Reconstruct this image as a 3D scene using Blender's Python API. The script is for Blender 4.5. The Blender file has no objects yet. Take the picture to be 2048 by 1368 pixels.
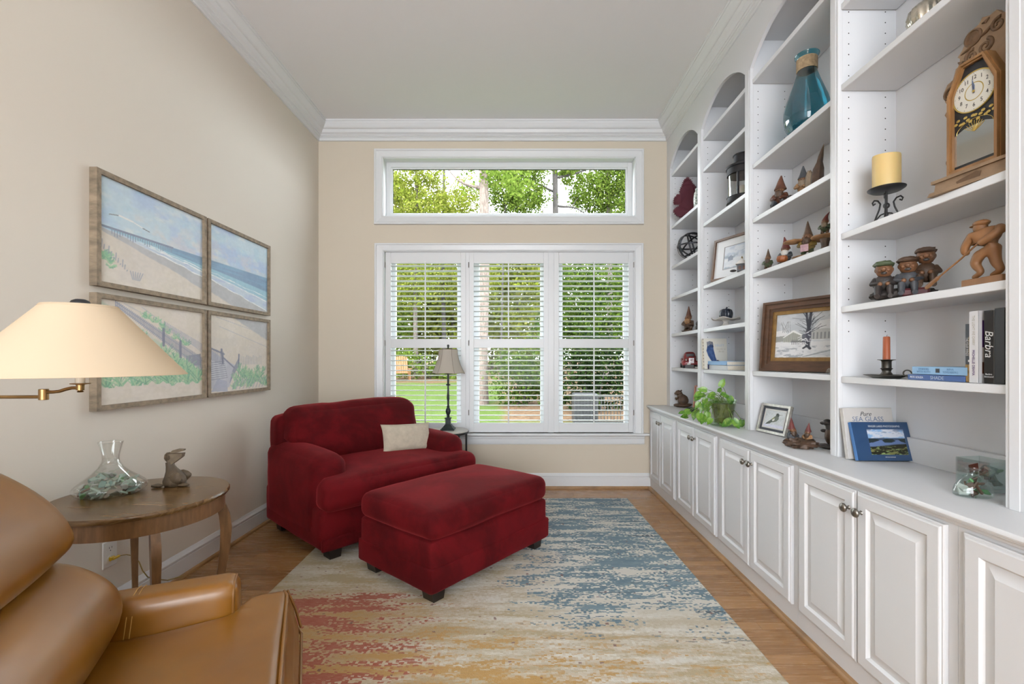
import bpy, bmesh, math, random
import numpy as np
from mathutils import Vector, Matrix, noise as mnoise
random.seed(7)
SC = bpy.context.scene
COL = SC.collection
PI = math.pi
R = math.radians

# ------------------------------------------------------------------ camera, world, lights, exposure
EYE = 1.2
FPX = 910.0            # focal length in pixels of the 2048 px wide frame (a 16 mm lens on 36 mm)
CX, CY = 1034.0, 719.0 # vanishing point of the room's long axis
cam = bpy.data.cameras.new('camera')
cam.sensor_width = 36.0
cam.lens = FPX / 2048 * 36
cam.shift_x = -(CX - 1024) / 2048
cam.shift_y = (CY - 684) / 2048
cam.clip_start = 0.02
cam_ob = bpy.data.objects.new('camera', cam)
cam_ob.location = (0, 0, EYE)
cam_ob.rotation_euler = (PI / 2, 0, 0)
COL.objects.link(cam_ob)
SC.camera = cam_ob

world = bpy.data.worlds.new('sky')
SC.world = world
world.use_nodes = True
bg = world.node_tree.nodes['Background']
bg.inputs['Color'].default_value = (0.905, 0.95, 1.0, 1)
bg.inputs['Strength'].default_value = 10.0

def lamp(name, kind, energy, loc, rot, color=(1, 1, 1), **kw):
    d = bpy.data.lights.new(name, kind)
    d.energy = energy
    d.color = color
    for k, v in kw.items():
        setattr(d, k, v)
    o = bpy.data.objects.new(name, d)
    o.location = loc
    o.rotation_euler = rot
    COL.objects.link(o)
    return o

lamp('sun', 'SUN', 6.0, (-10, 0, 20), (R(40), R(-28), 0), (1.0, 0.95, 0.86), angle=R(3))
# unseen soft area light, added behind the camera to fill the room
lamp('rear_fill', 'AREA', 25, (-0.3, -2.35, 1.75), (R(90), 0, 0), (0.96, 0.985, 1.0), shape='RECTANGLE', size=2.6, size_y=2.1)
SC.view_settings.view_transform = 'Standard'
SC.view_settings.look = 'None'
SC.view_settings.exposure = 0.15
SC.view_settings.gamma = 1.0
SC.view_settings.use_curve_mapping = False
SC.cycles.max_bounces = 7
SC.cycles.diffuse_bounces = 4
SC.cycles.transmission_bounces = 4
SC.cycles.glossy_bounces = 3
SC.cycles.use_adaptive_sampling = True
SC.cycles.adaptive_threshold = 0.1
SC.cycles.transparent_max_bounces = 10
SC.cycles.sample_clamp_indirect = 3.0
SC.cycles.caustics_reflective = False
SC.cycles.caustics_refractive = False
SC.cycles.use_denoising = True

# ------------------------------------------------------------------ mesh helpers
class MB:
    """collects shapes; build() links them as one mesh object"""
    def __init__(s):
        s.v = []; s.f = []; s.M = None
    def add(s, vs, fs):
        n = len(s.v)
        if s.M is not None:
            vs = [tuple(s.M @ Vector(p)) for p in vs]
        s.v.extend(vs)
        s.f.extend([tuple(i + n for i in f) for f in fs])
        return s
    def box(s, x0, x1, y0, y1, z0, z1, b=0.0):
        x0, x1 = min(x0, x1), max(x0, x1); y0, y1 = min(y0, y1), max(y0, y1); z0, z1 = min(z0, z1), max(z0, z1)
        if b <= 0:
            vs = [(x, y, z) for x in (x0, x1) for y in (y0, y1) for z in (z0, z1)]
            return s.add(vs, [(0, 1, 3, 2), (4, 6, 7, 5), (0, 4, 5, 1), (2, 3, 7, 6), (0, 2, 6, 4), (1, 5, 7, 3)])
        b = min(b, (x1 - x0) * .49, (y1 - y0) * .49, (z1 - z0) * .49)
        vs = []; idx = {}
        for i, (X, sx) in enumerate(((x0, 1), (x1, -1))):
            for j, (Y, sy) in enumerate(((y0, 1), (y1, -1))):
                for k, (Z, sz) in enumerate(((z0, 1), (z1, -1))):
                    for a in range(3):
                        p = [X + sx * b, Y + sy * b, Z + sz * b]
                        p[a] = (X, Y, Z)[a]
                        idx[(i, j, k, a)] = len(vs); vs.append(tuple(p))
        I = lambda i, j, k, a: idx[(i, j, k, a)]
        fs = []
        for i in (0, 1):
            fs.append((I(i, 0, 0, 0), I(i, 1, 0, 0), I(i, 1, 1, 0), I(i, 0, 1, 0)))
            fs.append((I(0, i, 0, 1), I(1, i, 0, 1), I(1, i, 1, 1), I(0, i, 1, 1)))
            fs.append((I(0, 0, i, 2), I(1, 0, i, 2), I(1, 1, i, 2), I(0, 1, i, 2)))
            for j in (0, 1):
                fs.append((I(0, i, j, 1), I(1, i, j, 1), I(1, i, j, 2), I(0, i, j, 2)))
                fs.append((I(i, 0, j, 0), I(i, 1, j, 0), I(i, 1, j, 2), I(i, 0, j, 2)))
                fs.append((I(i, j, 0, 0), I(i, j, 1, 0), I(i, j, 1, 1), I(i, j, 0, 1)))
                for k in (0, 1):
                    fs.append((I(i, j, k, 0), I(i, j, k, 1), I(i, j, k, 2)))
        return s.add(vs, fs)
    def lathe(s, prof, n=24, c=(0, 0, 0), caps=True, flute=0.0, nf=8):
        vs = []; fs = []
        for r, z in prof:
            for i in range(n):
                a = 2 * PI * i / n
                rr = r * (1 + flute * math.cos(nf * a))
                vs.append((c[0] + rr * math.cos(a), c[1] + rr * math.sin(a), c[2] + z))
        for k in range(len(prof) - 1):
            for i in range(n):
                j = (i + 1) % n
                fs.append((k * n + i, k * n + j, (k + 1) * n + j, (k + 1) * n + i))
        if caps:
            fs.append(tuple(range(n - 1, -1, -1)))
            fs.append(tuple(range((len(prof) - 1) * n, len(prof) * n)))
        return s.add(vs, fs)
    def tube(s, pts, r, n=8, closed=False, squash=None, caps=True):
        pts = [Vector(p) for p in pts]
        m = len(pts)
        rs = r if isinstance(r, (list, tuple)) else [r] * m
        vs = []; fs = []
        up = None
        for i, p in enumerate(pts):
            a = pts[(i - 1) % m] if (closed or i > 0) else p
            b = pts[(i + 1) % m] if (closed or i < m - 1) else p
            t = (b - a)
            if t.length < 1e-9: t = Vector((0, 0, 1))
            t.normalize()
            if up is None:
                up = Vector((0, 0, 1)) if abs(t.z) < .9 else Vector((1, 0, 0))
            sd = t.cross(up)
            if sd.length < 1e-6:
                sd = t.cross(Vector((0, 1, 0)))
            sd.normalize()
            u2 = sd.cross(t).normalized(); up = u2
            for k in range(n):
                an = 2 * PI * k / n
                x = math.cos(an) * rs[i]; y = math.sin(an) * rs[i]
                if squash: x *= squash[0]; y *= squash[1]
                vs.append(tuple(p + sd * x + u2 * y))
        for i in range(m if closed else m - 1):
            q = (i + 1) % m
            for k in range(n):
                l = (k + 1) % n
                fs.append((i * n + k, i * n + l, q * n + l, q * n + k))
        if caps and not closed:
            fs.append(tuple(range(n - 1, -1, -1)))
            fs.append(tuple(range((m - 1) * n, m * n)))
        return s.add(vs, fs)
    def prism(s, poly, fn, d0, d1):
        """poly: 2-d outline; fn(a, b, d) gives the 3-d point"""
        n = len(poly)
        vs = [fn(a, b, d0) for a, b in poly] + [fn(a, b, d1) for a, b in poly]
        fs = [tuple(range(n)), tuple(range(2 * n - 1, n - 1, -1))]
        for i in range(n):
            j = (i + 1) % n
            fs.append((i, j, n + j, n + i))
        return s.add(vs, fs)
    def ell(s, c, r, nu=16, nv=10, lump=0.0, lf=3.0, seed=0):
        if not isinstance(r, (list, tuple)): r = (r, r, r)
        vs = [(0, 0, -1)]; fs = []
        for k in range(1, nv):
            ph = -PI / 2 + PI * k / nv
            for i in range(nu):
                a = 2 * PI * i / nu
                vs.append((math.cos(ph) * math.cos(a), math.cos(ph) * math.sin(a), math.sin(ph)))
        vs.append((0, 0, 1))
        for i in range(nu):
            fs.append((0, 1 + (i + 1) % nu, 1 + i))
            fs.append((len(vs) - 1, 1 + (nv - 2) * nu + i, 1 + (nv - 2) * nu + (i + 1) % nu))
        for k in range(nv - 2):
            for i in range(nu):
                j = (i + 1) % nu
                fs.append((1 + k * nu + i, 1 + k * nu + j, 1 + (k + 1) * nu + j, 1 + (k + 1) * nu + i))
        out = []
        for p in vs:
            q = 1.0
            if lump: q += lump * mnoise.noise(Vector(p) * lf + Vector((seed * 7.3, seed * 3.1, 0)))
            out.append((c[0] + p[0] * r[0] * q, c[1] + p[1] * r[1] * q, c[2] + p[2] * r[2] * q))
        return s.add(out, fs)
    def soft(s, c, dims, r, bulge=(0, 0, 0), n=14, wr=0.0, wf=4.0, seed=0, taper=None, rough=0.0):
        """upholstered block: rounded box whose faces bulge, with soft creases"""
        H = [d / 2 for d in dims]
        r = min(r, *[h * .999 for h in H])
        def warp(t):
            return math.copysign(1 - (1 - abs(t)) ** 1.6, t)
        idx = {}; vs = []; fs = []
        def vid(p):
            k = tuple(round(x, 5) for x in p)
            if k not in idx:
                idx[k] = len(vs)
                q = [p[i] * H[i] for i in range(3)]
                inn = [max(-(H[i] - r), min(H[i] - r, q[i])) for i in range(3)]
                d = Vector([q[i] - inn[i] for i in range(3)])
                pos = Vector(inn) + (d.normalized() * r if d.length > 1e-9 else Vector((0, 0, 0)))
                nrm = d.normalized() if d.length > 1e-9 else Vector(p).normalized()
                for i in range(3):
                    j, l = (i + 1) % 3, (i + 2) % 3
                    pos[i] += bulge[i] * p[i] * (1 - p[j] ** 2) * (1 - p[l] ** 2)
                if wr:
                    w = mnoise.noise(Vector((pos.x * wf + seed * 5.1, pos.y * wf, pos.z * wf * 1.3)))
                    w += .5 * mnoise.noise(Vector((pos.x * wf * 2.3, pos.y * wf * 2.3 + seed, pos.z * wf * 2.3)))
                    pos += nrm * wr * w
                if taper:
                    pos = Vector(taper(pos))
                vs.append((c[0] + pos.x, c[1] + pos.y, c[2] + pos.z))
            return idx[k]
        g = [warp(-1 + 2 * i / n) for i in range(n + 1)]
        for a in range(3):
            b, e = (a + 1) % 3, (a + 2) % 3
            for sg in (-1, 1):
                for i in range(n):
                    for j in range(n):
                        q = []
                        for (di, dj) in ((0, 0), (1, 0), (1, 1), (0, 1)):
                            p = [0, 0, 0]; p[a] = sg; p[b] = g[i + di]; p[e] = g[j + dj]
                            q.append(vid(tuple(p)))
                        fs.append(tuple(q if sg > 0 else q[::-1]))
        return s.add(vs, fs)
    def rings(s, rects, fn, cap=True):
        """concentric rectangles (a0, a1, b0, b1, d); fn(a, b, d) -> 3-d point"""
        vs = []; fs = []
        for a0, a1, b0, b1, d in rects:
            vs += [fn(a0, b0, d), fn(a1, b0, d), fn(a1, b1, d), fn(a0, b1, d)]
        for k in range(len(rects) - 1):
            for i in range(4):
                j = (i + 1) % 4
                fs.append((k * 4 + i, k * 4 + j, k * 4 + 4 + j, k * 4 + 4 + i))
        if cap:
            k = (len(rects) - 1) * 4
            fs.append((k, k + 1, k + 2, k + 3))
        return s.add(vs, fs)
    def build(s, name, mat, parent=None, loc=None, rot=None, smooth=35, recalc=True, kind=None, label=None):
        me = bpy.data.meshes.new(name)
        me.from_pydata(s.v, [], s.f)
        if recalc:
            bm = bmesh.new(); bm.from_mesh(me)
            bmesh.ops.recalc_face_normals(bm, faces=bm.faces)
            bm.to_mesh(me); bm.free()
        if smooth:
            me.polygons.foreach_set('use_smooth', [True] * len(me.polygons))
            try: me.set_sharp_from_angle(angle=R(smooth))
            except Exception: pass
        if mat is not None: me.materials.append(mat)
        o = bpy.data.objects.new(name, me)
        COL.objects.link(o)
        if parent is not None: o.parent = parent
        if loc is not None: o.location = loc
        if rot is not None: o.rotation_euler = rot
        if kind: o['kind'] = kind
        if label: o['label'] = label
        return o

def thing(name, label, cat, loc=(0, 0, 0), rz=0.0, group=None, scale=None):
    o = bpy.data.objects.new(name, None)
    o.empty_display_size = .05
    o.location = loc
    o.rotation_euler = (0, 0, rz)
    if scale: o.scale = (scale,) * 3
    o['label'] = label; o['category'] = cat
    if group: o['group'] = group
    COL.objects.link(o)
    return o
def tag(o, label, cat, group=None, kind=None):
    o['label'] = label; o['category'] = cat
    if group: o['group'] = group
    if kind: o['kind'] = kind
    return o
def struct(o, label=None):
    o['kind'] = 'structure'
    if label: o['label'] = label
    return o
def share(o, name, parent=None, loc=None, scale=None, rot=None):
    c = bpy.data.objects.new(name, o.data)
    COL.objects.link(c)
    c.parent = parent
    if loc is not None: c.location = loc
    if rot is not None: c.rotation_euler = rot
    if scale is not None: c.scale = scale
    return c
def text(name, body, size, mat, parent, loc, rot, align='CENTER', shear=0.0, xs=1.0):
    cu = bpy.data.curves.new(name, 'FONT')
    cu.body = body; cu.size = size; cu.extrude = 0.0002; cu.align_x = align; cu.align_y = 'CENTER'; cu.shear = shear
    cu.resolution_u = 3
    cu.materials.append(mat)
    o = bpy.data.objects.new(name, cu)
    COL.objects.link(o)
    o.parent = parent; o.location = loc; o.rotation_euler = rot; o.scale = (xs, 1, 1)
    o['kind'] = 'stuff'
    return o
# points of the place from where they show in the photograph, given one known coordinate
def at_x(px, X):            # depth Y of a thing at lateral distance X
    return FPX * X / (px - CX)
def at_z(px, py, z):        # point on a horizontal surface of height z
    s = (py - CY) / (EYE - z)
    return ((px - CX) / s, FPX / s, z)
def wx(px): return (px - CX) / 214.0       # on the window wall
def wz(py): return EYE - (py - CY) / 214.0

# ------------------------------------------------------------------ materials
class NT:
    def __init__(s, name):
        s.m = bpy.data.materials.new(name); s.m.use_nodes = True
        s.t = s.m.node_tree; s.N = s.t.nodes; s.L = s.t.links
        s.b = s.N['Principled BSDF']; s.out = s.N['Material Output']
    def n(s, typ, **kw):
        x = s.N.new(typ)
        for k, v in kw.items(): setattr(x, k, v)
        return x
    def put(s, sock, val):
        if hasattr(val, 'is_output'): s.L.new(val, sock)
        elif isinstance(val, (tuple, list)) and len(val) == 3 and sock.type == 'RGBA': sock.default_value = (*val, 1)
        else: sock.default_value = val
    def math(s, op, a, b=None, c=None, clamp=False):
        x = s.n('ShaderNodeMath', operation=op, use_clamp=clamp)
        s.put(x.inputs[0], a)
        if b is not None: s.put(x.inputs[1], b)
        if c is not None: s.put(x.inputs[2], c)
        return x.outputs[0]
    def mix(s, f, a, b, mode='MIX'):
        x = s.n('ShaderNodeMix', data_type='RGBA', blend_type=mode)
        s.put(x.inputs[0], f); s.put(x.inputs[6], a); s.put(x.inputs[7], b)
        return x.outputs[2]
    def pos(s): return s.n('ShaderNodeNewGeometry').outputs['Position']
    def obj(s): return s.n('ShaderNodeTexCoord').outputs['Object']
    def mapv(s, v, scale=(1, 1, 1), loc=(0, 0, 0), rot=(0, 0, 0)):
        x = s.n('ShaderNodeMapping')
        s.put(x.inputs['Vector'], v); x.inputs['Scale'].default_value = scale; x.inputs['Location'].default_value = loc; x.inputs['Rotation'].default_value = rot
        return x.outputs[0]
    def noise(s, v, scale=5, detail=3, rough=.5, dist=0.0):
        x = s.n('ShaderNodeTexNoise')
        s.put(x.inputs['Vector'], v); x.inputs['Scale'].default_value = scale; x.inputs['Detail'].default_value = detail
        x.inputs['Roughness'].default_value = rough; x.inputs['Distortion'].default_value = dist
        return x.outputs[0]
    def rng(s, v, a, b, c=0.0, d=1.0, smooth=False):
        x = s.n('ShaderNodeMapRange', interpolation_type='SMOOTHSTEP' if smooth else 'LINEAR')
        s.put(x.inputs[0], v)
        for i, q in enumerate((a, b, c, d)): x.inputs[i + 1].default_value = q
        return x.outputs[0]
    def sep(s, v):
        x = s.n('ShaderNodeSeparateXYZ'); s.put(x.inputs[0], v); return x.outputs
    def bump(s, h, strength=.3, dist=.01):
        x = s.n('ShaderNodeBump'); x.inputs['Strength'].default_value = strength; x.inputs['Distance'].default_value = dist
        s.put(x.inputs['Height'], h); s.L.new(x.outputs[0], s.b.inputs['Normal'])
    def set(s, **kw):
        for k, v in kw.items(): s.put(s.b.inputs[k], v)
        return s

def mat(name, col, rough=.5, metal=0.0, var=0.0, vs=8.0, bump=0.0, bs=60.0, bd=.002, spec=.5, stretch=(1, 1, 1), **kw):
    t = NT(name)
    c = col
    v = t.mapv(t.obj(), stretch) if stretch != (1, 1, 1) else t.obj()
    if var:
        f = t.rng(t.noise(v, vs, 4, .6), .3, .7)
        c = t.mix(f, tuple(x * (1 - var) for x in col), tuple(min(1, x * (1 + var)) for x in col))
    t.set(**{'Base Color': c, 'Roughness': rough, 'Metallic': metal, 'Specular IOR Level': spec})
    for k, q in kw.items(): t.put(t.b.inputs[k.replace('_', ' ')], q)
    if bump: t.bump(t.noise(v, bs, 3, .6), bump, bd)
    return t.m

def thin_glass(name, tint=(.95, .97, .97), gloss=.10, rough=.02, edge=.5):
    """thin clear shell: see-through with a fresnel shine"""
    t = NT(name)
    tr = t.n('ShaderNodeBsdfTransparent'); tr.inputs[0].default_value = (*tint, 1)
    gl = t.n('ShaderNodeBsdfGlossy'); gl.inputs['Roughness'].default_value = rough
    gl.inputs[0].default_value = (1, 1, 1, 1)
    lw = t.n('ShaderNodeLayerWeight'); lw.inputs[0].default_value = .25
    f = t.rng(lw.outputs['Facing'], 0, 1, gloss * .4, edge)
    mx = t.n('ShaderNodeMixShader'); t.put(mx.inputs[0], f)
    t.L.new(tr.outputs[0], mx.inputs[1]); t.L.new(gl.outputs[0], mx.inputs[2])
    t.L.new(mx.outputs[0], t.out.inputs[0])
    return t.m

M = {}
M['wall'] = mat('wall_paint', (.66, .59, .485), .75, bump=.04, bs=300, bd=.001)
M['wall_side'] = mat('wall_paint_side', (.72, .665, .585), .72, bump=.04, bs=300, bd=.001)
M['ceiling'] = mat('ceiling_paint', (.89, .89, .905), .85)
M['white'] = mat('white_trim', (.78, .80, .82), .32)
M['shelf_white'] = mat('white_bookcase_paint', (.79, .81, .84), .34)
M['hole'] = mat('dark_hole', (.02, .02, .02), .8)
M['nickel'] = mat('brushed_nickel', (.24, .225, .205), .3, 1.0)
M['black'] = mat('black_metal', (.012, .012, .014), .45)
M['iron'] = mat('dark_iron', (.03, .03, .034), .5, .6)
M['paper'] = mat('book_pages', (.75, .70, .60), .8, var=.1, vs=200)
M['lamp_white'] = mat('candle_sleeve', (.80, .74, .62), .5)
M['brass'] = mat('antique_brass', (.30, .19, .08), .33, 1.0, var=.15, vs=20)
M['glass'] = thin_glass('window_glass', (.97, .985, .98), .008, .0, .12)
M['jar'] = thin_glass('clear_jar_glass', (.95, .97, .965), .14, .02, .75)
M['thick_glass'] = thin_glass('thick_clear_glass', (.88, .94, .93), .10, .02, .80)
M['plate_white'] = mat('outlet_plastic', (.80, .79, .76), .35)

t = NT('oak_floor')
p = t.pos()
g = t.noise(t.mapv(p, (3.0, 60, 1)), 2.2, 5, .65, .6)
rnd = t.n('ShaderNodeObjectInfo').outputs['Random']
c0 = t.mix(rnd, (.19, .086, .029), (.37, .195, .080))
c1 = t.mix(t.rng(g, .35, .68, 0, .6), c0, (.42, .235, .10))
c1 = t.mix(t.math('MULTIPLY', t.rng(t.noise(t.mapv(p, (2, 120, 1)), 3, 4, .7), .55, .75), .5), c1, (.12, .05, .017))
t.set(**{'Base Color': c1, 'Roughness': t.rng(g, .2, .8, .20, .32), 'Specular IOR Level': .5})
t.bump(g, .05, .002)
M['oak'] = t.m
M['oak_trim'] = mat('oak_shoe_moulding', (.30, .165, .068), .4, var=.25, vs=6, stretch=(1, 1, 1))

t = NT('red_velvet')
o_ = t.obj()
nap = t.rng(t.noise(o_, 3.0, 5, .65, .4), .36, .66, smooth=True)
c = t.mix(nap, (.060, .0014, .003), (.125, .0036, .0065))
t.set(**{'Base Color': c, 'Roughness': .85, 'Specular IOR Level': .15, 'Sheen Weight': .32, 'Sheen Roughness': .38, 'Sheen Tint': (.80, .08, .09)})
t.bump(t.noise(o_, 260, 2, .6), .12, .002)
M['velvet'] = t.m

t = NT('tan_leather')
o_ = t.obj()
n1 = t.noise(o_, 3.5, 3, .5, 0.0)
c = t.mix(t.rng(n1, .3, .72), (.165, .064, .0045), (.26, .108, .0095))
t.set(**{'Base Color': c, 'Roughness': t.rng(t.noise(o_, 9, 3), .3, .7, .28, .34), 'Specular IOR Level': .65})
h = t.noise(t.mapv(o_, (5, 3, 5)), 2.0, 1, .4, 0.0)
t.bump(h, .10, .02)
M['leather'] = t.m
M['welt'] = mat('leather_welt', (.20, .085, .014), .4)
M['stitch'] = mat('leather_stitch', (.50, .30, .09), .6)
M['linen'] = mat('beige_linen', (.50, .44, .35), .9, var=.10, vs=30, bump=.3, bs=260)

t = NT('walnut')
o_ = t.obj()
g = t.noise(t.mapv(o_, (2.2, 16, 16), rot=(0, 0, R(52))), 2.5, 5, .6, 1.2)
c = t.mix(t.rng(g, .33, .70), (.075, .038, .014), (.21, .125, .05))
t.set(**{'Base Color': c, 'Roughness': .24, 'Specular IOR Level': .5})
M['walnut'] = t.m
M['walnut_leg'] = mat('walnut_leg', (.165, .085, .036), .35, var=.3, vs=10, stretch=(6, 6, 1))
M['espresso'] = mat('espresso_foot', (.012, .008, .006), .4)

# distressed rug: ivory and gold ground, slate-blue weathering at the window end, rust patches by the recliner
t = NT('distressed_rug')
p = t.pos()
snap = t.n('ShaderNodeVectorMath', operation='SNAP')
wob = t.n('ShaderNodeTexNoise'); wob.inputs['Scale'].default_value = 38; t.L.new(p, wob.inputs['Vector'])
add = t.n('ShaderNodeVectorMath', operation='MULTIPLY_ADD'); t.L.new(wob.outputs['Color'], add.inputs[0]); add.inputs[1].default_value = (.020, .016, 0); t.L.new(p, add.inputs[2])
t.L.new(add.outputs[0], snap.inputs[0]); snap.inputs[1].default_value = (.012, .0075, 1)
q = snap.outputs[0]
sx, sy, sz = t.sep(p)
pix = t.n('ShaderNodeTexWhiteNoise'); t.L.new(q, pix.inputs['Vector'])
pixv = pix.outputs['Value']
streak = t.noise(t.mapv(q, (1.1, 7.0, 1)), 1.7, 5, .68)
streak2 = t.noise(t.mapv(q, (1.4, 8.5, 1), (3, 7, 0)), 1.9, 5, .72)
fine = t.noise(t.mapv(p, (22, 260, 1)), 1.0, 3, .7)
big = t.noise(t.mapv(q, (1.2, 2.0, 1), (1.7, 2.2, 0)), 1.4, 3, .55)
ivory = (.69, .67, .61); sand = (.40, .32, .19); gold = (.42, .235, .048); blue = (.058, .130, .185); deep = (.018, .046, .072)
rust = (.29, .055, .022); olive = (.35, .295, .15)
c = t.mix(t.rng(t.math('ADD', streak, t.math('MULTIPLY', t.math('SUBTRACT', pixv, .5), .10)), .40, .60), sand, ivory)
# left / middle part is sandier, right far part paler
lft = t.rng(sx, -1.3, .5, 1.0, 0.0)
c = t.mix(t.math('MULTIPLY', t.math('MULTIPLY', lft, t.rng(big, .35, .6)), t.rng(streak2, .35, .62, .3, .9)), c, olive)
gmask = t.math('MULTIPLY', t.rng(sy, 2.35, 1.6), t.rng(sx, 1.1, -.2, .35, 1.0))
gm = t.rng(t.math('ADD', t.math('ADD', streak2, t.math('MULTIPLY', gmask, .22)), t.math('MULTIPLY', t.math('SUBTRACT', pixv, .5), .14)), .60, .72)
c = t.mix(t.math('MULTIPLY', gm, .95), c, gold)
# blue region
rx = t.rng(t.math('ADD', sx, t.math('MULTIPLY', big, .5)), .0, .65, 0, 1, True)
ry = t.rng(sy, 1.75, 2.45, 0, 1, True)
bm_ = t.math('MULTIPLY', rx, ry)
bsum = t.math('ADD', t.math('ADD', t.math('MULTIPLY', streak2, 2.0), t.math('MULTIPLY', bm_, .34)), t.math('MULTIPLY', t.math('SUBTRACT', pixv, .5), .30))
bf = t.math('MULTIPLY', t.rng(bsum, 1.26, 1.30), t.rng(bm_, .04, .20))
c = t.mix(t.rng(bm_, .2, .9), c, ivory)
bcol = t.mix(t.rng(t.noise(t.mapv(q, (2, 11, 1), (9, 1, 0)), 2.3, 4, .7), .38, .62), blue, (.15, .235, .28))
bcol = t.mix(t.rng(t.noise(t.mapv(q, (1.5, 9, 1), (2, 5, 0)), 2.0, 4, .7), .58, .66), bcol, deep)
c = t.mix(bf, c, bcol)
# rust region
qx = t.rng(t.math('ADD', sx, t.math('MULTIPLY', t.math('SUBTRACT', streak, .5), 1.4)), -.05, -.95, 0, 1, True)
qy = t.math('MULTIPLY', t.rng(sy, 2.45, 2.15, 0, 1, True), t.rng(sy, 1.35, 1.62, 0, 1, True))
rm = t.math('MULTIPLY', qx, qy)
rsum = t.math('ADD', t.math('ADD', t.math('MULTIPLY', streak, 1.8), t.math('MULTIPLY', rm, .26)), t.math('MULTIPLY', t.math('SUBTRACT', pixv, .5), .22))
rf = t.math('MULTIPLY', t.rng(rsum, 1.09, 1.14), t.rng(rm, .03, .18))
c = t.mix(t.math('MULTIPLY', rm, .6), c, (.40, .215, .062))
c = t.mix(rf, c, t.mix(t.rng(fine, .35, .65), rust, (.34, .085, .04)))
# a few wine flecks
fl = t.math('MULTIPLY', t.math('GREATER_THAN', t.noise(q, 26, 1, .5), .735), .8)
c = t.mix(fl, c, (.13, .035, .035))
c = t.mix(t.rng(fine, .25, .75, .0, .22), c, t.mix(.5, c, (.72, .69, .62)))
t.set(**{'Base Color': c, 'Roughness': .95, 'Specular IOR Level': .1, 'Sheen Weight': .15})
t.bump(t.math('ADD', t.math('MULTIPLY', fine, .6), t.noise(p, 180, 2)), .5, .006)
M['rug'] = t.m

# ------------------------------------------------------------------ room shell
XL, YB, H = -1.855, 4.252, 3.388      # left wall, window wall, ceiling
YR = -2.6                             # wall behind the photographer
XR = 1.668                            # wall behind the bookcase
T_ = .16
# window openings in the window wall
TR = (wx(766), wx(1270), wz(433), wz(316))        # transom: x0, x1, z0, z1
LW = (wx(768), wx(1268), wz(866), wz(502.5))      # shuttered triple window
b = MB(); yb1 = YB + T_
b.box(XL - T_, TR[0], YB, yb1, -.1, H + .1); b.box(TR[1], XR + T_, YB, yb1, -.1, H + .1)
x0, x1 = TR[0], TR[1]
b.box(x0, x1, YB, yb1, -.1, LW[2]); b.box(x0, x1, YB, yb1, LW[3], TR[2]); b.box(x0, x1, YB, yb1, TR[3], H + .1)
b.box(x0, LW[0] + .0005, YB, yb1, LW[2], LW[3]); b.box(LW[1], x1, YB, yb1, LW[2], LW[3])
struct(b.build('wall_back', M['wall'], smooth=0), 'beige painted wall with the windows')
struct(MB().box(XL - T_, XL, YR - T_, YB, -.1, H + .1).build('wall_left', M['wall_side'], smooth=0), 'beige painted wall on the left')
struct(MB().box(XR, XR + T_, YR - T_, YB, -.1, H + .1).build('wall_right', M['wall_side'], smooth=0), 'wall behind the bookcase')
b = MB(); b.box(XL, XR, YR - T_, YR, -.1, .5); b.box(XL, XR, YR - T_, YR, 2.9, H + .1); b.box(XL, -1.5, YR - T_, YR, .5, 2.9); b.box(1.0, XR, YR - T_, YR, .5, 2.9)
struct(b.build('wall_rear', M['wall_side'], smooth=0), 'wall behind the photographer with a wide opening')
struct(MB().box(XL - T_, XR + T_, YR - T_, YB + T_, H, H + .12).build('ceiling', M['ceiling'], smooth=0), 'smooth white ceiling')
floor = struct(MB().box(XL - T_, XR + T_, YR - T_, YB + T_, -.12, -.010).build('floor', M['oak'], smooth=0), 'oak strip floor')
# oak strips, each its own board
unit = MB().box(0, 1, 0, 1, 0, 1)
pm = unit.build('plank', M['oak'], floor, smooth=0)
pw = .0572; first = True
row = 0; y = YB
while y > 1.15:
    x = XL - random.uniform(0, .9)
    while x < 1.24:
        L = random.uniform(.55, 1.35)
        a, c_ = max(x, XL), min(x + L, 1.24)
        if c_ - a > .03:
            vis = not (-1.2 < a and c_ < .85 and 1.2 < y < 3.8)      # boards wholly under the rug are left out
            if vis:
                if first: o = pm; first = False
                else: o = share(pm, 'plank', floor)
                o.location = (a + .0006, y - pw + .0006, -.0105); o.scale = (c_ - a - .0012, pw - .0012, .0105)
        x += L
    y -= pw
o = struct(MB().box(XL, 1.24, YR, y, -.01, 0).build('plank_field', M['oak'], floor, smooth=0))

# sweep of a moulding profile (outward offset, height) along straight runs
def mould(name, prof, fn, a0, a1, m, cut0=0, cut1=0, parent=None):
    b = MB(); n = len(prof); vs = []
    for (d, z) in prof: vs.append(fn(a0 + cut0 * d, d, z))
    for (d, z) in prof: vs.append(fn(a1 - cut1 * d, d, z))
    fs = [(i, i + 1, n + i + 1, n + i) for i in range(n - 1)] + [(n - 1, 0, n, 2 * n - 1), tuple(range(n)), tuple(range(2 * n - 1, n - 1, -1))]
    b.add(vs, fs)
    return b.build(name, m, parent, smooth=28)
def arc(c, r, a0, a1, n=5):
    return [(c[0] + r * math.cos(R(a0 + (a1 - a0) * i / n)), c[1] + r * math.sin(R(a0 + (a1 - a0) * i / n))) for i in range(n + 1)]
cz = H
crown = [(0, cz), (.118, cz), (.118, cz - .014), (.110, cz - .018), (.110, cz - .028)] + [(.104 - .004 * i - .00, cz - .034 - .0075 * i + .00042 * i * i) for i in range(0, 10)] + \
        [(.062, cz - .080), (.056, cz - .092), (.040, cz - .100), (.034, cz - .104), (.034, cz - .112), (.022, cz - .116), (.022, cz - .122), (.016, cz - .126), (.016, cz - .146), (.012, cz - .150), (0, cz - .150)]
struct(mould('trim_1', crown, lambda a, d, z: (a, YB - d, z), XL, 1.40, M['white'], 1, 1), 'white crown moulding over the windows')
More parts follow.
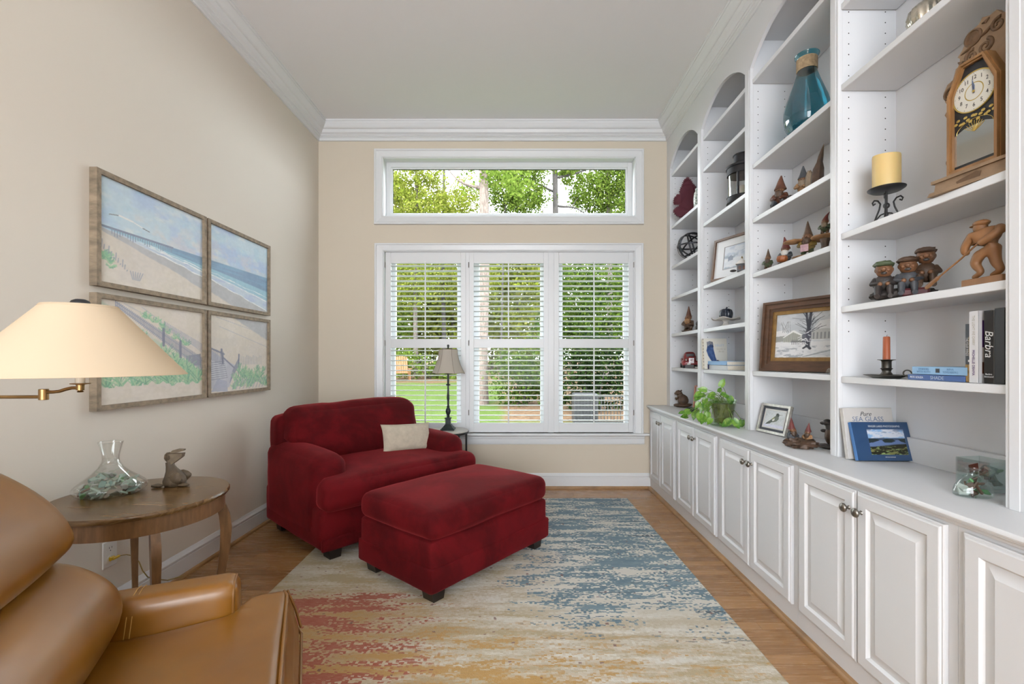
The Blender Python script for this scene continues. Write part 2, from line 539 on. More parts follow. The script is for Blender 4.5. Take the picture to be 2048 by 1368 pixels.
struct(mould('trim_2', crown, lambda a, d, z: (XL + d, a, z), YR, YB, M['white'], 0, 1), 'white crown moulding on the left wall')
struct(mould('trim_3', crown, lambda a, d, z: (1.40 - d, a, z), .35, YB, M['white'], 0, 1), 'white crown moulding over the bookcase')
base = [(0, 0), (.014, 0), (.014, .098), (.011, .101), (.011, .108), (.017, .111), (.017, .117), (.012, .124), (.007, .132), (.004, .140), (0, .140)]
shoe = [(0, 0), (.028, 0), (.028, .004), (.026, .012), (.022, .017), (.017, .020), (0, .020)]
struct(mould('baseboard_back', base, lambda a, d, z: (a, YB - d, z), XL, 1.243, M['white'], 1, 0), 'white baseboard under the windows')
struct(mould('baseboard_left', base, lambda a, d, z: (XL + d, a, z), YR, YB, M['white'], 0, 1), 'white baseboard on the left wall')
struct(mould('trim_4', shoe, lambda a, d, z: (a, YB - d, z), XL, 1.243, M['oak_trim'], 1, 1), 'oak shoe moulding under the windows')
struct(mould('trim_5', shoe, lambda a, d, z: (XL + d, a, z), YR, YB, M['oak_trim'], 0, 1), 'oak shoe moulding on the left wall')
struct(mould('trim_6', shoe, lambda a, d, z: (1.243 - d, a, z), .4, YB, M['oak_trim'], 0, 1), 'oak shoe moulding along the cabinets')

# ------------------------------------------------------------------ windows
def casing(name, x0, x1, z0, z1, w, parent, bottom=True, wt=None):
    """mitred casing around an opening; inner edge x0..x1, z0..z1"""
    prof = [(0, 0), (0, .012), (.006, .016), (.012, .013), (.016, .014), (w * .55, .017), (w - .022, .020), (w - .016, .027), (w - .003, .027), (w, .022), (w, 0)]
    sides = [('l', x0), ('r', x1), ('t', z1)] + ([('b', z0)] if bottom else [])
    for sd, q in sides:
        b = MB(); n = len(prof); vs = []
        for end in (0, 1):
            for (o_, d) in prof:
                oo = o_ if sd != 't' or wt is None else o_ * wt / w
                if sd in 'lr':
                    xx = x0 - o_ if sd == 'l' else x1 + o_
                    zz = (z0 - (o_ if bottom else 0)) if end == 0 else z1 + (o_ if wt is None else o_ * wt / w)
                else:
                    zz = z1 + oo if sd == 't' else z0 - o_
                    xx = x0 - o_ if end == 0 else x1 + o_
                vs.append((xx, YB - d, zz))
        fs = [(i, i + 1, n + i + 1, n + i) for i in range(n - 1)] + [(n - 1, 0, n, 2 * n - 1), tuple(range(n)), tuple(range(2 * n - 1, n - 1, -1))]
        b.add(vs, fs); b.build(name, M['white'], parent, smooth=25)
def frame_box(b, x0, x1, z0, z1, w, y0, y1, bev=.002, wb=None):
    wb = wb or w
    b.box(x0, x0 + w, y0, y1, z0, z1, bev); b.box(x1 - w, x1, y0, y1, z0, z1, bev)
    b.box(x0 + w, x1 - w, y0, y1, z0, z0 + wb, bev); b.box(x0 + w, x1 - w, y0, y1, z1 - w, z1, bev)

w1 = thing('window_1', 'long white-cased transom window near the ceiling', 'window'); w1['kind'] = 'structure'; del w1['category']
casing('casing', *TR, .078, w1)
b = MB(); x0, x1, z0, z1 = TR
b.box(x0 - .005, x0 + .006, YB - .004, yb1, z0, z1); b.box(x1 - .006, x1 + .005, YB - .004, yb1, z0, z1); b.box(x0, x1, YB - .004, yb1, z0 - .005, z0 + .006); b.box(x0, x1, YB - .004, yb1, z1 - .006, z1 + .005)
b.build('jamb', M['white'], w1, smooth=0)
b = MB(); frame_box(b, x0 + .005, x1 - .005, z0 + .005, z1 - .005, .045, YB + .085, YB + .135)
frame_box(b, x0 + .045, x1 - .045, z0 + .045, z1 - .045, .018, YB + .098, YB + .128)
b.build('sash', M['white'], w1, smooth=25)
b = MB(); frame_box(b, x0 + .062, x1 - .062, z0 + .062, z1 - .062, .004, YB + .108, YB + .118, 0); b.build('glazing_gasket', M['hole'], w1, smooth=0)
MB().box(x0 + .062, x1 - .062, YB + .112, YB + .114, z0 + .062, z1 - .062).build('pane', M['glass'], w1, smooth=0)

w2 = thing('window_2', 'white triple window behind plantation shutters', 'window'); w2['kind'] = 'structure'; del w2['category']
casing('casing', LW[0], LW[1], LW[2], LW[3], .084, w2, False, .072)
x0, x1, z0, z1 = LW
b = MB(); b.box(x0 - .005, x0 + .006, YB - .004, yb1, z0, z1); b.box(x1 - .006, x1 + .005, YB - .004, yb1, z0, z1); b.box(x0, x1, YB - .004, yb1, z1 - .006, z1 + .005)
b.build('jamb', M['white'], w2, smooth=0)
stool = [(-.14, 0), (-.0004, 0), (-.0004, .022), (-.14, .022)]
b = MB(); b.prism(stool, lambda a, c_, d: (d, YB - a, z0 - .022 + c_), x0 - .002, x1 + .002)
b.prism([(0, 0), (.040, 0), (.046, .004), (.048, .011), (.046, .018), (.040, .022), (0, .022)], lambda a, c_, d: (d, YB - a, z0 - .022 + c_), wx(750) - .035, wx(1297))
b.build('sill', M['white'], w2, smooth=25)
b = MB(); b.prism([(0, 0), (.010, 0), (.014, .010), (.014, .05), (.020, .060), (.020, .068), (.028, .078), (.028, .082), (0, .082)], lambda a, c_, d: (d, YB - a, z0 - .104 + c_), wx(752), wx(1288)); b.build('apron', M['white'], w2, smooth=25)
# mullions and three double-hung sashes behind the shutters
PAN = [(wx(769.8), wx(931.2)), (wx(938.2), wx(1097)), (wx(1108), wx(1267.6))]
for k in (0, 1):
    MB().box(PAN[k][1] - .004, PAN[k + 1][0] + .004, YB + .012, YB + .15, z0, z1, .003).build('mullion', M['white'], w2, smooth=0)
GL = [(wx(792), wx(914.5)), (wx(958.8), wx(1080.4)), (wx(1125), wx(1246.7))]
sc_ = (YB + .12) / YB
for (g0, g1), (p0, p1) in zip(GL, PAN):
    g0 *= sc_; g1 *= sc_
    b = MB()
    zm = wz(687)
    for zz0, zz1, yy in ((z0, zm + .02, YB + .085), (zm - .02, z1, YB + .118)):
        b.box(g0 - .058, g0, yy, yy + .032, zz0, zz1, .003); b.box(g1, g1 + .058, yy, yy + .032, zz0, zz1, .003)
        b.box(g0, g1, yy, yy + .032, zz0, zz0 + .045, .003); b.box(g0, g1, yy, yy + .032, zz1 - .045, zz1, .003)
    b.build('sash', M['white'], w2, smooth=0)
    for zz0, zz1, yy in ((z0 + .045, zm - .025, YB + .1), (zm + .025, z1 - .045, YB + .133)):
        MB().box(g0, g1, yy, yy + .002, zz0, zz1).build('pane', M['glass'], w2, smooth=0)

# plantation shutters
OPEN = [(wx(781.6), wx(921.7)), (wx(947.4), wx(1087.2)), (wx(1117.8), wx(1257))]
ZU0, ZU1, ZL0, ZL1 = wz(677.8), wz(526.6), wz(846), wz(696)
ztop, zbot = LW[3] - .008, LW[2] + .006
names = ['white plantation shutter nearest the red armchair, lamp in front of it', 'middle white plantation shutter, pale pine trunk showing through it', 'white plantation shutter nearest the bookcase, dark hedge behind it']
louv = None
for k in range(3):
    (p0, p1), (o0, o1) = PAN[k], OPEN[k]
    if k == 0: p0 += .004
    if k == 2: p1 -= .004
    s_ = thing('plantation_shutter', names[k], 'shutter', ((p0 + p1) / 2, YB + .016, zbot), 0, 'plantation shutters')
    X = (p0 + p1) / 2
    L = lambda x: x - X
    y0, y1 = -.014, .014
    for (a, c_) in ((p0, o0), (o1, p1)):
        MB().box(L(a), L(c_), y0, y1, 0, ztop - zbot, .002).build('stile', M['white'], s_, smooth=0)
    for (a, c_, nm) in ((zbot, ZL0, 'bottom_rail'), (ZL1, ZU0, 'middle_rail'), (ZU1, ztop, 'top_rail')):
        MB().box(L(o0), L(o1), y0, y1, a - zbot, c_ - zbot, .002).build(nm, M['white'], s_, smooth=0)
    if louv is None:
        b = MB(); hw = .027; ht = .0052
        poly = [(hw, .0026), (hw * .6, ht * .9), (0, ht), (-hw * .6, ht * .9), (-hw, .0026), (-hw, -.0026), (-hw * .6, -ht * .9), (0, -ht), (hw * .6, -ht * .9), (hw, -.0026)]
        b.prism(poly, lambda a, c_, d: (d, a, c_), -.5, .5)
        louv = b
        lo = None
    for (a, c_) in ((ZL0, ZL1), (ZU0, ZU1)):
        n = 15; pit = (c_ - a) / n
        for i in range(n):
            if lo is None: lo = louv.build('louver', M['white'], s_, smooth=40); q = lo
            else: q = share(lo, 'louver', s_)
            q.location = ((L(o0) + L(o1)) / 2, 0.0, a + pit * (i + .5) - zbot)
            q.scale = (o1 - o0 - .003, 1, 1)
            q.rotation_euler = (R(-4), 0, 0)
        MB().box((L(o0) + L(o1)) / 2 - .006 - .001, (L(o0) + L(o1)) / 2 + .005, -.042, -.030, a + .005 - zbot, c_ + (.012 if a == ZU0 else .0) - zbot, .002).build('tilt_rod', M['white'], s_, smooth=0)
    hx = L(p0) - .003 if k < 2 else L(p1) + .003
    for zz in (.16, .81, 1.54):
        b = MB(); b.lathe([(.004, 0), (.004, .05)], 8, (hx, -.018, zz)); b.build('hinge', M['nickel'], s_)

# ------------------------------------------------------------------ built-in bookcase and cabinets
XU, XBK = 1.40, 1.663                  # face and back of the upper shelves
CTZ = .775                             # counter top
ST = [(4.164, YB), (3.453, 3.529), (2.731, 2.797), (1.984, 2.035), (1.252, 1.305), (.50, .555)]   # stiles, far to near
bays = [(3.529, 4.164), (2.797, 3.453), (2.035, 2.731), (1.305, 1.984), (.555, 1.252)]
SH = [[2.896, 2.417, 2.048, 1.764, 1.435, 1.126],
      [2.886, 2.645, 2.231, 1.759, 1.432, 1.126],
      [2.880, 2.369, 2.043, 1.7155, 1.131],
      [2.75, 2.397, 1.748, 1.4304, 1.126],
      [2.75, 2.40, 1.75, 1.43, 1.126]]
bc = thing('built_in_bookcase', 'white built-in bookcase with arched bays standing on the long counter', 'bookcase', (XU, 2.4, CTZ))
def BL(x, y, z): return (x - XU, y - 2.4, z - CTZ)
def bbox(b, x0, x1, y0, y1, z0, z1, bev=0): 
    p = BL(x0, y0, z0); q = BL(x1, y1, z1); return b.box(p[0], q[0], p[1], q[1], p[2], q[2], bev)
bbox(MB(), XBK - .008, XBK + .004, .50, YB - .002, CTZ, H - .002).build('back_panel', M['shelf_white'], bc, smooth=0)
for (a, c_) in ST:
    bbox(MB(), XU + .02, XBK - .008, a + .003, c_ - .003 if c_ < YB else YB - .002, CTZ, H - .002).build('side_panel', M['shelf_white'], bc, smooth=0)
    b = MB(); bbox(b, XU, XU + .0205, a, min(c_, YB - .002), CTZ, 2.949, .0015)
    if c_ < YB: bbox(b, XU - .003, XU, a + .012, c_ - .012, CTZ, 2.949, .0014)
    b.build('stile', M['shelf_white'], bc, smooth=0)
SPR, APX = 2.949, 3.091
for k, (a, c_) in enumerate(bays):
    # arched head: a thick board with the arch cut out
    lo_, hi_ = (ST[k + 1][0] + ST[k + 1][1]) / 2, ((ST[k][0] + ST[k][1]) / 2 if k else YB - .002)
    hw = (c_ - a) / 2; rise = APX - SPR; rad = (hw * hw + rise * rise) / (2 * rise); mid = (a + c_) / 2
    n = 28; b = MB(); vs = []; fs = []
    ys = [a + (c_ - a) * i / n for i in range(n + 1)]
    zs = [SPR - (rad - rise) + math.sqrt(max(0, rad * rad - (y - mid) ** 2)) for y in ys]
    if k == 0: lo0 = lo_
    P0 = [(lo_, SPR)] + list(zip(ys, zs)) + [(hi_, SPR)]
    for x in (XU, XU + .02):
        for (y, z) in P0: vs.append(BL(x, y, z))
        for (y, z) in P0: vs.append(BL(x, y, H - .002))
    m = len(P0)
    for i in range(m - 1):
        fs.append((i, i + 1, m + i + 1, m + i)); fs.append((2 * m + i, 2 * m + i + 1, 3 * m + i + 1, 3 * m + i)); fs.append((i, i + 1, 2 * m + i + 1, 2 * m + i))
    b.add(vs, fs); b.build('arched_head', M['shelf_white'], bc, smooth=25)
    bbox(MB(), XU + .02, XBK - .008, a - .003, c_ + .003, APX + .025, APX + .04).build('bay_top', M['shelf_white'], bc, smooth=0)
    for z in SH[k]:
        b = MB(); bbox(b, XU + .012, XBK - .010, a + .0015, c_ - .0015, z - .027, z, .002); b.build('shelf', M['shelf_white'], bc, smooth=0)
    # rows of shelf-pin holes on the far side panel
    b = MB(); z = 1.322
    while z < 2.94:
        if all(not (s0 - .03 < z < s0 + .004) for s0 in SH[k]):
            for x in (XU + .048, XBK - .055):
                p = BL(x, c_ + .0022, z)
                b.add([(p[0] + .0028 * math.cos(PI * i / 4), p[1], p[2] + .0028 * math.sin(PI * i / 4)) for i in range(8)], [tuple(range(8))])
        z += .0465
    b.build('shelf_pin_holes', M['hole'], bc, smooth=0, kind='stuff', recalc=False)
# counter
ct = thing('countertop', 'long white counter under the bookcase with a moulded front edge', 'countertop', (1.21, 2.4, .73))
edge = [(XR - 1.21 - .001, .775), (.012, .775), (.005, .773), (.001, .768), (.000, .762), (.002, .757), (.008, .754), (.008, .751), (.014, .748), (.020, .742), (.022, .737), (.030, .733), (XR - 1.21 - .001, .733)]
b = MB(); b.prism([(x, z - .73) for x, z in edge], lambda a, c_, d: (a, d, c_), .40 - 2.4, YB - .001 - 2.4); b.build('worktop', M['shelf_white'], ct, smooth=30)
b = MB()
for (a, c_) in bays: b.box(XBK - .030 - 1.21, XBK - .0085 - 1.21, a + .004 - 2.4, c_ - .004 - 2.4, CTZ - .73, CTZ - .73 + .10, .002)
b.build('backsplash', M['shelf_white'], ct, smooth=0)
# base cabinets
CB = [YB - .002, 3.522, 2.789, 2.0126, 1.282, .55]
XF, DZ0, DZ1 = 1.243, .102, .724
which = ['white base cabinet in the far corner under the beaver figurine', 'white base cabinet under the trailing potted plant', 'white base cabinet below the small bird photo frame', 'white base cabinet under the leaning blue photograph book', 'white base cabinet nearest the camera, cut off by the picture edge']
for k in range(5):
    y1, y0 = CB[k], CB[k + 1]; mid = (y0 + y1) / 2
    cab = thing('base_cabinet', which[k], 'cabinet', (XF, mid, 0), 0, 'base cabinets')
    b = MB(); b.box(.0, .02, y0 - mid + .0005, y1 - mid - .0005, 0, .733); b.box(.02, .40, y0 - mid + .0005, y0 - mid + .018, 0, .733); b.box(.02, .40, y1 - mid - .018, y1 - mid - .0005, 0, .733); b.box(.39, .40, y0 - mid, y1 - mid, 0, .733)
    b.build('body', M['shelf_white'], cab, smooth=0)
    e0 = y0 + .028; e1 = y1 - (.028 if k else .046); c_ = (e0 + e1) / 2 + (.012 if k == 0 else 0)
    for (a, e, ks) in ((e0, c_ - .003, 1), (c_ + .003, e1, -1)):
        fn = lambda u, v, d: (-d, u - mid, v)
        b = MB()
        i0 = lambda q, d: (a + q, e - q, DZ0 + q, DZ1 - q, d)
        b.rings([i0(0, .0005), i0(0, .012), i0(.003, .0145), i0(.007, .0145), i0(.009, .0185), i0(.012, .020), i0(.048, .020), i0(.050, .017), i0(.054, .012), i0(.056, .0095)], fn, cap=False)
        d_ = b.build('door', M['shelf_white'], cab, smooth=20)
        b = MB(); b.rings([i0(.055, .0095), i0(.062, .0095), i0(.084, .0165), i0(.088, .0185), i0(.090, .0185)], fn); b.build('raised_panel', M['shelf_white'], d_, smooth=20)
        ky = (e - .027) if ks > 0 else (a + .027)
        b = MB(); b.M = Matrix.Translation((-.020, ky - mid, .655)) @ Matrix.Rotation(-PI / 2, 4, 'Y')
        b.lathe([(.008, 0), (.006, .003), (.0052, .012), (.008, .015), (.0155, .018), (.0165, .022), (.014, .027), (.008, .030), (.0, .031)], 20)
        b.build('knob', M['nickel'], d_, smooth=50)

# ------------------------------------------------------------------ garden outside
rng = np.random.default_rng(11)
def leaf_mat(name, a, b, c):
    t = NT(name)
    g = t.n('ShaderNodeNewGeometry')
    ri = g.outputs['Random Per Island']
    col = t.mix(t.rng(ri, .0, .55), a, b); col = t.mix(t.rng(ri, .6, 1.0), col, c)
    df = t.n('ShaderNodeBsdfDiffuse'); tl = t.n('ShaderNodeBsdfTranslucent')
    t.put(df.inputs[0], col); t.put(tl.inputs[0], col)
    mx = t.n('ShaderNodeMixShader'); mx.inputs[0].default_value = .4
    t.L.new(df.outputs[0], mx.inputs[1]); t.L.new(tl.outputs[0], mx.inputs[2]); t.L.new(mx.outputs[0], t.out.inputs[0])
    return t.m
LM = {'lime': leaf_mat('young_lime_leaves', (0.1080, 0.1400, 0.0160), (0.1520, 0.1800, 0.0264), (0.2160, 0.2160, 0.0560)),
      'green': leaf_mat('spring_green_leaves', (0.0600, 0.1000, 0.0136), (0.0920, 0.1400, 0.0216), (0.1360, 0.1720, 0.0360)),
      'holly': leaf_mat('holly_leaves', (0.0144, 0.0320, 0.0056), (0.0440, 0.0800, 0.0112), (0.0960, 0.1360, 0.0224)),
      'dark': leaf_mat('dark_evergreen_leaves', (0.0040, 0.0088, 0.0032), (0.0128, 0.0256, 0.0080), (0.0360, 0.0640, 0.0144))}
M['pine_bark'] = mat('pale_pine_bark', (.13, .098, .082), .9, var=.5, vs=5, bump=.9, bs=9, bd=.05, stretch=(5, 5, 1.3))
M['dark_bark'] = mat('dark_bark', (.035, .03, .027), .9, var=.4, vs=6, bump=.7, bs=12, bd=.04, stretch=(4, 4, 1))
M['brown_bark'] = mat('grey_brown_bark', (.075, .06, .05), .9, var=.4, vs=6, bump=.7, bs=12, bd=.04, stretch=(4, 4, 1))

def ground_z(y): return -.5 + .0567 * (y - 10) if y < 24 else .294 + .02 * (y - 24)
t = NT('lawn_ground')
p = t.pos(); sx, sy, sz = t.sep(p)
n1 = t.noise(p, .9, 4, .6); n2 = t.noise(t.mapv(p, (1, 4, 1)), 3.5, 3, .6)
c = t.mix(t.rng(n2, .3, .7), (.030, .054, .008), (.058, .086, .017))
bed = t.math('MULTIPLY', t.rng(t.math('ADD', sx, t.math('MULTIPLY', n1, 1.6)), .1, .5), t.rng(t.math('ADD', sy, n1), 12.0, 12.5))
bed = t.math('MAXIMUM', bed, t.rng(t.math('ADD', sy, t.math('MULTIPLY', n1, 3)), 22, 23))
c = t.mix(bed, c, t.mix(t.rng(t.noise(p, 9, 4, .7), .35, .65), (.05, .028, .016), (.12, .078, .045)))
t.set(**{'Base Color': c, 'Roughness': .95, 'Specular IOR Level': .1}); t.bump(t.noise(p, 25, 3), .8, .05)
b = MB(); vs = []; ys = [4.6, 8, 10, 14, 18, 24, 32, 60]
for y in ys: vs += [(-40, y, ground_z(max(y, 8))), (40, y, ground_z(max(y, 8)))]
b.add(vs, [(2 * i, 2 * i + 1, 2 * i + 3, 2 * i + 2) for i in range(len(ys) - 1)])
lawn = b.build('lawn', t.m, smooth=0); tag(lawn, 'green lawn sloping up behind the house', 'lawn'); lawn['kind'] = 'structure'; del lawn['category']

def leaves(name, cen, size, m, parent, flat=.0):
    """many small leaf blades, each a folded diamond"""
    n = len(cen)
    cen = np.asarray(cen, float)
    d = rng.normal(size=(n, 3)); d[:, 2] *= (1 - flat); d /= np.linalg.norm(d, axis=1)[:, None] + 1e-9
    w = rng.normal(size=(n, 3)); w -= (w * d).sum(1)[:, None] * d; w /= np.linalg.norm(w, axis=1)[:, None] + 1e-9
    s = size * rng.uniform(.6, 1.3, n)[:, None]
    V = np.empty((n, 4, 3)); V[:, 0] = cen - d * s * .5; V[:, 1] = cen + w * s * .33; V[:, 2] = cen + d * s * .6; V[:, 3] = cen - w * s * .33
    me = bpy.data.meshes.new(name)
    me.vertices.add(4 * n); me.vertices.foreach_set('co', V.reshape(-1))
    me.loops.add(4 * n); me.loops.foreach_set('vertex_index', np.arange(4 * n, dtype=np.int32))
    me.polygons.add(n); me.polygons.foreach_set('loop_start', np.arange(0, 4 * n, 4, dtype=np.int32)); me.polygons.foreach_set('loop_total', np.full(n, 4, dtype=np.int32))
    me.update(calc_edges=True); me.materials.append(m)
    o = bpy.data.objects.new(name, me); COL.objects.link(o); o.parent = parent; o['kind'] = 'stuff'
    return o
def clusters(blobs, n):
    """leaf positions scattered in small twig clumps through a set of ellipsoids (x, y, z, rx, ry, rz)"""
    vol = np.array([q[3] * q[4] * q[5] for q in blobs]); vol = vol / vol.sum()
    out = []
    for q, f in zip(blobs, vol):
        m = max(8, int(n * f)); k = max(3, m // 26)
        d = rng.normal(size=(k, 3)); d /= np.linalg.norm(d, axis=1)[:, None]
        r = rng.uniform(.1, 1.15, k)[:, None] ** .5
        c = np.array(q[:3]) + d * r * np.array(q[3:])
        idx = rng.integers(0, k, m)
        sp = .16 * min(q[3], q[5], 1.6)
        out.append(c[idx] + rng.normal(size=(m, 3)) * sp)
    return np.concatenate(out)
def tree(name, label, px, Y, dia, h, bark, leaf=None, n=0, size=.12, blobs=None, branches=(), lean=0.0, group='trees behind the house', z0=None):
    X = (px - CX) / FPX * Y; g = ground_z(Y) - .1
    t_ = thing(name, label, 'tree', (X, Y, g), 0, group)
    b = MB(); pts = []; rs = []
    for i in range(15):
        f = i / 14
        pts.append((lean * f * h + .12 * dia * math.sin(f * 9 + px), .05 * math.sin(f * 7 + px), f * h)); rs.append(dia / 2 * (1.25 - .25 * min(1, f * 12)) * (1 - .55 * f))
    b.tube(pts, rs, 14)
    b.build('trunk', bark, t_, smooth=60)
    for (z, dx, dz, dy) in branches:       # start height, sideways reach, rise, depth
        b = MB(); q = []; qr = []
        x_at = lean * z
        for i in range(7):
            f = i / 6
            q.append((x_at + dx * f, dy * f, z + dz * (f ** 1.4) + .12 * abs(dx) * math.sin(f * 5 + z * 3) * f)); qr.append(dia * .17 * (1 - .75 * f))
        b.tube(q, qr, 6)
        for i in (3, 5):
            e = Vector(q[i]); w = Vector((dx * random.uniform(.05, .35), dy * .2 + random.uniform(-.3, .3), random.uniform(.2, .7) * abs(dx) * .6))
            b.tube([e, e + w * .5 + Vector((0, 0, .05)), e + w], [dia * .07, dia * .05, dia * .02], 5)
        b.build('branch', bark, t_, smooth=60)
    if leaf and n:
        leaves('foliage', clusters(blobs, n), size, LM[leaf], t_)
    return t_
def bz(py, Y): return EYE - (py - CY) / FPX * Y          # height of a picture row at a distance
def blob(px, py, Y, rx, rz, base_px, ry=None):
    X0 = (base_px - CX) / FPX * Y
    return ((px - CX) / FPX * Y - X0, 0.0, bz(py, Y) - ground_z(Y) + .1, rx, ry or rx * .8, rz)

tree('pine_tree', 'pale-barked pine seen through the middle of the windows', 966, 14.8, .40, 15, M['pine_bark'], branches=[(8.6, 1.6, .5, .3), (7.1, -1.3, .7, .2), (5.2, -.6, .25, -.2)], lean=.0, leaf='green', n=500, size=.13,
     blobs=[blob(995, 350, 14.8, 1.2, .8, 966)])
tree('oak_tree', 'dark-trunked tree right of the pine in the transom', 1109, 20, .36, 15, M['dark_bark'], 'green', 5200, .115,
     [blob(1050, 350, 20, 1.1, .9, 1109), blob(1075, 400, 20, .8, .5, 1109), blob(1140, 330, 20, .8, .5, 1109)], [(9.2, 2.9, 1.6, .2), (8.6, -1.6, 1.2, .3), (8.0, 1.5, -.5, -.2)])
tree('maple_tree', 'slim tree with crooked limbs at the left of the transom', 832, 24, .24, 16, M['brown_bark'], 'lime', 13000, .125,
     [blob(800, 400, 24, 1.3, 1.0, 832), blob(870, 420, 24, 1.6, .9, 832), blob(820, 350, 24, 1.3, .6, 832), blob(865, 365, 24, 1.2, .6, 832), blob(780, 370, 24, 1.0, .9, 832), blob(810, 560, 24, 1.6, 1.5, 832)], [(10.2, 1.6, 1.3, .1), (8.9, -1.3, .4, .2), (8.9, .9, -.5, .2)])
tree('gum_tree', 'straight grey trunk left of the pine in the transom', 887, 26, .26, 16, M['dark_bark'], 'lime', 12000, .125,
     [blob(900, 420, 26, 1.9, 1.0, 887), blob(850, 390, 26, 1.2, .9, 887), blob(935, 385, 26, 1.1, 1.0, 887), blob(930, 560, 26, 1.8, 1.5, 887)], [(9.5, 1.9, 1.0, .1), (10.5, -1.2, .9, .2)])
tree('beech_tree', 'leafy tree filling the right end of the transom', 1218, 22, .32, 15, M['brown_bark'], 'green', 12000, .12,
     [blob(1180, 395, 22, 1.1, .8, 1218), blob(1225, 360, 22, 1.3, 1.0, 1218), blob(1235, 420, 22, 1.0, .6, 1218), blob(1150, 350, 22, .8, .5, 1218)], [(10.5, -1.9, 1.6, .2), (9.6, -1.3, 1.4, -.2), (10.0, 1.3, 1.6, .1)])
tree('birch_tree', 'thin leaning saplings just right of the pine', 1000, 23, .12, 13, M['dark_bark'], 'green', 9000, .115,
     [blob(1010, 380, 23, 1.3, 1.1, 1000), blob(1040, 410, 23, 1.1, .6, 1000), blob(1010, 345, 23, 1.1, .5, 1000)], [(7.5, 1.5, 2.6, .1), (9.2, .9, 1.3, .1)], lean=.03)
k = 0
for (px, Y, py, rx, rz, leaf, n) in ((775, 30, 470, 3.0, 4.2, 'lime', 3800), (838, 33, 600, 3.2, 3.6, 'lime', 3600), (905, 31, 590, 2.8, 4.0, 'lime', 3600), (1035, 30, 600, 2.6, 3.2, 'lime', 3400), (1085, 34, 560, 2.4, 3.0, 'green', 2800), (1290, 30, 470, 2.6, 4.5, 'green', 2800), (740, 26, 620, 2.4, 4.0, 'green', 2200), (870, 36, 640, 4.0, 2.6, 'green', 3000), (985, 37, 630, 3.6, 3.0, 'lime', 3200), (1150, 36, 620, 3.4, 3.4, 'green', 3000), (1235, 34, 610, 3.0, 3.6, 'green', 2600)):
    wh = ['far left edge of the shutters', 'left shutter behind the table lamp', 'left shutter beside the mullion', 'middle shutter right of the pine', 'right edge of the middle shutter', 'bookcase end of the window wall', 'window corner above the red armchair', 'lower slats of the left shutter', 'pine in the middle shutter', 'hemlock in the right shutter', 'hinge side of the right shutter'][k]
    tree('woodland_tree', 'bright spring woodland tree behind the ' + wh, px, Y, .22, 12, M['brown_bark'], leaf, int(n * 2.4), .25, [blob(px, py, Y, rx, rz, px), blob(px + 10, py + 70, Y, rx * .9, rz * .6, px), blob(px - 12, py - 60, Y, rx * .8, rz * .5, px)], [(6, 1.4, 1.5, .2), (7, -1.4, 1.3, .1)])
    k += 1
def shrub(name, label, px, Y, blobs, leaf, n, size):
    X = (px - CX) / FPX * Y; g = ground_z(Y) - .05
    t_ = thing(name, label, 'shrub', (X, Y, g), 0, 'shrubs behind the house')
    b = MB()
    for i in range(5):
        a = i * 1.26
        b.tube([(.1 * math.cos(a), .1 * math.sin(a), 0), (.3 * math.cos(a), .3 * math.sin(a), .6), (.55 * math.cos(a), .5 * math.sin(a), 1.2)], [.03, .022, .012], 5)
    b.build('stem', M['dark_bark'], t_, smooth=60)
    leaves('foliage', clusters(blobs, n), size, LM[leaf], t_)
shrub('holly_bush', 'glossy bright holly hedge behind the middle shutter', 1045, 14.5, [blob(1040, 765, 14.5, 1.05, .85, 1045, .6), blob(1075, 740, 14.5, .7, 1.0, 1045, .6), blob(1020, 720, 14.5, .5, .5, 1045, .4)], 'holly', 5200, .095)
shrub('evergreen_hedge', 'dark evergreen hedge behind the right shutter', 1190, 13.4, [blob(1150, 745, 13.4, .75, .95, 1190, .5), blob(1195, 740, 13.4, .7, 1.0, 1190, .5), blob(1245, 745, 13.4, .6, .9, 1190, .5), blob(1190, 790, 13.4, 1.2, .5, 1190, .5)], 'dark', 6500, .095)
shrub('hemlock_bush', 'tall feathery green evergreen behind the right shutter', 1190, 17, [blob(1150, 600, 17, 1.0, 1.7, 1190, .8), blob(1220, 600, 17, 1.1, 1.8, 1190, .8), blob(1185, 680, 17, 1.4, .8, 1190, .8), blob(1110, 660, 17, .7, .9, 1190, .6)], 'holly', 9000, .12)
shrub('laurel_bush', 'low leafy shrub at the lawn edge behind the left shutter', 860, 23, [blob(855, 745, 23, 1.7, .5, 860, .6), blob(905, 740, 23, 1.0, .6, 860, .6), blob(830, 720, 23, .8, .5, 860, .5)], 'green', 2600, .13)
# wooden garden chair at the lawn edge
gc = thing('garden_chair', 'orange-stained slatted wooden garden chair at the far lawn edge', 'chair', ((803 - CX) / FPX * 22, 22, ground_z(22)), R(20))
M['cedar'] = mat('cedar_wood', (.20, .080, .028), .7, var=.2)
for i in range(6):
    b = MB(); x = -.29 + i * .105
    b.M = Matrix.Translation((x, .25, .35)) @ Matrix.Rotation(R(-14), 4, 'X'); b.box(0, .088, 0, .022, 0, .80 + .06 * math.sin(PI * (i + .5) / 6), .004); b.build('back_slat', M['cedar'], gc, smooth=0)
for i in range(5):
    MB().box(-.30, .31, -.36 + i * .115, -.26 + i * .115, .36, .382, .004).build('seat_slat', M['cedar'], gc, smooth=0)
for sgn in (-1, 1):
    MB().box(sgn * .40 - .06, sgn * .40 + .06, -.42, .36, .56, .585, .005).build('armrest', M['cedar'], gc, smooth=0)
    MB().box(sgn * .36 - .02, sgn * .36 + .02, -.40, -.31, 0, .56, .004).build('leg', M['cedar'], gc, smooth=0)
    MB().box(sgn * .36 - .02, sgn * .36 + .02, .24, .33, 0, .56, .004).build('leg', M['cedar'], gc, smooth=0)
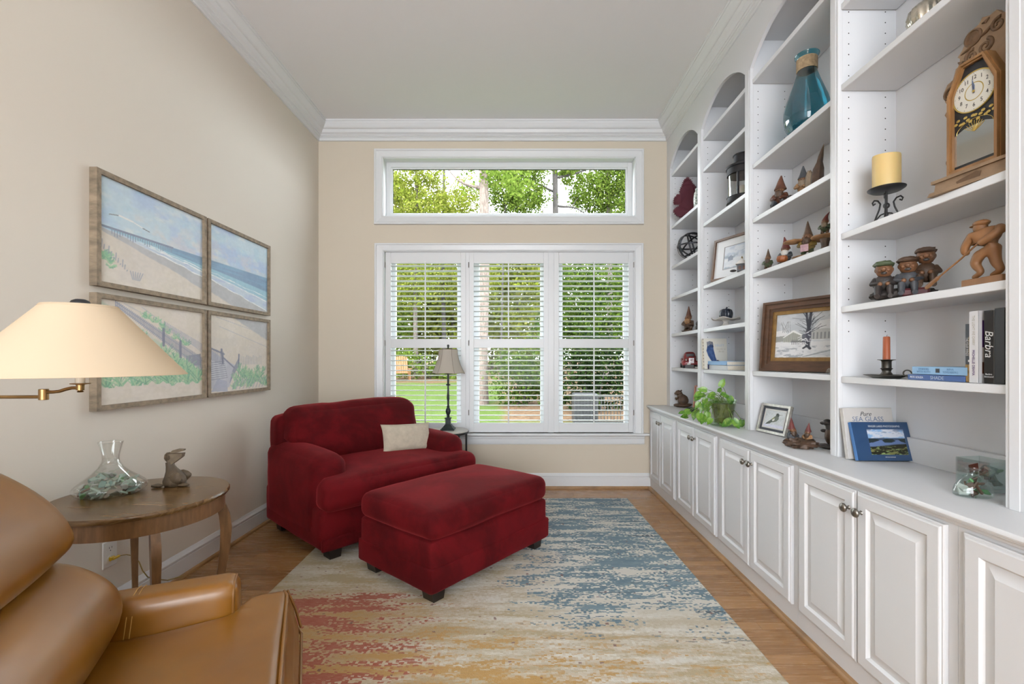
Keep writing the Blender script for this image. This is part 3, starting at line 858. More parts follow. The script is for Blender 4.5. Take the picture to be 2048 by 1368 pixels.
# black metal fence and the condenser box beside it, close outside the right shutter
fx0, fx1, fY = (1150 - CX) / FPX * 11, (1300 - CX) / FPX * 11, 11.0
ft = thing('garden_fence', 'low black picket fence outside the right shutter', 'fence', ((fx0 + fx1) / 2, fY, ground_z(fY)))
wid = (fx1 - fx0) / 2
for i in range(24):
    x = -wid + 2 * wid * i / 23
    MB().box(x - .008, x + .008, -.008, .008, 0, .80).build('picket', M['black'], ft, smooth=0)
for z in (.12, .74): MB().box(-wid, wid, -.015, .015, z, z + .03).build('rail', M['black'], ft, smooth=0)
ac = thing('condenser_unit', 'dark metal box standing in front of the hedge', 'condenser', ((1172 - CX) / FPX * 11.4, 11.4, ground_z(11.4)))
MB().box(-.30, .30, 0, .5, 0, .76, .02).build('housing', M['black'], ac)
for i in range(9): MB().box(-.27, .27, -.012, .0, .08 + i * .072, .105 + i * .072).build('grille_slat', M['iron'], ac, smooth=0)

# ------------------------------------------------------------------ rug
b = MB()
rc = [(-1.245, .80), (1.02, .80), (.945, 3.905), (-1.29, 3.90)]
n = 2
vs = []
for z, ins in ((0.0005, 0), (.009, 0), (.012, .006)):
    for i, (x, y) in enumerate(rc):
        vs.append((x + ins * (1 if i in (0, 3) else -1), y + ins * (1 if i < 2 else -1), z))
fs = [(3, 2, 1, 0), (8, 9, 10, 11)]
for k in range(2):
    for i in range(4):
        j = (i + 1) % 4; fs.append((4 * k + i, 4 * k + j, 4 * k + 4 + j, 4 * k + 4 + i))
b.add(vs, fs)
tag(b.build('area_rug', M['rug'], smooth=20), 'distressed area rug in ivory, gold, rust and slate blue', 'rug')
RZ = .012

# ------------------------------------------------------------------ red armchair and ottoman
V = M['velvet']
ch = thing('armchair', 'wide deep red velvet armchair in the window corner', 'armchair', (-1.060, 3.350, 0), R(48.1))
W2, D2 = .585, .44
for sx in (-1, 1):
    for yy in (-.36, .36):
        b = MB(); zz = RZ if yy < 0 else 0.0
        b.prism([(-.045, .085), (.045, .085), (.034, zz + .0005), (-.034, zz + .0005)], lambda a, c_, d: (sx * (W2 - .10) + a, yy + d, c_), -.04, .04); b.build('foot', M['espresso'], ch, smooth=0)
b = MB(); b.soft((0, .0, .205), (2 * W2, 2 * D2 - .02, .25), .025, (.006, .006, 0), 12, .003, 5, 1); b.build('base', V, ch, smooth=60)
b = MB(); b.soft((0, -D2 + .012, .115), (2 * W2 - .006, .03, .075), .012, (0, .002, 0), 8); b.build('front_band', V, ch, smooth=60)
for sx in (-1, 1):
    b = MB()
    def tp(p, sx=sx):
        # slightly lower and rounder towards the front
        f = max(0, -p.y / .44)
        return (p.x, p.y, p.z - .012 * f * f * (p.z > 0))
    b.soft((sx * (W2 - .105), .035, .36), (.215, .80, .52), .075, (.012, .008, .018), 14, .004, 5, 3 + sx, tp)
    b.build('arm', V, ch, smooth=60)
b = MB(); b.soft((0, .36, .50), (2 * W2 - .05, .19, .62), .06, (0, .02, .012), 14, .005, 4, 5); b.build('back_frame', V, ch, smooth=60)
# T-shaped seat cushion
b = MB()
def tcush(p):
    x, y, z = p
    if y > -.26 and abs(x) > .37: x = math.copysign(.37 + (abs(x) - .37) * max(0.02, 1 - (y + .26) / .055) if y < -.205 else .372, x)
    return (x, y, z)
b.soft((0, -.10, .405), (2 * W2 + .02, .80, .185), .065, (.0, .02, .028), 30, .006, 3.2, 8, lambda p: tcush((p.x, p.y, p.z)))
b.build('seat_cushion', V, ch, smooth=70)
b = MB()
def lean(p):
    return (p.x * (1 - .05 * (p.z < 0)), p.y + .20 * (p.z + .2), p.z + .012 * p.x * (p.z > 0))
b.soft((0, .205, .655), (1.02, .23, .43), .085, (.012, .045, .016), 26, .011, 4.6, 12, lean); b.build('back_cushion', V, ch, smooth=70)
# lumbar pillow, a thing of its own
pl = MB()
def pil(p, w=.30, h=.195, th=.11, n=22):
    vs = []; fs = []
    for sg in (1, -1):
        for i in range(n + 1):
            for j in range(n + 1):
                u, v = -1 + 2 * i / n, -1 + 2 * j / n
                k = (max(0, 1 - u ** 4) * max(0, 1 - v ** 4)) ** .55
                pin = 1 - .07 * (1 - abs(u) ** 3) * abs(v) ** 3; pin2 = 1 - .07 * (1 - abs(v) ** 3) * abs(u) ** 3
                vs.append((u * w / 2 * pin2, sg * th / 2 * k * (1 + .10 * mnoise.noise(Vector((u * 2.5, v * 2.5, sg)))), v * h / 2 * pin))
    m = (n + 1) ** 2
    for q in (0, m):
        for i in range(n):
            for j in range(n):
                a = q + i * (n + 1) + j; fs.append((a, a + 1, a + n + 2, a + n + 1))
    p.add(vs, fs); return p
pil(pl, .40, .225, .12)
px_, py_, pz_ = -.845, 3.497, .600
pw_ = pl.build('lumbar_pillow', M['linen'], None, (px_, py_, pz_), (R(-20), R(2), R(36)), smooth=70)
tag(pw_, 'beige linen lumbar pillow on the red armchair', 'pillow')

ot = thing('ottoman', 'deep red velvet ottoman in front of the armchair', 'ottoman', (-.3475, 2.736, RZ), R(50.5))
for sx in (-1, 1):
    for sy in (-1, 1):
        b = MB(); b.prism([(-.045, .062), (.045, .062), (.032, .0005), (-.032, .0005)], lambda a, c_, d: (sx * .405 + a, sy * .245 + d, c_), -.04, .04); b.build('foot', M['espresso'], ot, smooth=0)
b = MB(); b.soft((0, 0, .185), (.945, .625, .245), .028, (.006, .006, 0), 12, .003, 5, 21); b.build('base', V, ot, smooth=60)
b = MB(); b.soft((0, 0, .122), (.962, .642, .125), .014, (.003, .003, 0), 10, .002, 6, 22); b.build('bottom_band', V, ot, smooth=60)
b = MB(); b.soft((0, 0, .372), (.96, .64, .145), .055, (.006, .008, .026), 22, .005, 3.5, 23); b.build('top_cushion', V, ot, smooth=70)

# ------------------------------------------------------------------ small round table with table lamp by the window
M['marble'] = mat('pale_stone', (.62, .60, .57), .35, var=.08, vs=9)
M['bronze'] = mat('verdigris_bronze', (.018, .026, .026), .45, .4, var=.4, vs=30)
st = thing('side_table', 'small round stone-topped table with thin black legs behind the armchair', 'side table', (-.612, 4.045, 0))
TZ = .575
b = MB(); b.lathe([(.170, TZ - .016), (.176, TZ - .012), (.176, TZ - .003), (.172, TZ), (0, TZ)], 48); b.build('table_top', M['marble'], st)
b = MB(); b.lathe([(.178, TZ - .030), (.182, TZ - .028), (.182, TZ - .012), (.1765, TZ - .012), (.1765, TZ - .030)], 48, caps=False); b.build('rim', M['black'], st)
for a in (-48, 20, 130, 215):
    MB().box(.165 * math.cos(R(a)) - .008, .165 * math.cos(R(a)) + .008, .165 * math.sin(R(a)) - .008, .165 * math.sin(R(a)) + .008, .0005, TZ - .028, .001).build('leg', M['black'], st, smooth=0)
MB().lathe([(.150, .10), (.165, .10), (.165, .112), (.150, .112)], 40, caps=False).build('stretcher_ring', M['black'], st)
tl = thing('table_lamp', 'slim bronze buffet lamp with bell shade on the small round table', 'lamp', (-.612, 4.045, TZ))
b = MB(); b.box(-.060, .060, -.060, .060, .0005, .014, .002); b.box(-.050, .050, -.050, .050, .014, .024, .002)
b.add([(x * w, y * w, z) for (w, z) in ((.045, .024), (.024, .052)) for x, y in ((-1, -1), (1, -1), (1, 1), (-1, 1))], [(0, 1, 5, 4), (1, 2, 6, 5), (2, 3, 7, 6), (3, 0, 4, 7), (4, 5, 6, 7), (3, 2, 1, 0)])
b.box(-.022, .022, -.022, .022, .052, .098, .002); b.box(-.028, .028, -.028, .028, .098, .110, .003); b.build('base', M['bronze'], tl, smooth=20)
b = MB(); b.lathe([(.016, .110), (.012, .118), (.016, .124), (.012, .130), (.020, .150), (.024, .165), (.020, .185), (.011, .200), (.014, .206), (.009, .215), (.009, .26), (.013, .28), (.010, .32), (.008, .345), (.008, .392), (.020, .398), (.021, .404), (.009, .410), (.009, .52)], 20)
b.build('column', M['bronze'], tl, smooth=40)
b = MB(); prof = [(.148, .500), (.128, .535), (.110, .575), (.096, .620), (.086, .665), (.082, .715)]
for k in range(2):
    vs = []
nn = 32; vs = []; fs = []
for r_, z in prof:
    for i in range(nn):
        a = 2 * PI * i / nn; f = 1 - .045 * abs(math.sin(a * 3)); vs.append((r_ * f * math.cos(a), r_ * f * math.sin(a), z + (.006 * abs(math.sin(a * 3)) if z == .5 else 0)))
for k in range(len(prof) - 1):
    for i in range(nn): j = (i + 1) % nn; fs.append((k * nn + i, k * nn + j, (k + 1) * nn + j, (k + 1) * nn + i))
b.add(vs, fs)
tS = NT('cream_shade'); tS.set(**{'Base Color': (.55, .50, .44), 'Roughness': .85, 'Transmission Weight': 0.0})
df = tS.n('ShaderNodeBsdfDiffuse'); df.inputs[0].default_value = (.60, .55, .49, 1); tr = tS.n('ShaderNodeBsdfTranslucent'); tr.inputs[0].default_value = (.60, .53, .45, 1)
mx = tS.n('ShaderNodeMixShader'); mx.inputs[0].default_value = .38; tS.L.new(df.outputs[0], mx.inputs[1]); tS.L.new(tr.outputs[0], mx.inputs[2]); tS.L.new(mx.outputs[0], tS.out.inputs[0])
M['shade'] = tS.m
sh = b.build('lamp_shade', M['shade'], tl, smooth=60)
M['trim_brown'] = mat('shade_trim', (.16, .11, .075), .8)
b = MB(); 
for (r_, z) in ((.1475, .5005), (.0815, .715)): b.tube([(r_ * (1 - .045 * abs(math.sin(a * 3 * PI / 24))) * math.cos(a * PI / 24), r_ * (1 - .045 * abs(math.sin(a * 3 * PI / 24))) * math.sin(a * PI / 24), z + (.006 * abs(math.sin(a * PI / 8)) if z < .6 else 0)) for a in range(48)], .002, 6, True)
for i in range(6):
    a = PI / 3 * i
    b.tube([(r_ * 1.003 * math.cos(a), r_ * 1.003 * math.sin(a), z) for r_, z in prof], .0013, 5)
b.build('piping', M['trim_brown'], sh, smooth=60)
b = MB(); b.lathe([(.004, .52), (.003, .72), (.009, .726), (.006, .735), (.010, .742), (.010, .752), (.004, .758)], 14); b.build('finial', M['bronze'], tl)

# ------------------------------------------------------------------ walnut table by the left wall
TT = .65
wt = thing('end_table', 'round walnut end table with curved legs against the left wall', 'end table', (-1.52, 1.845, 0))
b = MB(); b.lathe([(.285, TT - .022), (.296, TT - .020), (.302, TT - .012), (.302, TT - .006), (.298, TT), (0, TT)], 72); b.build('table_top', M['walnut'], wt, smooth=40)
b = MB(); b.lathe([(.270, TT - .085), (.284, TT - .083), (.284, TT - .022), (.27, TT - .022)], 72); b.build('apron', M['walnut_leg'], wt, smooth=40)
for a in (33, -43, 135, 222):
    b = MB(); ca, sa = math.cos(R(a)), math.sin(R(a)); vs = []; fs = []
    prof = [(.268, TT - .083, .020, .022), (.281, TT - .13, .021, .026), (.287, TT - .19, .020, .027), (.283, TT - .27, .018, .024), (.272, TT - .36, .016, .020), (.258, TT - .46, .014, .017), (.252, TT - .54, .013, .015), (.256, TT - .60, .013, .015), (.266, .0005, .015, .018)]
    for (rr, z, w, th) in prof:
        for (p_, q_) in ((-1, -1), (1, -1), (1, 1), (-1, 1)):
            r2 = rr + p_ * th * .8; tt = q_ * w * .72
            vs.append((r2 * ca - tt * sa, r2 * sa + tt * ca, z))
    for k in range(len(prof) - 1):
        for i in range(4): j = (i + 1) % 4; fs.append((4 * k + i, 4 * k + j, 4 * k + 4 + j, 4 * k + 4 + i))
    fs += [(0, 1, 2, 3), (35, 34, 33, 32)]
    b.add(vs, fs); b.build('leg', M['walnut_leg'], wt, smooth=40)
# decanter with sea glass
def sea_mat(name, col):
    t = NT(name); t.set(**{'Base Color': col, 'Roughness': .55, 'Transmission Weight': .25, 'Specular IOR Level': .4}); return t.m
SG = [sea_mat('sea_glass_aqua', (.42, .58, .50)), sea_mat('sea_glass_white', (.62, .66, .62)), sea_mat('sea_glass_green', (.10, .32, .10)), sea_mat('sea_glass_brown', (.10, .045, .02)), sea_mat('sea_glass_teal', (.20, .36, .33)), sea_mat('sea_glass_sage', (.33, .42, .33))]
SGN = ['pale_aqua', 'frosted_white', 'bottle_green', 'brown', 'teal', 'sage']
def shard(size, seed):
    rr = random.Random(seed); n = rr.randint(4, 6); b = MB()
    poly = []
    for i in range(n):
        a = 2 * PI * i / n + rr.uniform(-.35, .35); r_ = size * rr.uniform(.6, 1.15); poly.append((r_ * math.cos(a), r_ * math.sin(a) * .72))
    th = size * .16; m = n
    vs = [(x * .86, y * .86, -th) for x, y in poly] + [(x, y, 0) for x, y in poly] + [(x * .86, y * .86, th) for x, y in poly]
    fs = [tuple(range(m - 1, -1, -1)), tuple(range(2 * m, 3 * m))]
    for k in range(2):
        for i in range(m): j = (i + 1) % m; fs.append((k * m + i, k * m + j, (k + 1) * m + j, (k + 1) * m + i))
    b.add(vs, fs); return b
def sea_glass(where, n, size, place, weights, group):
    """loose pieces of sea glass, each its own thing; place(i, rnd) -> position"""
    protos = {}
    rr = random.Random(len(where) * 13)
    for i in range(n):
        k = rr.choices(range(6), weights)[0]; v = rr.randint(0, 2)
        loc = place(i, rr); rot = (rr.uniform(-1.0, 1.0), rr.uniform(-1.0, 1.0), rr.uniform(0, 6.28))
        if (k, v) not in protos:
            o = shard(size * (1 + .18 * v), k * 3 + v + len(where)).build('glass_pebble', SG[k], None, loc, rot, smooth=40); protos[(k, v)] = o
        else:
            o = share(protos[(k, v)], 'glass_pebble', None, loc, rot=rot)
        tag(o, SGN[k].replace('_', ' ') + ' piece of sea glass in the ' + where, 'sea glass', group + ', ' + SGN[k].replace('_', ' '))
DC = (-1.668, 1.868, TT)
dec = thing('decanter', 'wide-bottomed clear glass decanter half filled with sea glass', 'decanter', DC)
outer = [(.085, .001), (.105, .006), (.118, .018), (.121, .030), (.112, .043), (.090, .062), (.062, .085), (.041, .108), (.030, .130), (.0275, .145), (.029, .160), (.034, .185), (.041, .212)]
inner = [(r_ - .0022, z + .003 if i < 3 else z) for i, (r_, z) in enumerate(outer)]
b = MB(); b.lathe(outer, 48, caps=False); b.lathe([(0, .001), (.085, .001)], 48, caps=False); b.build('bowl', M['jar'], dec, smooth=60)
b = MB(); b.lathe([(.0395, .2105), (.041, .213), (.0425, .2105)], 48, caps=False); b.build('rim', M['jar'], dec, smooth=60)
def decpl(i, rr):
    z = rr.uniform(.010, .075); rmax = np.interp(z, [.0, .02, .03, .045, .06, .08], [.085, .102, .103, .092, .072, .045])
    a = rr.uniform(0, 6.28); q = rmax * math.sqrt(rr.uniform(.25, 1)) * .95
    return (DC[0] + q * math.cos(a), DC[1] + q * math.sin(a), DC[2] + z)
sea_glass('wide decanter', 95, .017, decpl, (5, 2.5, 1.1, 1.6, 1.5, 3), 'sea glass in the decanter')
# carved pelican
M['carved'] = mat('weathered_carving', (.085, .06, .035), .6, var=.45, vs=25, bump=.7, bs=45, bd=.006, stretch=(1, 1, .35))
M['carved_light'] = mat('weathered_carving_light', (.16, .125, .085), .6, var=.3, vs=25, bump=.4, bs=45, bd=.004)
pel = thing('bird_figurine', 'carved brown bird figurine with open beak on the walnut table', 'figurine', (-1.497, 1.985, TT), R(8))
b = MB(); b.tube([(.004, 0, .002), (.004, 0, .014), (.002, 0, .030), (-.002, 0, .050), (-.009, 0, .070), (-.014, 0, .086), (-.017, 0, .104)], [.036, .043, .042, .033, .022, .0165, .015], 22); b.build('body', M['carved'], pel, smooth=60)
b = MB(); b.ell((-.019, 0, .124), (.0185, .016, .022), 16, 12, .12); b.ell((-.024, -.014, .136), .0042, 8, 6); b.build('head', M['carved'], pel, smooth=60)
b = MB(); b.prism([(-.014, .142), (-.002, .1545), (.018, .160), (.044, .158), (.042, .152), (.022, .146), (.0, .1425)], lambda a, c_, d: (a, d, c_), -.0085, .0085); b.build('upper_beak', M['carved_light'], pel, smooth=30)
b = MB(); b.prism([(-.020, .137), (-.004, .1405), (.040, .1415), (.036, .125), (.0145, .1085), (-.005, .094), (-.019, .101)], lambda a, c_, d: (a, d, c_), -.0125, .0125); b.build('lower_beak', M['carved_light'], pel, smooth=30)
for (x, y) in ((-.052, -.022), (.050, -.022)):
    b = MB(); b.ell((x, y, .0075), (.025, .013, .0072), 12, 8, .25, 5); b.build('foot', M['carved'], pel, smooth=60)
for sy in (-1, 1):
    b = MB(); b.ell((.022, sy * .030, .036), (.030, .012, .024), 14, 10, .3, 5, sy); b.build('wing', M['carved'], pel, smooth=60)

# outlet with yellow plug
oy, oz = at_x(218, XL), .318
ou = thing('wall_outlet', 'white double outlet on the left wall behind the walnut table', 'outlet', (XL, oy, oz))
MB().box(.0, .006, -.0375, .0375, -.060, .060, .003).build('cover_plate', M['plate_white'], ou)
M['slot'] = M['hole']
for zz in (.0225, -.0225):
    b = MB(); b.M = Matrix.Translation((.006, 0, zz)) @ Matrix.Rotation(PI / 2, 4, 'Y'); b.lathe([(.0165, 0), (.0165, .0012), (.0, .0012)], 24); r_ = b.build('receptacle', M['plate_white'], ou)
    b = MB(); b.box(.0072, .0076, -.0075, -.0055, zz + .001, zz + .009); b.box(.0072, .0076, .0055, .0075, zz + .001, zz + .009); b.box(.0072, .0076, -.002, .002, zz - .010, zz - .006); b.build('slots', M['slot'], ou, smooth=0)
M['yellow'] = mat('yellow_plug', (.55, .36, .02), .35)
M['cord'] = mat('clear_gold_cord', (.30, .22, .06), .4)
cd = thing('power_cable', 'thin yellow power cord plugged into the outlet', 'cord', (XL + .0075, oy, oz - .0225))
b = MB(); b.box(.0005, .010, -.012, .014, -.009, .009, .003); b.box(.010, .020, -.008, .030, -.006, .006, .003); b.build('plug', M['yellow'], cd)
pts = [(.014, .028, 0), (.02, .06, -.008), (.025, .095, -.03), (.03, .120, -.07), (.03, .14, -.12), (.03, .17, -.165), (.03, .22, -.20), (.03, .30, -.245), (.03, .40, -.27)]
sm = []
for i in range(len(pts) - 1):
    for k in range(4): sm.append(tuple(Vector(pts[i]).lerp(Vector(pts[i + 1]), k / 4)))
sm.append(pts[-1])
MB().tube(sm, .0026, 6).build('cord', M['cord'], cd, smooth=60)
pb = thing('power_adapter', 'small dark adapter box on the floor behind the recliner arm', 'adapter', (-1.72, 1.93, 0), R(35))
MB().box(-.05, .05, -.035, .035, .0005, .05, .006).build('housing', M['iron'], pb)
MB().tube([(.05, 0, .02), (.09, .01, .015), (.14, .04, .006)], .003, 6).build('lead', M['iron'], pb, smooth=60)

# ------------------------------------------------------------------ swing-arm lamp
LX, LY = -1.168, 1.217
sl = thing('swing_arm_lamp', 'brass swing-arm wall lamp with a wide cream cone shade', 'lamp', (XL, LY, 1.08))
lx = LX - XL
M['cone'] = None
tS = NT('cream_paper_shade'); df = tS.n('ShaderNodeBsdfDiffuse'); df.inputs[0].default_value = (.76, .63, .46, 1); tr = tS.n('ShaderNodeBsdfTranslucent'); tr.inputs[0].default_value = (.70, .52, .32, 1)
mx = tS.n('ShaderNodeMixShader'); mx.inputs[0].default_value = .25; tS.L.new(df.outputs[0], mx.inputs[1]); tS.L.new(tr.outputs[0], mx.inputs[2]); tS.L.new(mx.outputs[0], tS.out.inputs[0])
M['cone'] = tS.m
z0 = .078
b = MB(); b.lathe([(.2335, z0), (.0765, z0 + .186)], 72, (lx, 0, 0), caps=False); s2 = b.build('lamp_shade', M['cone'], sl, smooth=60)
b = MB(); b.lathe([(.2335, z0 - .0005), (.2345, z0), (.2295, z0 + .0055), (.2285, z0 + .005)], 72, (lx, 0, 0), caps=False); b.lathe([(.0765, z0 + .1865), (.0775, z0 + .1865), (.0815, z0 + .181), (.0805, z0 + .1805)], 72, (lx, 0, 0), caps=False); b.build('shade_trim', M['cone'], s2, smooth=60)
b = MB(); b.lathe([(.0, z0 + .172), (.012, z0 + .176), (.020, z0 + .184), (.0215, z0 + .192), (.018, z0 + .199), (.010, z0 + .203), (0, z0 + .204)], 24, (lx, 0, 0)); b.build('finial', M['iron'], sl, smooth=60)
b = MB(); 
for a in (20, 140, 260): b.tube([(lx, 0, z0 + .176), (lx + .0775 * math.cos(R(a)), .0775 * math.sin(R(a)), z0 + .178)], .0015, 6)
b.build('shade_spider', M['brass'], sl)
b = MB(); b.lathe([(.0098, z0 - .022), (.0098, z0 + .05)], 20, (lx, 0, 0)); b.build('candle_sleeve', M['lamp_white'], sl)
b = MB(); b.ell((lx, 0, z0 + .085), (.02, .02, .034), 16, 12); b.build('bulb', M['plate_white'], sl, smooth=60)
b = MB(); b.lathe([(.005, z0 - .046), (.0075, z0 - .0445), (.005, z0 - .041), (.0085, z0 - .040), (.0085, z0 - .026), (.011, z0 - .025), (.021, z0 - .0235), (.0215, z0 - .0215), (.011, z0 - .021)], 20, (lx, 0, 0)); b.build('socket_cup', M['brass'], sl, smooth=40)
ex = lx - .098
b = MB(); b.tube([(lx - .006, 0, z0 - .034), (lx - .022, 0, z0 - .034), (lx - .040, 0, z0 - .038), (lx - .055, 0, z0 - .043), (lx - .072, 0, z0 - .045), (ex + .004, 0, z0 - .045)], .0045, 10); b.build('inner_arm', M['brass'], sl, smooth=60)
b = MB(); b.lathe([(.0095, z0 - .066), (.0105, z0 - .065), (.0105, z0 - .038), (.0095, z0 - .037)], 20, (ex, 0, 0)); b.build('elbow_joint', M['brass'], sl, smooth=40)
b = MB(); b.tube([(ex - .006, 0, z0 - .058), (.06, .0, z0 - .060)], .0048, 10); b.build('outer_arm', M['brass'], sl, smooth=60)
b = MB(); b.lathe([(.012, z0 - .09), (.012, z0 - .03)], 20, (.055, 0, 0)); b.box(.0005, .018, -.035, .035, z0 - .17, z0 + .05, .005); b.box(.018, .05, -.008, .008, z0 - .068, z0 - .052); b.build('wall_bracket', M['brass'], sl, smooth=30)

# ------------------------------------------------------------------ leather recliner
Lm = M['leather']
rcn = thing('recliner', 'tan leather recliner with pillowed back in the near left corner', 'recliner', (-.937, .940, 0), R(24.9))
def strip_cushion(b, prof, y0, y1, n=26, endr=.05, wr=.006, seed=0):
    """cushion with the (x, z) outline prof, swept along y and closing in at both ends"""
    m = len(prof); cx = sum(p[0] for p in prof) / m; cz = sum(p[1] for p in prof) / m
    vs = []; fs = []
    for k in range(n + 1):
        f = k / n; y = y0 + (y1 - y0) * (.5 - .5 * math.cos(PI * f))
        e = min(y - y0, y1 - y)
        q = 1.0 if e > endr else math.sqrt(max(0, 1 - (1 - e / endr) ** 2)) * .30 + .70
        bul = 1 + .05 * math.sin(PI * f)
        for (x, z) in prof:
            X = cx + (x - cx) * q * bul; Z = cz + (z - cz) * q * bul
            w = mnoise.noise(Vector((X * 5 + seed, y * 3.2, Z * 5))) + .6 * mnoise.noise(Vector((X * 9 + seed, y * 14, Z * 7))) * max(0, 1 - e / .14)
            vs.append((X + (X - cx) * w * wr * 6, y, Z + (Z - cz) * w * wr * 6))
    for k in range(n):
        for i in range(m): j = (i + 1) % m; fs.append((k * m + i, k * m + j, (k + 1) * m + j, (k + 1) * m + i))
    fs += [tuple(range(m)), tuple(range((n + 1) * m - 1, n * m - 1, -1))]
    b.add(vs, fs)
    return vs[-m:], vs[:m]
def smooth_loop(pts, n=40):
    """closed Catmull-Rom through the points"""
    out = []; m = len(pts); k = max(2, n // m)
    for i in range(m):
        p0, p1, p2, p3 = [Vector(pts[(i + d) % m]) for d in (-1, 0, 1, 2)]
        for j in range(k):
            t_ = j / k
            out.append(tuple(.5 * ((2 * p1) + (-p0 + p2) * t_ + (2 * p0 - 5 * p1 + 4 * p2 - p3) * t_ ** 2 + (-p0 + 3 * p1 - 3 * p2 + p3) * t_ ** 3)))
    return out
def welt(b, loop, r_=.0045):
    b.tube(loop, r_, 7, True)
lower = smooth_loop([(-.035, .440), (.020, .530), (.012, .610), (-.055, .672), (-.135, .700), (-.225, .690), (-.275, .60), (-.23, .46), (-.13, .40)], 45)
b = MB(); far, near = strip_cushion(b, lower, -.30, .285, seed=1); lc = b.build('lower_back_cushion', Lm, rcn, smooth=70)
b = MB(); welt(b, far); b.build('piping', M['welt'], lc, smooth=60)
head = smooth_loop([(-.098, .712), (-.072, .752), (-.105, .828), (-.180, .905), (-.275, .965), (-.375, .975), (-.43, .90), (-.38, .79), (-.26, .705), (-.16, .690)], 50)
b = MB(); far, near = strip_cushion(b, head, -.31, .290, seed=4); hc = b.build('head_cushion', Lm, rcn, smooth=70)
b = MB(); welt(b, far); b.build('piping', M['welt'], hc, smooth=60)
b = MB(); b.lathe([(0, 0), (.008, .0), (.007, .004), (0, .006)], 14); bo = b.build('button', M['welt'], hc, (-.112, .287, .745), (R(-80), 0, 0), smooth=60)
b = MB(); b.soft((-.345, 0, .52), (.16, .78, .86), .06, (.02, 0, .02), 12, .004, 4, 3, lambda p: (p.x - .22 * (p.z + .3), p.y, p.z)); b.build('back_shell', Lm, rcn, smooth=60)
# seat: T cushion with a boxed front
b = MB()
def tseat(p):
    x, y, z = p
    lim = .285
    if x < .30 and abs(y) > lim:
        f = min(1, max(0, (.30 - x) / .05)); y = math.copysign(lim + (abs(y) - lim) * (1 - f), y)
    return (x, y, z)
def sdrop(p):
    z = p.z
    if p.z > 0: z += -.020 * (1 - min(1, abs(p.x - .02) / .38)) + .012
    q = tseat((p.x, p.y, z)); f = max(0, min(1, (p.x - .05) / .30)); return (q[0] + .040 * f * (.5 - p.z / .135), q[1], q[2])
b.soft((.075, 0, .385), (.65, .80, .135), .022, (.008, .004, .020), 34, .004, 5, 6, lambda p: (lambda q: (q[0] - .075, q[1], q[2]))(sdrop(Vector((p.x + .075, p.y, p.z)))))
sc2 = b.build('seat_cushion', Lm, rcn, smooth=60)
b = MB()
for zz in (.4555, .323):
    b.tube([(.401 + (.040 if zz < .4 else .0) - .010 * (abs(y) > .37), y, zz + .008 * math.cos(y / .4 * PI / 2)) for y in [-.395 + .79 * i / 24 for i in range(25)]], .0045, 7)
b.tube([(.440, .398, .326), (.424, .399, .39), (.400, .397, .455)], .0045, 7)
b.build('piping', M['welt'], sc2, smooth=60)
for sy in (-1, 1):
    b = MB()
    b.soft((-.02, sy * .350, .335), (.585, .110, .430), .030, (.006, .010, .004), 16, .003, 6, 9 + sy)
    ar = b.build('arm', Lm, rcn, smooth=60)
    if sy > 0:
        b = MB(); loop = [(.266, sy * .352 + .050 * math.cos(a) * (1.0), .335 + .205 * math.sin(a)) for a in [2 * PI * i / 40 for i in range(40)]]
        rl = []
        for i in range(48):
            a = 2 * PI * i / 48; cx_ = math.copysign(abs(math.cos(a)) ** .45, math.cos(a)); sx_ = math.copysign(abs(math.sin(a)) ** .22, math.sin(a))
            rl.append((.262, .352 + .052 * cx_, .335 + .206 * sx_))
        b.tube(rl, .0045, 7, True); b.build('piping', M['welt'], ar, smooth=60)
        b = MB()
        for dx in (0, .012):
            b.tube([(.005 + dx, .2905, .36), (.013 + dx, .2885, .44), (.020 + dx, .292, .51), (.025 + dx, .318, .551), (.027 + dx, .352, .5585), (.027 + dx, .39, .551)], .0011, 5)
        b.build('stitching', M['stitch'], ar, smooth=60)
b = MB(); b.soft((0, 0, .20), (.62, .60, .30), .03, (0, 0, 0), 8); b.build('frame', Lm, rcn, smooth=60)
b = MB(); b.soft((.36, 0, .20), (.045, .76, .24), .018, (.004, 0, 0), 8); b.build('front_panel', Lm, rcn, smooth=60)
b = MB(); b.lathe([(.25, .0005), (.27, .008), (.27, .03), (.10, .045), (.05, .07)], 40, (0, 0, RZ)); b.build('swivel_base', M['espresso'], rcn)

# ------------------------------------------------------------------ four beach paintings
def lin(c):
    c = np.asarray(c, float); return np.where(c <= .04045, c / 12.92, ((c + .055) / 1.055) ** 2.4)
def vn(x, y, seed=0):
    r0 = np.random.default_rng(seed).random((64, 64))
    xi = np.floor(x).astype(int); yi = np.floor(y).astype(int); fx = x - xi; fy = y - yi
    fx = fx * fx * (3 - 2 * fx); fy = fy * fy * (3 - 2 * fy)
    g = lambda a, b_: r0[a % 64, b_ % 64]
    return (g(xi, yi) * (1 - fx) + g(xi + 1, yi) * fx) * (1 - fy) + (g(xi, yi + 1) * (1 - fx) + g(xi + 1, yi + 1) * fx) * fy
def fbm(x, y, seed=0, o=4):
    s_ = 0; a = .5; tot = 0
    for k in range(o): s_ = s_ + a * vn(x * 2 ** k, y * 2 ** k, seed + k); tot += a; a *= .55
    return s_ / tot
def sst(a, b_, x):
    t_ = np.clip((x - a) / (b_ - a), 0, 1); return t_ * t_ * (3 - 2 * t_)
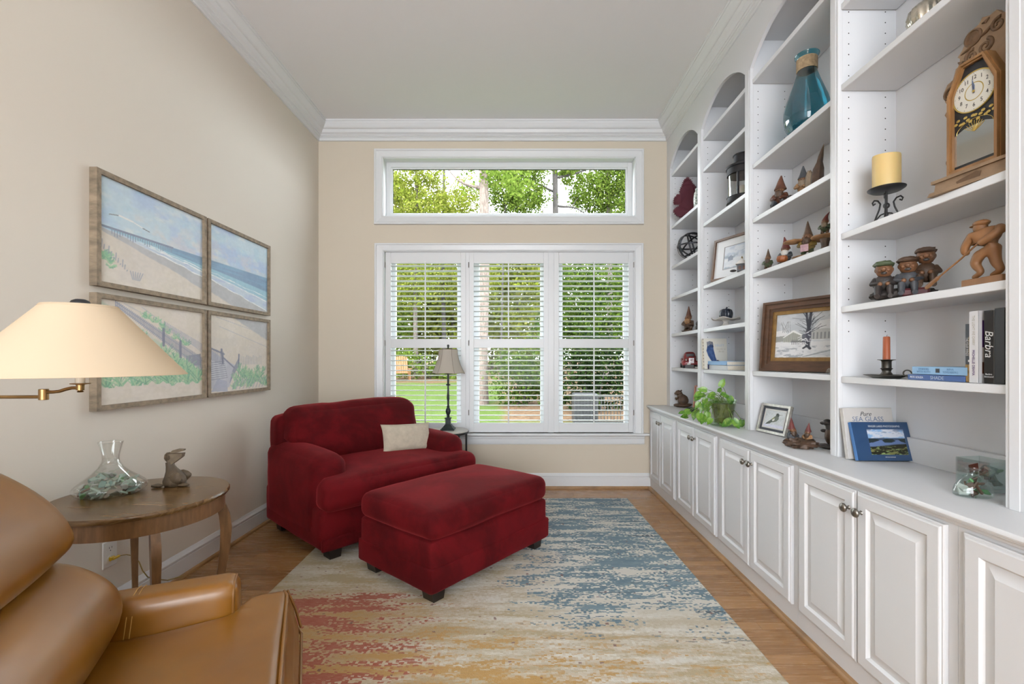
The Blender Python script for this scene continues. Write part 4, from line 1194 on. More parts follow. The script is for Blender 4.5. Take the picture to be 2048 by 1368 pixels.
class Paint:
    def __init__(s, u0, u1, v0, v1, nx, ny):
        s.nx, s.ny = nx, ny
        s.U, s.V = np.meshgrid(np.linspace(u0, u1, nx), np.linspace(v0, v1, ny))
        s.A = np.ones((ny, nx, 3)) * .8
    def lay(s, mask, col):
        m = np.clip(mask, 0, 1)[..., None]; s.A = s.A * (1 - m) + np.asarray(col, float) * m
    def seg(s, x0, y0, x1, y1, w, col, a=1.0):
        dx, dy = x1 - x0, y1 - y0; L2 = dx * dx + dy * dy + 1e-12
        t_ = np.clip(((s.U - x0) * dx + (s.V - y0) * dy) / L2, 0, 1)
        d = np.hypot(s.U - x0 - t_ * dx, s.V - y0 - t_ * dy); s.lay(a * (1 - sst(w * .5, w * 1.1, d)), col)
    def poly(s, pts, col, a=1.0, soft=0.0):
        ins = np.zeros_like(s.U, bool); n = len(pts)
        for i in range(n):
            x0, y0 = pts[i]; x1, y1 = pts[(i + 1) % n]
            c = ((y0 > s.V) != (y1 > s.V)) & (s.U < (x1 - x0) * (s.V - y0) / (y1 - y0 + 1e-12) + x0); ins ^= c
        s.lay(ins * a, col)
    def mesh(s, name, fn, m, parent, srgb=True):
        nx, ny = s.nx, s.ny
        me = bpy.data.meshes.new(name)
        a = np.linspace(0, 1, nx); c = np.linspace(0, 1, ny)
        co = [fn(x, y) for y in c for x in a]
        f = [(j * nx + i, j * nx + i + 1, (j + 1) * nx + i + 1, (j + 1) * nx + i) for j in range(ny - 1) for i in range(nx - 1)]
        me.from_pydata(co, [], f)
        at = me.color_attributes.new('print', 'FLOAT_COLOR', 'POINT')
        rgba = np.ones((ny * nx, 4)); rgba[:, :3] = lin(np.clip(s.A.reshape(-1, 3), 0, 1)); at.data.foreach_set('color', rgba.reshape(-1))
        me.materials.append(m)
        o = bpy.data.objects.new(name, me); COL.objects.link(o); o.parent = parent
        return o
def print_mat(name, rough):
    t = NT(name); at = t.n('ShaderNodeVertexColor'); at.layer_name = 'print'
    t.set(**{'Base Color': at.outputs[0], 'Roughness': rough, 'Specular IOR Level': .3}); return t.m
M['canvas'] = print_mat('painted_canvas', .6); M['glossy_print'] = print_mat('glossy_print', .25)
prr = random.Random(5)
def beach(P):
    U, V = P.U, P.V
    n1 = fbm(U * 4, V * 6, 3); n2 = fbm(U * 9 + 3, V * 9, 8); n3 = fbm(U * 40, V * 40, 12, 2)
    P.A[:] = (.74, .83, .88)
    P.lay(sst(.42, .66, fbm(U * 2.3 + 1, V * 3.0, 21)) * .8, (.63, .72, .86))
    P.lay(sst(.48, .68, n1) * .75, (.86, .89, .89))
    P.lay(sst(.50, .70, fbm(U * 5, V * 7 + 4, 31)) * .45 * sst(2.0, 1.55, V), (.89, .82, .79))
    P.lay(sst(.50, .7, n2) * .35, (.62, .78, .86))
    hz = 1.535
    below = sst(hz + .004, hz - .004, V)
    P.lay(below, (.83, .79, .73))                                   # sand
    P.lay(below * sst(.45, .62, n2) * .5, (.87, .83, .79)); P.lay(below * sst(.52, .7, n1) * .4, (.79, .76, .73))
    # distance of the water's edge below the horizon grows to the right
    e = .02 + .27 * np.clip(U, 0, 2) ** 1.15 * .82
    d = (hz - V)
    wob = .03 * (fbm(U * 8, V * 10, 41) - .5)
    wet = sst(e * 1.55 + .03, e * 1.50 + .02, d + wob) * below
    P.lay(wet, (.66, .665, .67)); P.lay(wet * sst(.45, .65, n2) * .5, (.72, .72, .73))
    sea = sst(e + .008, e - .004, d + wob) * below
    P.lay(sea, (.74, .80, .85)); P.lay(sea * sst(.45, .6, fbm(U * 6, V * 30, 44)) * .7, (.66, .72, .84))
    sea2 = sst(e * .72 + .004, e * .66, d + wob * .6) * below
    P.lay(sea2, (.55, .73, .80)); sea3 = sst(e * .44 + .004, e * .40, d) * below * sst(.45, .7, U)
    P.lay(sea3, (.40, .52, .64)); P.lay(sea3 * sst(.4, .7, fbm(U * 3, V * 40, 47)) * .6, (.44, .62, .74))
    for q, w in ((1.0, .010), (.72, .012), (.60, .008)):
        P.lay((1 - sst(.3 * w, w, np.abs(d - e * q + wob * 1.3))) * below * sst(.2, .5, U) * (.5 + .5 * sst(.35, .6, fbm(U * 12, V * 12, 51))), (.95, .96, .96))
    # pier
    P.lay((np.abs(V - (hz - .004)) < .010) * (U > .0) * (U < .66), (.42, .46, .55))
    for i in range(26):
        x = .10 + i * .0215; P.seg(x, hz - .004, x, hz - .055 - .02 * math.sin(i), .0055, (.45, .49, .58), .8)
    # gull
    P.seg(.08, 1.66, .16, 1.68, .006, (.45, .47, .5)); P.seg(.16, 1.68, .27, 1.665, .010, (.93, .93, .93)); P.seg(.27, 1.665, .38, 1.63, .006, (.93, .93, .93)); P.seg(.36, 1.635, .42, 1.62, .006, (.35, .37, .4))
    # low dune lines
    for (x0, y0, x1, y1) in ((.35, .97, 1.0, .52), (.20, .98, .75, .72), (1.15, .86, 2.0, .62), (1.1, .98, 1.7, .86)):
        P.seg(x0, y0, x1, y1, .006, (.63, .64, .68), .6)
    # dark shadow patch and steps' deck
    P.poly([(.80, .47), (.98, .50), (.99, .36), (.84, .35)], (.38, .40, .46), .75)
    # grass
    def tuft(x, y, h, n=16, cols=((.45, .68, .52), (.55, .74, .55), (.36, .56, .45), (.68, .76, .60))):
        for k in range(n):
            a = prr.uniform(-1.1, 1.1); l = h * prr.uniform(.5, 1.1)
            P.seg(x + prr.uniform(-.02, .02), y, x + math.sin(a) * l, y + math.cos(a) * l * 1.05, .0065, prr.choice(cols), .75)
    fen = lambda u: .97 - .60 * (u - .13) / .87 if u < 1.02 else .37
    P.lay(sst(-.01, -.05, V - (.93 - .62 * (U - .13) / .87)) * sst(.20, .30, V + .05 * np.sin(U * 20)) * (U < 1.0) * .55 * sst(.3, .55, n2), (.63, .74, .62))
    if P.U.min() < .9 and P.V.min() < .9:
        for i in range(60):
            x = prr.uniform(0, .95); y = prr.uniform(.14, max(.16, fen(x) - .16)); tuft(x, y, prr.uniform(.07, .15), 12)
        for i in range(16):
            x = prr.uniform(.25, .82); tuft(x, fen(x) + .06 + prr.uniform(0, .05), .06, 9)
        for i in range(9): tuft(.06 + i * .11, .17, .19, 22)
    if P.V.max() > 1.5 and P.U.min() < .5:
        for i in range(10): tuft(prr.uniform(.0, .14), prr.uniform(1.08, 1.28), .06, 8)
        for i in range(12): x = .02 + .2 * i / 11; P.seg(x, 1.35 - .9 * x, x + .004, 1.42 - .9 * x - .03 * (i % 3), .006, (.5, .53, .6), .7)
        for i in range(6): x = .27 + .012 * i; P.seg(x, 1.08, x + .01 * (i - 2), 1.16, .006, (.52, .55, .62), .7)
    # picket fence running down to the steps
    if P.U.min() < .9 and P.V.min() < .9:
        n_ = 64
        for i in range(n_):
            f = i / (n_ - 1); x = .13 + .87 * f; h = .05 + .11 * f
            P.seg(x, fen(x) - h * .5, x, fen(x) + h * .5, .0055, (.47, .49, .57), .85)
        for q in (-.3, .28): 
            P.seg(.13, fen(.13) + q * .05, 1.0, fen(1.0) + q * .16, .006, (.5, .52, .6), .8)
        for x in (.56, .74): P.seg(x, fen(x) - .09, x, fen(x) + .09, .016, (.36, .38, .46), .9)
        for i in range(26):
            f = i / 25; x = .58 + .42 * f; P.seg(x, .80 - .22 * f - .04, x, .80 - .22 * f + .04, .006, (.55, .57, .65), .7)
    if P.U.max() > 1.2 and P.V.min() < .9:
        P.poly([(1.01, .56), (1.20, .44), (1.42, .34), (1.30, .06), (1.02, .06)], (.70, .71, .76), .9)
        P.poly([(1.03, .40), (1.26, .40), (1.24, .16), (1.02, .20)], (.76, .77, .80), .9)
        for i in range(9): P.seg(1.03, .17 + .027 * i, 1.27 - .006 * i, .19 + .027 * i, .007, (.45, .47, .55), .8)
        for i in range(10): x = 1.01 + .022 * i; P.seg(x, .44 - .1 * (i / 10), x, .58 - .06 * (i / 10), .006, (.45, .47, .55), .85)
        P.seg(1.0, .58, 1.22, .50, .012, (.40, .42, .50)); P.seg(1.18, .56, 1.20, .38, .018, (.38, .40, .48)); P.seg(1.20, .46, 1.40, .30, .012, (.42, .44, .52))
        P.poly([(1.30, .10), (1.46, .34), (1.46, .46), (1.36, .30)], (.47, .49, .57), .85); P.seg(1.45, .18, 1.46, .50, .012, (.36, .38, .46))
        for i in range(14): x = 1.48 + .03 * i; P.seg(x, .36, x, .49 - .01 * (i % 4), .006, (.55, .57, .63), .7)
        P.poly([(1.03, .02), (1.28, .0), (1.26, .14), (1.12, .18)], (.62, .64, .72), .85)
        for i in range(46): tuft(prr.uniform(1.38, 1.98), prr.uniform(.02, .26), prr.uniform(.06, .13), 11)
        for i in range(10): P.seg(1.35 + .06 * i, .02, 1.42 + .06 * i, .16, .008, (.52, .55, .62), .6)
    P.A += (n3[..., None] - .5) * .05
    P.A = P.A * .80 + .20 * .93
M['driftwood'] = mat('weathered_frame_wood', (.23, .18, .125), .75, var=.35, vs=9, bump=.4, bs=30, bd=.003, stretch=(1, 4, 4))
PY = [(1.972, 2.672), (2.688, 3.362)]; PZ = [(.975, 1.492), (1.522, 2.036)]
plab = {(0, 1): 'framed beach painting with pier and gull, upper left of four', (1, 1): 'framed painting of ocean waves under clouds, upper right of four', (0, 0): 'framed painting of dune grass and picket fence, lower left of four', (1, 0): 'framed painting of beach steps, lower right of four'}
for i in (0, 1):
    for j in (0, 1):
        (y0, y1), (z0, z1) = PY[i], PZ[j]
        pt = thing('framed_painting', plab[(i, j)], 'painting', (XL, (y0 + y1) / 2, z0), 0, 'four beach paintings'); hw = (y1 - y0) / 2; hh = z1 - z0
        fw, fd = .022, .034
        for (a0, a1, c0, c1, nm) in ((-hw, hw, 0, fw, 0), (-hw, hw, hh - fw, hh, 1), (-hw, -hw + fw, 0, hh, 2), (hw - fw, hw, 0, hh, 3)):
            b = MB()
            if nm < 2:   # mitred rails
                o_, i_ = (c0, c1) if nm == 0 else (c1, c0)
                poly = [(a0, o_), (a1, o_), (a1 - fw, i_), (a0 + fw, i_)]
            else:
                o_, i_ = (a0, a1) if nm == 2 else (a1, a0)
                poly = [(o_, c0), (o_, c1), (i_, c1 - fw), (i_, c0 + fw)]
            b.prism(poly, lambda a, c_, d: (d, a, c_), .001, fd); b.build('frame_rail' if nm < 2 else 'frame_stile', M['driftwood'], pt, smooth=0)
        MB().box(.002, .020, -hw + fw * .6, hw - fw * .6, fw * .6, hh - fw * .6).build('backing', M['driftwood'], pt, smooth=0)
        P = Paint(i, i + 1, j, j + 1, 230 if i == 0 else 170, 190 if i == 0 else 150); beach(P)
        P.mesh('canvas', lambda u, v: (.0215, -hw + fw + u * (2 * hw - 2 * fw), fw + v * (hh - 2 * fw)), M['canvas'], pt)

# ------------------------------------------------------------------ things on the bookcase
def spot(px, X, z): return (X, at_x(px, X), z)
def rot_from(xd, yd):
    x = Vector(xd).normalized(); y = Vector(yd).normalized(); z = x.cross(y)
    return Matrix((x, y, z)).transposed().to_euler()
FACE_X = rot_from((0, -1, 0), (0, 0, 1))          # lettering that faces the room
DOWN_X = rot_from((0, 0, -1), (0, -1, 0))         # lettering running down a spine that faces the room
FACE_Y = rot_from((1, 0, 0), (0, 0, 1))           # lettering that faces the camera
e = .0006
M['fig_brown'] = mat('figurine_brown', (.075, .042, .025), .5, var=.5, vs=30, bump=.6, bs=50, bd=.004)
M['fig_dark'] = mat('figurine_dark', (.03, .025, .024), .45, var=.5, vs=30, bump=.6, bs=50, bd=.004)
M['fig_red'] = mat('figurine_red', (.115, .022, .020), .5, var=.4, vs=25, bump=.3, bs=40, bd=.003)
M['fig_rust'] = mat('figurine_rust', (.11, .04, .022), .5, var=.5, vs=25, bump=.4, bs=40, bd=.003)
M['fig_skin'] = mat('figurine_skin', (.17, .078, .036), .5, var=.3, vs=30)
M['fig_grey'] = mat('figurine_slate', (.06, .065, .075), .5, var=.5, vs=25, bump=.5, bs=40, bd=.003)
M['fig_beard'] = mat('figurine_beard', (.21, .16, .11), .6, var=.35, vs=30, bump=.8, bs=40, bd=.004, stretch=(2, 2, .6))
M['fig_green'] = mat('figurine_green', (.055, .075, .035), .5, var=.4, vs=25, bump=.4, bs=40, bd=.003)
M['fig_orange'] = mat('figurine_orange', (.24, .07, .018), .45, var=.25, vs=20)
M['fig_yellow'] = mat('figurine_mustard', (.20, .13, .03), .5, var=.3, vs=20)
M['fig_bark'] = mat('figurine_bark', (.27, .145, .065), .6, var=.4, vs=30, bump=.6, bs=40, bd=.004)
M['fig_wood'] = mat('carved_basswood', (.23, .105, .038), .5, var=.25, vs=14, stretch=(1, 1, .3), bump=.15, bs=30)
M['fig_white'] = mat('figurine_white', (.60, .58, .55), .5, var=.15, vs=30)

def gnome(label, loc, h, rz, hat='fig_red', coat='fig_brown', legs='fig_dark', beard='fig_beard', bend=.10, seat=False, base=True, name='gnome_figurine', hatw=1.0, group='carved gnome figurines'):
    g = thing(name, label, 'figurine', loc, rz, group)
    def bd(b, nm, m, par=g): 
        b.v = [(x * h, y * h, z * h) for x, y, z in b.v]; return b.build(nm, M[m], par, smooth=60)
    z0 = .025
    if base:
        b = MB(); b.ell((0, 0, .045), (.27, .23, .045), 18, 8, .25, 3, seed=h * 50); b.v = [(x, y, max(z, .003)) for x, y, z in b.v]; bd(b, 'base', 'fig_brown'); z0 = .05
    b = MB()
    if seat:
        for sx in (-1, 1): b.tube([(sx * .09, .02, z0 + .10), (sx * .12, -.17, z0 + .12), (sx * .13, -.20, z0 + .02), (sx * .14, -.27, z0 + .02)], [.07, .065, .05, .045], 10)
    else:
        for sx in (-1, 1): b.tube([(sx * .085, .0, z0 + .16), (sx * .095, -.01, z0 + .06), (sx * .10, -.09, z0 + .03)], [.075, .065, .05], 10)
    bd(b, 'legs', legs)
    b = MB(); b.ell((0, .02, z0 + .25), (.185, .155, .185), 18, 12, .14, 3.5, h * 31); bd(b, 'coat', coat)
    for sx in (-1, 1):
        b = MB(); b.tube([(sx * .15, .0, z0 + .36), (sx * .21, -.06, z0 + .26), (sx * .10, -.17, z0 + .23)], [.06, .055, .042], 10); b.ell((sx * .08, -.18, z0 + .23), .042, 10, 8); bd(b, 'arm', coat)
    b = MB(); b.ell((0, -.03, z0 + .50), (.115, .11, .10), 16, 10, .08, 4); b.ell((0, -.145, z0 + .49), (.032, .035, .030), 10, 8)
    for sx in (-1, 1): b.ell((sx * .115, -.02, z0 + .49), (.025, .03, .04), 8, 6); b.ell((sx * .06, -.11, z0 + .475), .035, 8, 6)
    hd = bd(b, 'head', 'fig_skin')
    b = MB()
    for sx in (-1, 1): b.ell((sx * .042, -.128, z0 + .525), .012, 8, 6)
    bd(b, 'eyes', 'fig_dark')
    b = MB(); b.ell((0, -.085, z0 + .37), (.115, .085, .14), 16, 10, .35, 6, 3); bd(b, 'beard', beard)
    b = MB(); n = 20; prof = [(.140, .525), (.135, .555), (.118, .60), (.092, .68), (.064, .78), (.038, .87), (.016, .95), (.002, 1.0 - z0)]
    vs = []; fs = []
    for k, (r_, z) in enumerate(prof):
        off = bend * ((z - .525) / .475) ** 2
        for i in range(n):
            a = 2 * PI * i / n; q = r_ * hatw * (1 + .10 * mnoise.noise(Vector((math.cos(a) * 2, math.sin(a) * 2, z * 7 + h * 9)))); vs.append((q * math.cos(a) + off * .6, q * math.sin(a) + .02 + off, z + z0))
    for k in range(len(prof) - 1):
        for i in range(n): j = (i + 1) % n; fs.append((k * n + i, k * n + j, (k + 1) * n + j, (k + 1) * n + i))
    fs += [tuple(range(n)), tuple(range(len(vs) - n, len(vs)))]
    b.add(vs, fs); bd(b, 'hat', hat)
    return g
FC = R(-50)     # facing the room and the camera

# --- far bay
co = thing('sea_fan_coral', 'burgundy sea fan coral on the far bay shelf', 'coral', (1.475, 3.97, SH[0][1]), R(-20))
M['coral'] = mat('burgundy_coral', (.075, .008, .018), .8, bump=.4, bs=120)
b = MB(); rr = random.Random(3)
outl = [(262, 155), (282, 180), (298, 210), (320, 240), (318, 290), (330, 340), (322, 390), (290, 440), (250, 470), (215, 460), (185, 450), (158, 412), (172, 388), (205, 368), (214, 347), (190, 352), (166, 355), (160, 312), (185, 286), (207, 290), (208, 255), (226, 216), (240, 170)]
outl = [((x - 250) / 929, (478 - y) / 905 + .012) for x, y in outl]
fine_ = []
for i in range(len(outl)):
    (x0, z0), (x1, z1) = outl[i], outl[(i + 1) % len(outl)]
    for k in range(6):
        f = k / 6; q = (k % 2) * .013; dx, dz_ = x1 - x0, z1 - z0; l = math.hypot(dx, dz_) + 1e-9
        fine_.append((x0 + dx * f - dz_ / l * q + rr.uniform(-.002, .002), z0 + dz_ * f + dx / l * q + rr.uniform(-.002, .002)))
b.prism(fine_, lambda a, c_, d: (a, d + .012 * math.sin(a * 30 + c_ * 22), max(c_, .012)), -.005, .005)
fan = b.build('fan', M['coral'], co, smooth=0)
b = MB()
for i, (x, z) in enumerate(fine_):
    if i % 2: continue
    dx, dz_ = x - .0, z - .14; l = math.hypot(dx, dz_) + 1e-9
    p0 = Vector((x, .012 * math.sin(x * 30 + z * 22), max(z, .014))); p1 = p0 + Vector((dx / l * .011, rr.uniform(-.012, .012), dz_ / l * .011))
    if p1.z > .012: b.tube([p0 - (p1 - p0) * .5, p1], [.0032, .0022], 5)
b.build('frilled_edge', M['coral'], co, smooth=0, kind='stuff')
MB().lathe([(.035, .0006), (.034, .010), (.018, .016), (.008, .03)], 18).build('foot', M['coral'], co)
jr = thing('patterned_vase', 'small white vase with green speckles behind the coral', 'vase', spot(1397, 1.47, SH[0][1]))
t = NT('speckled_glaze'); t.set(**{'Base Color': t.mix(t.rng(t.noise(t.obj(), 90, 3, .7), .48, .56), (.70, .72, .68), (.16, .27, .22)), 'Roughness': .25})
MB().lathe([(.028, e), (.036, .02), (.040, .08), (.034, .13), (.024, .15), (.026, .165), (.020, .165)], 28).build('body', t.m, jr, smooth=60)
orb = thing('band_orb', 'dark metal sphere of woven bands', 'ornament', (1.485, at_x(1383, 1.485), SH[0][2]))
M['gunmetal'] = mat('gunmetal', (.05, .052, .06), .4, .85, var=.2)
orr = .118
for k, (ax, ay) in enumerate(((0, 0), (60, 20), (-60, 15), (30, 75), (-35, 70), (90, 50), (80, -40), (15, -55), (-75, -60))):
    b = MB(); b.M = Matrix.Translation((0, 0, orr)) @ Matrix.Rotation(R(ay), 4, 'Y') @ Matrix.Rotation(R(ax), 4, 'X')
    w = .0068; vs = []; fs = []; n = 40; rr_ = orr - .0012 * k
    for i in range(n):
        a = 2 * PI * i / n
        for (dr, dz) in ((0, -w), (0, w), (-.003, w), (-.003, -w)): vs.append(((rr_ + dr) * math.cos(a), (rr_ + dr) * math.sin(a), dz))
    for i in range(n):
        j = (i + 1) % n
        for q in range(4): fs.append((4 * i + q, 4 * i + (q + 1) % 4, 4 * j + (q + 1) % 4, 4 * j + q))
    b.add(vs, fs); b.v = [(x, y, max(z, .0008)) for x, y, z in b.v]; b.build('band', M['gunmetal'], orb, smooth=40)
gnome('brown gnome in a pointed red hat leaning on a stump, far bay', spot(1377, 1.475, SH[0][4]), .222, FC, 'fig_rust', 'fig_brown', 'fig_brown', 'fig_bark', .0, hatw=.85)
sg = thing('small_figurine', 'tiny dark figurine beside the gnome in the far bay', 'figurine', spot(1395, 1.47, SH[0][4]), FC)
b = MB(); b.ell((0, 0, .022), (.018, .016, .022), 12, 8, .2); b.ell((0, 0, .052), .013, 12, 8); b.v = [(x, y, max(z, .0006)) for x, y, z in b.v]; b.build('body', M['fig_dark'], sg, smooth=60)
MB().lathe([(.016, .058), (.004, .078)], 12).build('hat', M['fig_grey'], sg, smooth=60)
# toy truck
tk = thing('toy_truck', 'red vintage toy pickup truck in the far bay', 'toy truck', (1.475, at_x(1377, 1.475) - .06, SH[0][5]), R(-14))
M['truck_red'] = mat('truck_enamel', (.20, .012, .014), .3, var=.2, vs=20); M['chrome'] = mat('chrome', (.6, .6, .6), .15, 1.0); M['dark_glass'] = mat('dark_glass', (.10, .11, .12), .1)
b = MB(); b.box(-.055, .055, -.02, .24, .030, .062, .008); b.build('chassis', M['truck_red'], tk)
b = MB(); b.soft((0, .035, .070), (.074, .11, .052), .022, (.003, .004, .006), 8); b.build('hood', M['truck_red'], tk, smooth=60)
b = MB(); b.soft((0, .115, .098), (.098, .085, .078), .022, (.003, .003, .004), 8, taper=lambda p: (p.x * (1 - .12 * (p.z > 0)), p.y, p.z)); cbn = b.build('cab', M['truck_red'], tk, smooth=60)
b = MB(); b.box(-.032, .032, .066, .0725, .098, .124, .003); b.build('windshield', M['dark_glass'], cbn)
b = MB(); b.box(-.058, .058, .16, .255, .055, .082, .004); b.build('truck_bed', M['truck_red'], tk)
for sx in (-1, 1):
    b = MB(); b.ell((sx * .056, .030, .044), (.019, .046, .026), 14, 10); b.build('fender', M['truck_red'], tk, smooth=60)
    b = MB(); b.ell((sx * .040, -.012, .068), (.0095, .012, .0095), 12, 8); b.build('headlight', M['chrome'], tk, smooth=60)
    for yy in (.03, .20):
        b = MB(); b.M = Matrix.Translation((sx * .056, yy, .0225)) @ Matrix.Rotation(PI / 2, 4, 'Y'); b.lathe([(.010, -.010), (.0215, -.009), (.022, 0), (.0215, .009), (.010, .010)], 18); b.build('wheel', M['black'], tk)
b = MB()
for i in range(7): b.box(-.021 + i * .0065, -.018 + i * .0065, -.024, -.0185, .042, .088, .001)
b.build('grille', M['chrome'], tk)
MB().box(-.068, .068, -.036, -.028, .030, .040, .003).build('bumper', M['truck_red'], tk)
MB().box(-.036, -.008, -.039, -.0365, .030, .043).build('number_plate', M['fig_white'], tk)
cdish = thing('white_dish', 'small white dish next to the toy truck', 'dish', spot(1397, 1.455, SH[0][5]))
MB().lathe([(.012, e), (.022, .006), (.032, .016), (.030, .016), (.018, .008)], 24).build('bowl', M['plate_white'], cdish, smooth=60)
bv = thing('beaver_figurine', 'dark brown beaver figurine on the counter by the window wall', 'figurine', (1.47, 4.055, CTZ), FC)
b = MB(); b.ell((0, 0, .016), (.080, .052, .018), 18, 10, .25, 4); b.v = [(x, y, max(z, .0006)) for x, y, z in b.v]; b.build('log', M['fig_brown'], bv, smooth=60)
b = MB(); b.ell((.012, .0, .060), (.046, .042, .052), 18, 14, .08, 4); b.ell((-.012, 0, .095), (.030, .030, .032), 16, 12); b.build('body', M['fig_brown'], bv, smooth=60)
b = MB(); b.ell((-.030, -.002, .126), (.031, .026, .024), 16, 12, .06); b.ell((-.056, -.004, .120), (.014, .015, .012), 12, 8); b.ell((-.018, .020, .147), .007, 8, 6); b.ell((-.018, -.022, .147), .007, 8, 6); b.build('head', M['fig_brown'], bv, smooth=60)
for sy in (-1, 1):
    b = MB(); b.tube([(-.015, sy * .028, .085), (-.040, sy * .026, .070), (-.052, sy * .014, .080)], [.012, .010, .008], 8); b.build('paw', M['fig_brown'], bv, smooth=60)
b = MB(); b.ell((.066, 0, .030), (.034, .022, .008), 14, 8, .1); b.build('tail', M['fig_brown'], bv, smooth=60)

# --- frames
def framed(name, label, loc, rz, lean_, w, h, rings_, art, mats, cat='picture', depth=.02):
    """rings_: list of (width, front depth, material); art(P) paints the sheet"""
    f = thing(name, label, cat, loc, rz); f.rotation_euler = (R(-lean_), 0, rz)
    ins = 0; k = 0
    for (fw, fd, m, nm) in rings_:
        a0, a1, c0, c1 = -w / 2 + ins, w / 2 - ins, ins, h - ins
        for sd in range(4):
            if sd == 0: poly = [(a0, c0), (a1, c0), (a1 - fw, c0 + fw), (a0 + fw, c0 + fw)]
            elif sd == 1: poly = [(a0, c1), (a1, c1), (a1 - fw, c1 - fw), (a0 + fw, c1 - fw)]
            elif sd == 2: poly = [(a0, c0), (a0, c1), (a0 + fw, c1 - fw), (a0 + fw, c0 + fw)]
            else: poly = [(a1, c0), (a1, c1), (a1 - fw, c1 - fw), (a1 - fw, c0 + fw)]
            b = MB(); b.prism(poly, lambda a, c_, d: (a, -d, c_), .0, fd); b.build(nm, m, f, smooth=0)
        ins += fw
    P = Paint(0, 1, 0, 1, *mats[1]); art(P)
    P.mesh('picture_sheet', lambda u, v: (-w / 2 + ins + u * (w - 2 * ins), -.004, ins + v * (h - 2 * ins)), mats[0], f)
    MB().box(-w / 2 + .002, w / 2 - .002, 0, .004, .002, h - .002).build('backing', M['fig_dark'], f, smooth=0)
    return f
def art_snow(P):
    U, V = P.U, P.V; n = fbm(U * 7, V * 9, 61); P.A[:] = (.80, .82, .84); P.lay(sst(.4, .65, n) * .7, (.72, .745, .77))
    P.lay(sst(.60, .50, V + .06 * np.sin(U * 9) + .04 * n) * .7, (.62, .64, .66))
    P.lay(sst(.42, .38, V + .03 * np.sin(U * 6)), (.90, .91, .92)); P.lay(sst(.42, .38, V) * sst(.5, .7, fbm(U * 5, V * 16, 63)) * .5, (.74, .77, .80))
    g = (.45, .46, .47); k = (.22, .23, .27)
    P.poly([(0, .62), (.17, .64), (.22, .52), (0, .48)], (.90, .91, .92)); P.poly([(.0, .49), (.20, .51), (.20, .38), (0, .36)], (.60, .61, .60))
    P.poly([(.14, .36), (.15, .50), (.30, .60), (.50, .47), (.50, .34)], (.66, .67, .64)); P.poly([(.12, .46), (.30, .62), (.33, .62), (.53, .47), (.50, .46), (.31, .58), (.15, .46)], (.93, .94, .94))
    for i in range(9): P.seg(.17 + .035 * i, .36, .17 + .035 * i, .46 + .09 * math.sin(i / 8 * PI), .005, g, .7)
    for i in range(8): P.seg(.30 + .03 * i, .30, .30 + .03 * i, .40, .006, k, .8)
    P.seg(.28, .36, .56, .35, .007, k, .8)
    P.poly([(.62, .40), (.62, .56), (.75, .64), (1, .60), (1, .40)], (.74, .75, .75)); P.poly([(.60, .56), (.75, .80), (1, .84), (1, .62), (.78, .63)], (.86, .87, .88))
    for i in range(6): P.seg(.66 + .06 * i, .42, .66 + .06 * i, .54, .016, (.45, .46, .48), .7)
    P.seg(.57, .26, .575, .62, .045, k); P.seg(.57, .26, .61, .20, .03, k); P.seg(.56, .26, .50, .21, .022, k); P.seg(.57, .58, .52, 1.0, .022, k); P.seg(.575, .58, .60, 1.0, .026, k); P.poly([(.46, .50), (.55, .58), (.62, .54), (.62, .34), (.48, .36)], (.30, .31, .36), .8)
    r_ = random.Random(2)
    for i in range(34):
        x, y, a, l = .57 + r_.uniform(-.03, .03), r_.uniform(.50, .85), r_.uniform(-1.3, 1.3), r_.uniform(.12, .34); P.seg(x, y, x + math.sin(a) * l, y + abs(math.cos(a)) * l * .8, .0055, k, .75)
    for i in range(18): x = r_.uniform(.46, .64); y = r_.uniform(.28, .56); P.seg(x, y, x + r_.uniform(-.08, .08), y + r_.uniform(-.05, .05), .010, (.93, .94, .95), .8)
    for i in range(9):
        x = .12 + .035 * (i % 5); a = r_.uniform(-.6, .6); P.seg(x, .58, x + math.sin(a) * .2, .58 + math.cos(a) * .26, .004, (.42, .43, .45), .7)
    for i in range(8): x = .50 + .06 * i; P.seg(x, .02 + .02 * i, x + .14, .06 + .018 * i, .014, (.62, .65, .68), .8)
    P.lay(sst(.28, .24, V) * sst(.55, .7, fbm(U * 9, V * 20, 66)) * .7, (.55, .58, .62))
M['walnut_frame'] = mat('dark_walnut_frame', (.085, .04, .02), .4, var=.35, vs=12, stretch=(1, 5, 5)); M['gilt'] = mat('old_gilt_liner', (.24, .135, .04), .45, .3, var=.25, vs=30)
framed('framed_snow_picture', 'wide dark-framed grey winter farm scene leaning in the third bay', (1.425 + .24 * .38, 2.640 - .24 * .925, SH[2][4] + .003), R(-67.7), 5, .48, .392,
       [(.014, .030, M['walnut_frame'], 'frame_outer'), (.026, .023, M['walnut_frame'], 'frame_moulding'), (.016, .017, M['walnut_frame'], 'frame_bead'), (.020, .012, M['gilt'], 'gilt_liner')], art_snow, (M['canvas'], (190, 150)))
def art_pale(P):
    U, V = P.U, P.V; P.A[:] = (.90, .91, .92)
    ins = (U > .19) & (U < .81) & (V > .22) & (V < .80)
    n = fbm(U * 6, V * 12, 71); P.lay(ins * 1.0, (.86, .88, .91)); P.lay(ins * sst(.45, .62, n) * .7, (.70, .75, .82)); P.lay(ins * sst(.55, .45, V) * .6, (.92, .93, .94)); P.lay(ins * sst(.52, .7, fbm(U * 9, V * 9, 73)) * sst(.62, .5, V) * .8, (.55, .60, .66))
    for (a, c, d, e_) in ((.18, .21, .82, .21), (.18, .81, .82, .81), (.18, .21, .18, .81), (.82, .21, .82, .81)): P.seg(a, c, d, e_, .007, (.35, .31, .29))
    P.poly([(.27, .42), (.27, .52), (.32, .56), (.37, .52), (.37, .42)], (.45, .49, .56), .8)
